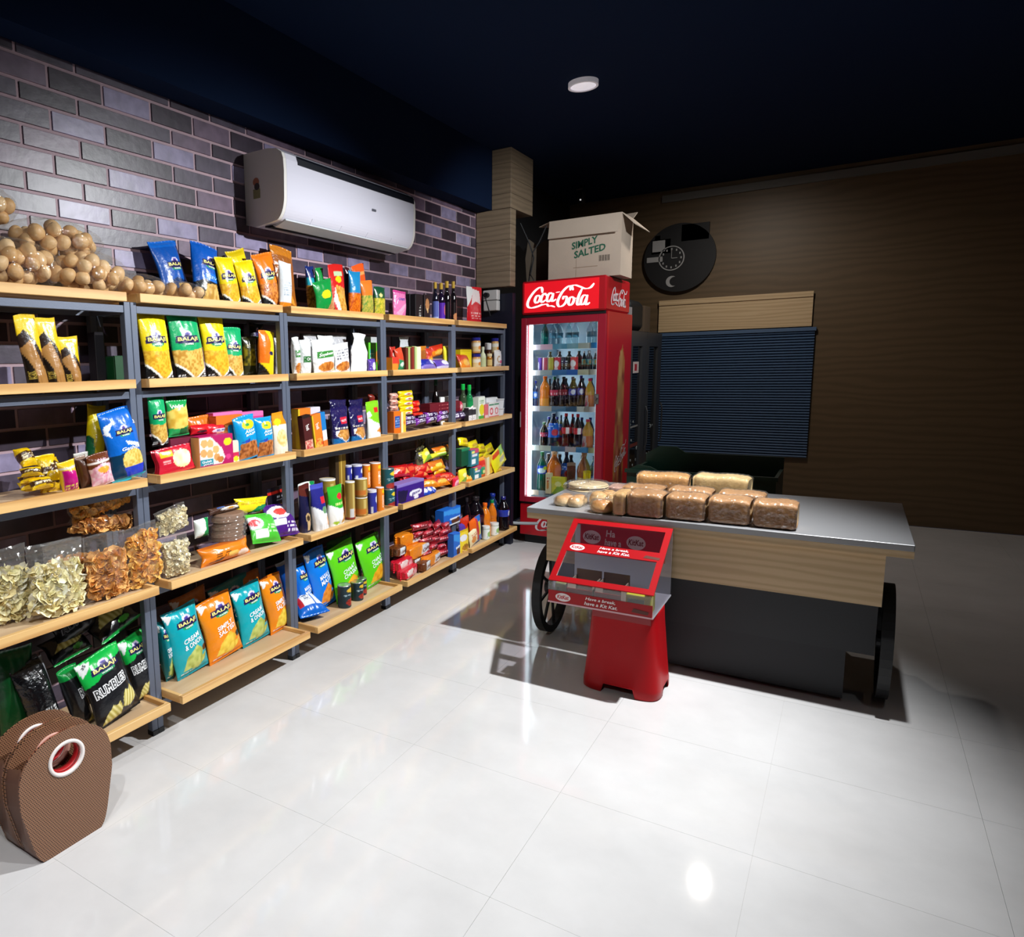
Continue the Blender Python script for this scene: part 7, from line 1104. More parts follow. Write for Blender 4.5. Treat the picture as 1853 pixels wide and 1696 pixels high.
# carton on the cooler
cb = empty('cardboard_box', (.93, 5.97, 2.195)); tag(cb, 'open cardboard box with green lettering on top of the red cooler', 'box'); inv = Matrix.Translation((-.93, -5.97, -2.195))
def cput(mb, n_, m_=CARDB, p=None):
    o = mb.build(n_, m_, p or cb); o.matrix_parent_inverse = inv if p is None else Matrix(); return o
bx0, bx1, by0, by1, bz0, bz1 = .655, 1.225, 5.82, 6.16, 2.192, 2.66
cput(MB().box(bx0, bx1, by0, by0 + .006, bz0, bz1), 'front_panel'); cput(MB().box(bx0, bx1, by1 - .006, by1, bz0, bz1), 'back_panel'); cput(MB().box(bx0, bx0 + .006, by0 + .006, by1 - .006, bz0, bz1), 'side_panel'); cput(MB().box(bx1 - .006, bx1, by0 + .006, by1 - .006, bz0, bz1), 'side_panel'); cput(MB().box(bx0 + .006, bx1 - .006, by0 + .006, by1 - .006, bz0, bz0 + .006), 'base_panel')
fm = CARDB
def flap(p0, p1, p2, p3, n_='flap'):
    nn = (Vector(p1) - Vector(p0)).cross(Vector(p3) - Vector(p0)).normalized() * .005; Q = [Vector(p) for p in (p0, p1, p2, p3)]
    return cput(MB().add(Q + [q + nn for q in Q], [(3, 2, 1, 0), (4, 5, 6, 7), (0, 1, 5, 4), (1, 2, 6, 5), (2, 3, 7, 6), (3, 0, 4, 7)]), n_)
flap((bx0 + .005, by0 - .001, bz1), (bx1 - .01, by0 - .001, bz1 - .005), (bx1 - .02, by0 - .035, bz1 - .145), (bx0 + .002, by0 - .03, bz1 - .14))
flap((bx0, by1, bz1), (bx1, by1, bz1), (bx1 + .02, by1 + .05, bz1 + .05), (bx0, by1 + .05, bz1 + .03)); flap((bx1, by0 + .01, bz1), (bx1, by1, bz1), (bx1 + .13, by1, bz1 - .12), (bx1 + .1, by0 + .02, bz1 - .1))
flap((bx0, by1, bz1), (bx0, by0 + .01, bz1), (bx0 - .1, by0 + .05, bz1 - .02), (bx0 - .1, by1, bz1 + .02))
INKG = mat('green_ink', '#1d5a44', .7)
for st, z_, x_, w_ in (('SIMPLY', 2.418, .845, .21), ('SALTED', 2.348, .865, .25)):
    o = text_flat(st, (x_, by0, z_), (.985, 0, .17), (-.1, 0, 1), w_, .055, 'lettering', INKG, cb, shear=.1, bold=.03); o.matrix_parent_inverse = inv
bc_ = MB()
for i in range(12): bc_.box(1.06 + .0072 * i, 1.06 + .0072 * i + (.003, .0045, .002)[i % 3], by0 - .0012, by0 - .0004, 2.31, 2.355)
cput(bc_, 'barcode', mat('dark_ink', '#3a342e', .8))
cput(MB().box(.88, .882, by0 - .001, by0 - .0003, 2.2, 2.44).box(.86, 1.05, by0 - .001, by0 - .0003, 2.275, 2.279), 'printed_line', mat('faint_ink', '#8a7660', .8))
tc_ = empty('torn_cardboard', (.52, 5.95, 2.195)); tag(tc_, 'dark torn cardboard sheet standing left of the open box', 'cardboard'); o = MB().add([(.44, 5.9, 2.2), (.62, 6.0, 2.2), (.64, 6.02, 2.52), (.57, 5.98, 2.55), (.52, 5.94, 2.50), (.45, 5.9, 2.56), (.43, 5.89, 2.40)], [(0, 1, 2, 3, 4, 5, 6)]).build('sheet', mat('dark_cardboard', '#4a4034', .9), tc_); o.matrix_parent_inverse = Matrix.Translation((-.52, -5.95, -2.195)); sm = o.modifiers.new('thickness', 'SOLIDIFY'); sm.thickness = .005
for k, (pth, lb) in enumerate([([(.45, 5.72, 2.66), (.52, 5.74, 2.5), (.56, 5.74, 2.38), (.53, 5.75, 2.25), (.55, 5.78, 2.2)], 'black cable hanging in a loop left of the cardboard box'), ([(.66, 5.75, 2.62), (.60, 5.75, 2.5), (.55, 5.74, 2.42), (.53, 5.75, 2.3), (.51, 5.77, 2.2)], 'black cable crossing behind the first beside the cardboard box')]):
    tag(MB().tube(pth, .006).build('cable', BLACK), lb, 'cable')
# ================================================================ far corner: display chiller, clock, shutter
ch = empty('display_chiller', (.8, 7.18, 0)); tag(ch, 'dark glass fronted display chiller behind the red cooler', 'chiller'); inv = Matrix.Translation((-.8, -7.18, 0))
def chput(mb, n_, m_, p=None):
    o = mb.build(n_, m_, p or ch)
    if p is None: o.matrix_parent_inverse = inv
    return o
GM = mat('dull_aluminium', '#4c4c4e', .4, .5); DG = mat('dark_glass', '#0a0b10', .08)
chput(MB().box(.5, 1.10, 6.56, 7.8, .0, 1.80, None, .006), 'body', BLACK)
for a, b_ in ((6.56, 7.17), (7.19, 7.8)):
    d_ = chput(MB().box(1.101, 1.135, a, a + .09, .08, 1.79).box(1.101, 1.135, b_ - .16, b_, .08, 1.79).box(1.101, 1.135, a + .09, b_ - .16, 1.66, 1.79).box(1.101, 1.135, a + .09, b_ - .16, .08, .2), 'door', GM)
    chput(MB().box(1.105, 1.115, a + .091, b_ - .161, .201, 1.659), 'door_glass', DG, d_); chput(MB().tube([(1.15, b_ - .03, .7), (1.165, b_ - .03, .75), (1.165, b_ - .03, 1.05), (1.15, b_ - .03, 1.1)], .008), 'handle', GM, d_)
chput(MB().box(1.136, 1.138, 6.67, 6.87, 1.42, 1.52, '#c8b8b4').box(1.1375, 1.139, 6.72, 6.80, 1.44, 1.5, '#a01c2c'), 'sticker', CARD)
sl = MB()
for i in range(22): sl.ring((1.117, RNG.uniform(6.66, 7.0) if i % 2 else RNG.uniform(7.3, 7.6), RNG.uniform(.55, 1.0)), 0, 0, RNG.uniform(.006, .014), 1.1155, 1.118, '#9aa0a0', 8)
sl.box(1.1155, 1.118, 6.66, 7.0, .74, .77, '#6a2c20').box(1.1155, 1.118, 6.68, 6.99, .92, .935, '#8a8884')
chput(sl, 'goods_behind_glass', CARD)
tag(MB().box(.85, 1.1, 6.62, 6.72, 1.802, 1.92, '#3a3470').box(.85, 1.101, 6.62, 6.72, 1.92, 2.0, '#8a8488').build('medicine_carton', CARD), 'purple and white carton standing on the display chiller', 'carton')
tag(MB().box(.8, 1.08, 6.75, 7.25, 1.802, 2.08, None, .04).build('black_bag', BLACK, bev=.02), 'black bag lying on the display chiller under the clock', 'bag')
tag(MB().box(.9, 1.06, 7.35, 7.6, 1.802, 2.05, None, .004).build('brown_carton', mat('dim_card', '#5a4a3a', .9)), 'brown carton with folded flap on the chiller, right of the black bag', 'carton')
wc = empty('wall_clock', (1.2, 7.96, 2.5)); tag(wc, 'black decorative wall clock with round dial and pale crescent', 'clock'); inv = Matrix.Translation((-1.2, -7.96, -2.5))
def kput(mb, n_, m_):
    o = mb.build(n_, m_, wc); o.matrix_parent_inverse = inv; return o
GL = mat('clock_grey', '#a8a8a8', .5); cxk, czk = 1.235, 2.545
kput(MB().ring((cxk, 0, czk - .0), 1, 0, .335, 7.95, 7.985, None, 48).box(.97, 1.15, 7.95, 7.985, 2.6, 2.74).box(1.0, 1.05, 7.95, 7.985, 2.74, 2.78).box(1.25, 1.5, 7.95, 7.985, 2.7, 2.86), 'clock_face', BLACK)
kput(MB().ring((cxk - .07, 0, czk), 1, .112, .122, 7.942, 7.95, None, 40), 'dial_ring', GL)
dl = MB()
for i in range(12): a = i * pi / 6; dl.box(cxk - .07 + .09 * sin(a) - .006, cxk - .07 + .09 * sin(a) + .006, 7.944, 7.95, czk + .09 * cos(a) - .01, czk + .09 * cos(a) + .01)
kput(dl, 'hour_mark', GL); kput(MB().box(cxk - .072, cxk - .068, 7.943, 7.947, czk, czk + .085), 'minute_hand', GL); kput(MB().box(cxk - .07, cxk - .015, 7.943, 7.947, czk - .003, czk + .003), 'hour_hand', GL)
kput(MB().box(.93, 1.08, 7.942, 7.949, 2.52, 2.57).box(.98, 1.1, 7.942, 7.949, 2.62, 2.73), 'motif', GL)
cres = [(cxk - .06 + .055 * cos(t_), czk - .23 + .055 * sin(t_)) for t_ in np.linspace(1.0, 5.3, 16)] + [(cxk - .035 + .045 * cos(t_), czk - .23 + .045 * sin(t_)) for t_ in np.linspace(4.9, 1.4, 14)]
kput(MB().add([(x_, 7.946, z_) for x_, z_ in cres], [(i, i + 1, 28 - i, 29 - i) for i in range(14)]), 'crescent', GL)
rs = empty('roller_shutter', (1.7, 7.97, .5)); tag(rs, 'blue grey ribbed roller shutter in the back wall', 'shutter'); inv = Matrix.Translation((-1.7, -7.97, -.5)); SHM = mat('shutter_blue', '#4d6686', .45); 
def rput(mb, n_, m_):
    o = mb.build(n_, m_, rs); o.matrix_parent_inverse = inv; return o
sm_ = None
for i in range(46):
    z_ = .57 + .026 * i
    if sm_ is None: sm_ = mesh('slat', *(lambda q: (q.v, q.f))(MB().prism([(7.99, -.0), (7.972, .004), (7.962, .012), (7.972, .021), (7.99, .025)], 0, -.73, .73)), None, False, SHM)
    o = obj('slat', sm_, rs); o.location = (0, -7.97, z_ - .5)
rput(MB().box(.96, 2.44, 7.955, 7.985, 1.767, 1.80), 'top_bar', SHM)
tag(MB().box(1.06, 2.4, 7.97, 7.998, 1.81, 2.08).box(1.06, 2.4, 7.96, 7.97, 2.08, 2.13).build('wall_panel', CARTW), 'wooden panel on the back wall above the shutter', 'panel')
cr_ = empty('plastic_crate', (1.9, 5.3, 0)); tag(cr_, 'dark green plastic crate behind the bread cart', 'crate'); inv = Matrix.Translation((-1.9, -5.3, 0)); CRM = mat('crate_green', '#0c2c22', .4)
def crput(mb, n_):
    o = mb.build(n_, CRM, cr_); o.matrix_parent_inverse = inv; return o
crput(MB().prism([(1.52, .0), (2.4, .0), (2.4, .79), (1.72, .79), (1.66, .82), (1.58, .83), (1.51, .79)], 1, 5.05, 5.07), 'front_panel'); crput(MB().prism([(1.52, 0), (2.4, 0), (2.4, .86), (1.78, .86), (1.72, .90), (1.6, .90), (1.51, .84)], 1, 5.6, 5.62), 'back_panel'); crput(MB().box(1.51, 1.53, 5.07, 5.6, 0, .78), 'side_panel'); crput(MB().box(2.38, 2.4, 5.07, 5.6, 0, .78), 'side_panel'); crput(MB().box(1.53, 2.38, 5.07, 5.6, .02, .04), 'base')
crput(MB().box(1.5, 2.41, 5.03, 5.05, .775, .80), 'rim')
# ================================================================ bread cart
ct = empty('bread_cart', (2.1, 4.1, 0)); tag(ct, 'pale wooden bread cart with grey top and black spoked wheel', 'cart'); inv = Matrix.Translation((-2.1, -4.1, 0))
def tput(mb, n_, m_, p=None, **k):
    o = mb.build(n_, m_, p or ct, **k)
    if p is None: o.matrix_parent_inverse = inv
    return o
XE = 3.0
tput(MB().box(1.354, XE, 3.606, 4.61, .742, .77, None, .002), 'worktop', mat('grey_steel_top', '#9a9a9c', .35, .3)); tput(MB().box(1.356, XE, 3.608, 4.608, .712, .7415), 'top_edge', CARTW)
tput(MB().box(1.455, XE - .09, 3.64, 4.55, .482, .7115), 'body', CARTW); tput(MB().box(1.475, XE - .1, 3.66, 4.5, .255, .4815), 'chassis', mat('dark_chassis', '#1c1e22', .6)); tput(MB().box(2.05, XE - .2, 3.70, 4.4, .02, .2545), 'storage_box', mat('dark_box', '#17181d', .6))
for xw in (1.41, XE - .06):
    w_ = tput(MB().ring((xw, 3.86, .268), 0, .218, .258, xw - .022, xw + .022, None, 40), 'wheel', mat('black_rubber', '#0d0e10', .6))
    for k in range(8):
        a = k * pi / 4 + .2; tput(MB().tube([(xw, 3.86 + .03 * cos(a), .268 + .03 * sin(a)), (xw, 3.86 + .225 * cos(a), .268 + .225 * sin(a))], .009, None, 6), 'spoke', DARKSTEEL, w_)
    tput(MB().ring((xw, 3.86, .268), 0, 0, .04, xw - .03, xw + .03, None, 16), 'hub', DARKSTEEL, w_)
tput(MB().tube([(1.44, 3.86, .268), (XE - .09, 3.86, .268)], .018), 'axle', DARKSTEEL); tput(MB().box(2.6, 2.66, 4.3, 4.36, 0, .2545), 'leg', DARKSTEEL); tput(MB().box(1.6, 1.66, 4.3, 4.36, 0, .2545), 'leg', DARKSTEEL)
CRUST = bump(mat('bread_crust', attr=True, rough=.55), 40, .3); WRAP = mat_clear('bread_wrap', (.96, .94, .92),   .04, .14, .035); film_bump(WRAP, 45, .8)
def loaf(cx, cy, z, lx, ly, lz, label, c1='#86592f', c2='#a97c4c', grp=None, rz=0, n=1, slices=True, sq=.28):
    t = empty('bread_loaf', (cx, cy, z), rz); tag(t, label, 'bread', grp); k = 36; m_ = max(6, int(lx / .011)); xs_ = np.linspace(-1, 1, m_); th = np.linspace(0, 2 * pi, k, endpoint=False)
    cy_ = np.sign(np.cos(th)) * np.abs(np.cos(th)) ** sq; cz_ = np.sign(np.sin(th)) * np.abs(np.sin(th)) ** sq
    g = (1 - .14 * np.abs(xs_) ** 14) * (1 - (.022 * (np.arange(m_) % 2) if slices else 0)); Y = g[:, None] * cy_[None] * ly / 2 * (1 + .05 * (cz_ > .5)); Zz = lz / 2 + g[:, None] * cz_[None] * lz / 2 + .002 * np.sin(xs_ * 5)[:, None] * (cz_ > 0)
    X = np.repeat((xs_ * lx / 2)[:, None], k, 1); top = np.clip((Zz / lz - .35) * 1.6, 0, 1) * .7 + .5 * vnoise(X * 40, Zz * 40 + Y * 30)
    C = np.array(lin(c1))[None, None] * (1 - top[..., None]) + np.array(lin(c2))[None, None] * top[..., None]
    co = np.stack([X, Y, Zz], -1).reshape(-1, 3); e = len(co); co = np.concatenate([co, [(-lx / 2, 0, lz / 2), (lx / 2, 0, lz / 2)]]); cc = np.concatenate([np.clip(C, 0, 1).reshape(-1, 3), [lin('#d8bc8c')] * 2])
    f = [tuple(q) for q in grid_faces(m_, k, True)[:, ::-1]] + [(e, (j + 1) % k, j) for j in range(k)][::1] + [(e + 1, (m_ - 1) * k + j, (m_ - 1) * k + (j + 1) % k) for j in range(k)]
    obj('crumb', mesh('crumb', co, f, cc, True, CRUST), t)
    w2 = np.stack([X * 1.03, Y * 1.05, np.maximum(Zz * 1.03, .0)], -1).reshape(-1, 3) + (RNG.random((m_ * k, 3)) - .5) * .003; w2[:, 2] = np.maximum(w2[:, 2], .001)
    obj('plastic_wrap', mesh('plastic_wrap', w2, grid_faces(m_, k, True)[:, ::-1].copy(), None, False, WRAP), t)
    return t
BG = 'wrapped brown loaves on the bread cart'
zt = .7715
loaf(1.832, 3.68, zt, .06, .16, .118, 'narrow pale end of sliced bread beside the first brown loaf', '#a87c48', '#c8a066')
loaf(1.95, 3.69, zt, .165, .16, .122, 'first brown wrapped loaf at the front edge of the cart'); loaf(2.13, 3.71, zt, .17, .16, .12, 'second brown wrapped loaf at the front edge of the cart'); loaf(2.315, 3.72, zt, .17, .16, .12, 'third brown wrapped loaf at the front edge of the cart'); loaf(2.5, 3.72, zt, .17, .16, .12, 'fourth brown wrapped loaf at the front edge of the cart')
loaf(1.88, 3.93, zt, .2, .14, .11, 'brown wrapped loaf in the second row, left'); loaf(2.11, 3.93, zt, .2, .14, .115, 'brown wrapped loaf in the second row, right'); loaf(2.34, 3.93, zt, .2, .14, .115, 'brown wrapped loaf in the second row, farthest right')
loaf(1.93, 4.14, zt + .0, .26, .15, .15, 'tall golden loaf lying at the back of the bread pile', '#a87440', '#cc9a5c', None, .1); loaf(2.22, 4.14, zt + .0, .26, .15, .16, 'golden loaf with pale end at the back right', '#b08a54', '#dcc088', None, -.05)
loaf(1.70, 4.28, zt, .17, .14, .04, 'flat wrapped pink brown bread slices by the back', '#9a6a58', '#c8a090')
def bun(cx, cy, z, r, h, label, c1, c2, n=1, pos=None):
    t = empty('bun_pack' if n > 1 else 'bun', (cx, cy, z)); tag(t, label, 'bread'); pr = [(0, 0), (.8, .0), (1, .25), (.97, .5), (.75, .85), (.4, .98), (0, 1)]
    co, f = lathe(pr, r, h, 22, None); tt = np.clip(co[:, 2] / h, 0, 1)[:, None]; cc = np.array(lin(c2))[None] * (1 - tt) + np.array(lin(c1))[None] * tt; me = mesh('bun', co, f, cc, True, CRUST)
    for k, p in enumerate(pos or [(0, 0, 0)]): o = obj('bun' if n > 1 else 'crust', me, t); o.location = p
    P = np.array(pos or [(0, 0, 0)]); ex = np.abs(P[:, :2]).max(0) + r * 1.06; hh = P[:, 2].max() + h * 1.05
    co, f = lathe([(.9, 0), (1, .2), (1, .7), (.85, .97), (0, 1)], 1, hh, 24, None); th = np.arctan2(co[:, 1], co[:, 0]); rad = np.hypot(co[:, 0], co[:, 1]); sq = np.maximum(np.abs(np.cos(th)), np.abs(np.sin(th))) ** -.7 if n > 1 else 1
    co[:, 0] = np.cos(th) * rad * sq * ex[0]; co[:, 1] = np.sin(th) * rad * sq * ex[1]; co += (RNG.random(co.shape) - .5) * .004; co[:, 2] = np.maximum(co[:, 2], .001); obj('plastic_wrap', mesh('plastic_wrap', co, f, None, True, WRAP), t)
bun(1.535, 3.78, zt, .042, .052, 'wrapped pack of four small buns near the left corner of the cart', '#c89458', '#e8d8b0', 4, [(-.035, -.035, 0), (.035, -.035, 0), (-.035, .035, 0), (.035, .035, 0)])
bun(1.735, 3.67, zt, .06, .062, 'single round shiny bun at the front edge of the cart', '#b87c3c', '#d8b070')
bun(1.70, 3.86, zt, .048, .07, 'wrapped pack of tall pale buns behind the round bun', '#d8a868', '#e8d4a8', 3, [(-.04, 0, 0), (.045, -.01, 0), (0, .06, 0)])
t = empty('flatbread_bag', (1.475, 4.28, zt)); tag(t, 'clear bag of pale flat bread near the back left of the cart', 'bread')
for k in range(5):
    co, f = lathe([(0, 0), (.95, 0), (1, .3), (.95, 1), (0, 1)], .115, .007, 26, None); o = obj('flatbread', mesh('flatbread', co, f, lin('#dcc8a0'), False, CRUST), t); o.location = ((k % 2) * .008, (k % 3) * .006, .0075 * k)
co, f = lathe([(.9, 0), (1.02, .15), (1.05, .5), (.9, .9), (0, 1.05)], 1, .048, 24, None); co[:, 0] *= .135; co[:, 1] *= .16; co += (RNG.random(co.shape) - .5) * .006; co[:, 2] = np.maximum(co[:, 2], .001); obj('bag_film', mesh('bag_film', co, f, None, True, WRAP), t)
# ================================================================ red chocolate display stand on its red base
RP = mat('red_plastic', '#a80c14', .34, spec=.22); REDG = mat('red_frame', '#a51017', .35, spec=.3)
bn = empty('red_base_tub', (1.945, 3.34, 0)); tag(bn, 'glossy red tapered plastic tub carrying the chocolate display', 'tub')
n_ = 128; rows = [(.172, .0), (.178, .006), (.177, .045), (.174, .06), (.163, .2), (.15, .36), (.147, .42), (.147, .435)]; th = np.linspace(0, 2 * pi, n_, endpoint=False); sq_ = .42; v = []
for k, (r, z_) in enumerate(rows):
    c_ = np.sign(np.cos(th)) * np.abs(np.cos(th)) ** sq_ * r; s_ = np.sign(np.sin(th)) * np.abs(np.sin(th)) ** sq_ * r * .9
    zz = np.full(n_, z_)
    if k < 3: nt = (((np.abs(c_ - .0) < .07) & (np.abs(s_) > .1)) | ((np.abs(s_) < .06) & (np.abs(c_) > .1))); zz = np.where(nt, np.maximum(zz, .046 + .003 * k), zz)
    v.append(np.stack([c_, s_, zz], -1))
v = np.concatenate(v + [np.array([[0, 0, .437]])]); f = [tuple(q) for q in grid_faces(len(rows), n_, True)] + [((len(rows) - 1) * n_ + j, (len(rows) - 1) * n_ + (j + 1) % n_, len(rows) * n_) for j in range(n_)]
obj('tub', mesh('tub', v, f, None, True, RP), bn); MB().box(-.13, .13, -.135, -.128, .385, .43, None, .002).build('rim_band', mat('red_band', '#8c1016', .4), bn)
kk = empty('chocolate_display', (1.889, 3.28, .44)); tag(kk, 'red and clear countertop chocolate display box with sloping lid', 'display'); inv = Matrix.Translation((-1.889, -3.28, -.44))
def dput(mb, n_, m_, p=None):
    o = mb.build(n_, m_, p or kk)
    if p is None: o.matrix_parent_inverse = inv
    return o
kx0, kx1 = 1.652, 2.126; A0, A1 = Vector((0, 3.09, .545)), Vector((0, 3.455, .772)); sv = A1 - A0; sn = Vector((0, -sv.z, sv.y)).normalized()
dput(MB().box(kx0, kx1, 3.09, 3.47, .4385, .446), 'base_plate', mat('grey_acrylic', '#b8b8c0', .3)); sd = [(3.088, .447), (3.088, .543), (3.455, .771), (3.47, .771), (3.47, .447)]
dput(MB().prism(sd, 0, kx0, kx0 + .004), 'side_sheet', ACRYL); dput(MB().prism(sd, 0, kx1 - .004, kx1), 'side_sheet', ACRYL); dput(MB().box(kx0 + .004, kx1 - .004, 3.466, 3.47, .447, .77), 'back_sheet', mat('back_sheet_grey', '#ccd0d8', .4))
def slope(s0, s1, x0, x1, t0=.0, t1=.006):
    """slab lying on the sloping front between fractions s0 and s1"""
    m = MB(); P = []
    for t_ in (t0, t1):
        for s_, x_ in ((s0, x0), (s0, x1), (s1, x1), (s1, x0)): q = A0 + sv * s_ + sn * t_; P.append((x_, q.y, q.z))
    return m.add(P, [(3, 2, 1, 0), (4, 5, 6, 7), (0, 1, 5, 4), (1, 2, 6, 5), (2, 3, 7, 6), (3, 0, 4, 7)])
lid = dput(slope(0, .075, kx0, kx1), 'lid_frame', REDG)
for a in ((.93, 1, kx0, kx1), (.075, .93, kx0, kx0 + .028), (.075, .93, kx1 - .028, kx1)): dput(slope(*a), 'lid_frame', REDG)
dput(slope(.075, .93, kx0 + .028, kx1 - .028, .001, .003), 'lid_sheet', ACRYL)
bd = dput(slope(.47, .605, kx0 + .026, kx1 - .026, .0035, .0065), 'banner', REDG); ft = dput(MB().box(kx0 + .002, kx1 - .002, 3.083, 3.087, .448, .502), 'front_banner', REDG); dput(MB().box(kx0, kx1, 3.082, 3.087, .44, .4475), 'front_edge', mat('pink_edge', '#d8a8b0', .3)); dput(MB().box(kx0, kx1, 3.083, 3.087, .5025, .543), 'front_sheet', ACRYL)
up = sv.normalized()
def sl_pt(s_, x_): q = A0 + sv * s_ + sn * .0065; return (x_, q.y, q.z)
WV = mat('white_print', '#f0e4e4', .4)
def oval(cx, s_, rx, ry, org_f, ux, uyv, name='logo_oval', m=WV):
    vs = [Vector(org_f) + Vector(ux) * rx * cos(t_) + Vector(uyv) * ry * sin(t_) for t_ in np.linspace(0, 2 * pi, 28, endpoint=False)]; o = obj(name, mesh(name, [Vector(org_f)] + vs, [(0, 1 + i, 1 + (i + 1) % 28) for i in range(28)]), kk, m); o.matrix_parent_inverse = inv; return o
def ktext(st, og, uyv, w_, h_, sh=.25, m=WV, b=.02):
    o = text_flat(st, og, (1, 0, 0), uyv, w_, h_, 'lettering', m, kk, shear=sh, bold=b); o.matrix_parent_inverse = inv; return o
RI = mat('red_print', '#c01820', .4)
for pt, uyv, s_ in ((sl_pt(.535, 1.725), up, 1), ((1.725, 3.0822, .474), Vector((0, 0, 1)), 1)):
    nn = Vector((1, 0, 0)).cross(uyv); oval(0, 0, .036, .02, Vector(pt) + nn * .0006, (1, 0, 0), uyv); ktext('KitKat', Vector(pt) + nn * .0007 - Vector((.028, 0, 0)) - uyv * .009, uyv, .056, .02, .2, RI)
    ktext('Have a break,', Vector(pt) + nn * .0004 + Vector((.105, 0, 0)) + uyv * .004, uyv, .135, .017); ktext('have a Kit Kat.', Vector(pt) + nn * .0004 + Vector((.1, 0, 0)) - uyv * .018, uyv, .15, .017)
    o = MB().add([Vector(pt) + nn * .0008 + Vector((x_, 0, 0)) + uyv * y_ for x_, y_ in ((.31, -.014), (.38, -.018), (.385, -.004), (.32, .004))], [(0, 1, 2, 3)]).build('bar_picture', mat('choc_print', '#5a2416', .5), kk); o.matrix_parent_inverse = inv
# printed card standing inside behind the upper window
dput(MB().box(kx0 + .035, kx1 - .03, 3.452, 3.458, .60, .755), 'inner_card', mat('inner_red_card', '#c41c3c', .4)); PK = mat('pale_print', '#f0ccd4', .5)
nv_ = Vector((0, 0, 1))
for st, x_, z_, w_, h_ in (('Ha', 1.815, .70, .045, .035), ('have a', 1.81, .655, .08, .035)): ktext(st, (x_, 3.4515, z_), nv_, w_, h_, .1, PK)
for x_, z_ in ((1.745, .69), (1.96, .685)): oval(0, 0, .045, .035, (x_, 3.4512, z_), (1, 0, 0), nv_, 'logo_oval', PK); ktext('KitKat', (x_ - .036, 3.4508, z_ - .013), nv_, .072, .03, .15, mat('dark_red_print', '#8a1024', .5))
for k, (x0, x1, c_) in enumerate(((1.73, 1.85, '#9a8a78'), (1.86, 1.98, '#8a7a6c'))):
    t = empty('chocolate_tray', ((x0 + x1) / 2, 3.2, .4465)); tag(t, ('left' if k == 0 else 'right') + ' open brown card tray inside the chocolate display', 'tray'); iv = Matrix.Translation((-(x0 + x1) / 2, -3.2, -.4465)); m_ = mat('tray_card', c_, .7)
    for nm, a in (('tray_wall', (x0, x1, 3.27, 3.275, .4465, .57)), ('tray_wall', (x0, x0 + .004, 3.12, 3.27, .4465, .54)), ('tray_wall', (x1 - .004, x1, 3.12, 3.27, .4465, .54)), ('tray_front', (x0, x1, 3.115, 3.119, .4465, .515))):
        o = MB().box(*a).build(nm, REDG if nm == 'tray_front' else m_, t); o.matrix_parent_inverse = iv
for x0, x1, c1, lb in ((2.0, 2.11, '#c8c428', 'yellow green chocolate bar pack at the right of the display'), (1.672, 1.725, '#8a9060', 'small greenish sweet pack at the left of the display')):
    tag(MB().box(x0, x1, 3.12, 3.2, .447, .53, c1, .004).box(x0 + .01, x1 - .03, 3.117, 3.12, .48, .51, '#4c6a30').build('chocolate_pack', CARD), lb, 'packet')
# ================================================================ brown woven basket totes
BK = mat('woven_brown_plastic', '#7a563f', .45); nd = BK.node_tree.nodes; L = BK.node_tree.links
tc = nd.new('ShaderNodeTexCoord'); mp = nd.new('ShaderNodeMapping'); mp.inputs['Scale'].default_value = (1, 125, 150); L.new(tc.outputs['Object'], mp.inputs[0]); sx = nd.new('ShaderNodeSeparateXYZ'); L.new(mp.outputs[0], sx.inputs[0])
fl = nd.new('ShaderNodeMath'); fl.operation = 'FLOOR'; L.new(sx.outputs[2], fl.inputs[0]); hf = nd.new('ShaderNodeMath'); hf.operation = 'MULTIPLY'; hf.inputs[1].default_value = .5; L.new(fl.outputs[0], hf.inputs[0]); ay = nd.new('ShaderNodeMath'); ay.operation = 'ADD'; L.new(sx.outputs[1], ay.inputs[0]); L.new(hf.outputs[0], ay.inputs[1])
def fr_(s_):
    a = nd.new('ShaderNodeMath'); a.operation = 'FRACT'; L.new(s_, a.inputs[0]); b = nd.new('ShaderNodeMath'); b.operation = 'SUBTRACT'; b.inputs[1].default_value = .5; L.new(a.outputs[0], b.inputs[0]); c_ = nd.new('ShaderNodeMath'); c_.operation = 'ABSOLUTE'; L.new(b.outputs[0], c_.inputs[0]); return c_.outputs[0]
m1 = nd.new('ShaderNodeMath'); m1.operation = 'MAXIMUM'; L.new(fr_(ay.outputs[0]), m1.inputs[0]); L.new(fr_(sx.outputs[2]), m1.inputs[1]); cr = nd.new('ShaderNodeValToRGB'); cr.color_ramp.elements[0].position = .22; cr.color_ramp.elements[0].color = (*lin('#2a170e'), 1); cr.color_ramp.elements[1].position = .3; cr.color_ramp.elements[1].color = (*lin('#8a6146'), 1)
L.new(m1.outputs[0], cr.inputs[0]); L.new(cr.outputs[0], nd['Principled BSDF'].inputs['Base Color']); bp = nd.new('ShaderNodeBump'); bp.inputs['Strength'].default_value = .6; bp.inputs['Distance'].default_value = .003; L.new(m1.outputs[0], bp.inputs['Height']); L.new(bp.outputs[0], nd['Principled BSDF'].inputs['Normal'])
BKE = mat('brown_rim_plastic', '#6b4a38', .45); WHR = mat('white_rim', '#e8dfda', .4); PKR = mat('pink_rim', '#c89484', .45); RDI = mat('red_inside', '#b8141c', .5); PKL = mat('pinkish_lining', '#a85a50', .5)
def half(z): return np.interp(z, [0, .02, .06, .2, .28, .33, .36, .385, .398, .404], [.105, .122, .135, .166, .166, .152, .128, .09, .05, .0])
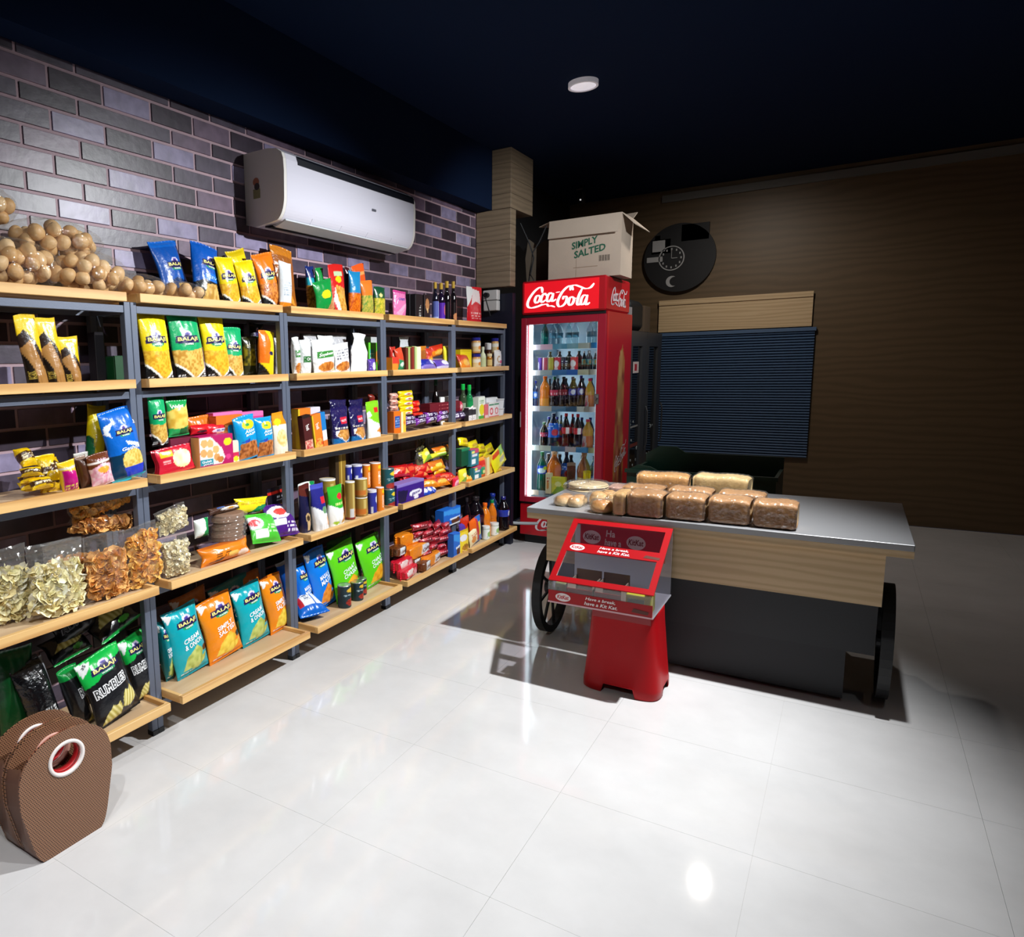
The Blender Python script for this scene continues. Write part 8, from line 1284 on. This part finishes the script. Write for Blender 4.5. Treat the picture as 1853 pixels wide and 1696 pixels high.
def panel(x0, x1, hole, parent, iv, name, m, dy=0, z0=0, sc=1):
    """flat tote panel with an oval handle hole, given thickness"""
    zs = [0, .01, .02, .04, .06, .1, .15, .2, .24, .28, .3, .32, .34, .36, .375, .385, .392, .398, .404]
    out = [(half(z) * sc, .012 * (1 - sc) / .035 + z * sc) for z in zs] + [(-half(z) * sc, .012 * (1 - sc) / .035 + z * sc) for z in zs[-2::-1]]; n = 64
    C = np.array(out); d = np.r_[0, np.cumsum(np.hypot(*(np.roll(C, -1, 0) - C).T))]; s_ = np.linspace(0, d[-1], n, endpoint=False); Cc = np.vstack([C, C[:1]]); O = np.stack([np.interp(s_, d, Cc[:, 0]), np.interp(s_, d, Cc[:, 1])], -1)
    a0 = np.arctan2(O[:, 1] - hole[1], O[:, 0] - hole[0]); I = np.stack([hole[0] + hole[2] * np.cos(a0), hole[1] + hole[3] * np.sin(a0)], -1); vs = []
    for x in (x0, x1):
        for ring in (O, I): vs += [(x, q[0] + 1.21 + dy, q[1] + z0) for q in ring]
    f = []
    for j in range(n):
        k = (j + 1) % n; f += [(j, k, n + k, n + j)[::-1], (2 * n + j, 2 * n + k, 3 * n + k, 3 * n + j), (j, k, 2 * n + k, 2 * n + j), (n + k, n + j, 3 * n + j, 3 * n + k)]
    o = obj(name, mesh(name, vs, f), parent, m); o.matrix_parent_inverse = iv; return o
for bi, (xf, xb, lb) in enumerate(((.735, .655, 'brown woven plastic tote with white ringed handle hole at front left'), (.64, .55, 'second brown woven plastic tote with white and pink ring behind the first'))):
    t = empty('woven_tote', ((xf + xb) / 2, 1.21, 0)); tag(t, lb, 'basket', 'brown woven totes on the floor'); iv = Matrix.Translation((-(xf + xb) / 2, -1.21, 0)); dy = 0 if bi == 0 else .0; hole = (.0, .308, .056, .05)
    for x, nm in ((xf, 'front_panel'), (xb, 'back_panel')):
        p = panel(x - .006, x, hole, t, iv, nm, BK, dy); q = None if x == xb else panel(*((x - .0105, x - .0065) if x == xf else (x + .0005, x + .004)), (hole[0], hole[1], .054, .046), t, iv, 'lining', RDI if x == xf else PKL, dy, .0, .965)
        vs, fs = [], []; n = 40
        for k in range(n):
            a = 2 * pi * k / n
            for r, xx in ((0, .004), (.011, .004), (.011, -.0135), (0, -.0135)): vs.append((x + xx, 1.21 + dy + (hole[2] - .002 + r) * cos(a), hole[1] + (hole[3] - .002 + r) * sin(a)))
        fs = [(k * 4 + j, ((k + 1) % n) * 4 + j, ((k + 1) % n) * 4 + (j + 1) % 4, k * 4 + (j + 1) % 4) for k in range(n) for j in range(4)]
        n2_ = 40; cv = [(x - .0136 - .024 * (k % 2), 1.21 + dy + (hole[2] - .003) * cos(2 * pi * (k // 2) / n2_), hole[1] + (hole[3] - .003) * sin(2 * pi * (k // 2) / n2_)) for k in range(2 * n2_)]
        o = obj('handle_collar', mesh('handle_collar', cv, [(2 * k, 2 * k + 1, (2 * k + 3) % (2 * n2_), (2 * k + 2) % (2 * n2_)) for k in range(n2_)], None, True), t, RDI); o.matrix_parent_inverse = iv; sm = o.modifiers.new('thickness', 'SOLIDIFY'); sm.thickness = .002
        o = obj('handle_ring', mesh('handle_ring', vs, fs, None, True), t, WHR if (x == xf or bi == 1) else PKR); o.matrix_parent_inverse = iv
    zs = [0, .02, .06, .2, .28, .32]; vs, fs = [], []
    for s_ in (1, -1):
        b = len(vs)
        for z in zs: vs += [(xb, 1.21 + dy + s_ * (half(z) - .001), z), ((xb + xf) / 2, 1.21 + dy + s_ * (half(z) - .02 * (z > .1)), z), (xf - .006, 1.21 + dy + s_ * (half(z) - .001), z)]
        for i in range(len(zs) - 1): fs += [(b + i * 3, b + i * 3 + 1, b + i * 3 + 4, b + i * 3 + 3), (b + i * 3 + 1, b + i * 3 + 2, b + i * 3 + 5, b + i * 3 + 4)]
    b = len(vs); vs += [(xb, 1.105 + dy, .004), (xf - .006, 1.105 + dy, .004), (xf - .006, 1.315 + dy, .004), (xb, 1.315 + dy, .004)]; fs.append((b, b + 1, b + 2, b + 3))
    o = obj('gusset', mesh('gusset', vs, fs, None, True), t, BKE); o.matrix_parent_inverse = iv; sm = o.modifiers.new('thickness', 'SOLIDIFY'); sm.thickness = .004

for o in [kk] + [x for x in COL.objects if x.parent is None and x.name.split('.')[0] in ('chocolate_tray', 'chocolate_pack')]: o.location += Vector((-.034, .128, -.036))
bn.location = (1.945, 3.395, 0); bn.scale = (1, 1, .403 / .437)

tag(MB().tube([(.50, 5.50, .215), (.6, 5.585, .205), (.66, 5.64, .2)], .013).build('plastic_pipe', mat('grey_pvc', '#8d9296', .5)), 'short grey plastic pipe sticking out at the end of the bottom shelf', 'pipe')
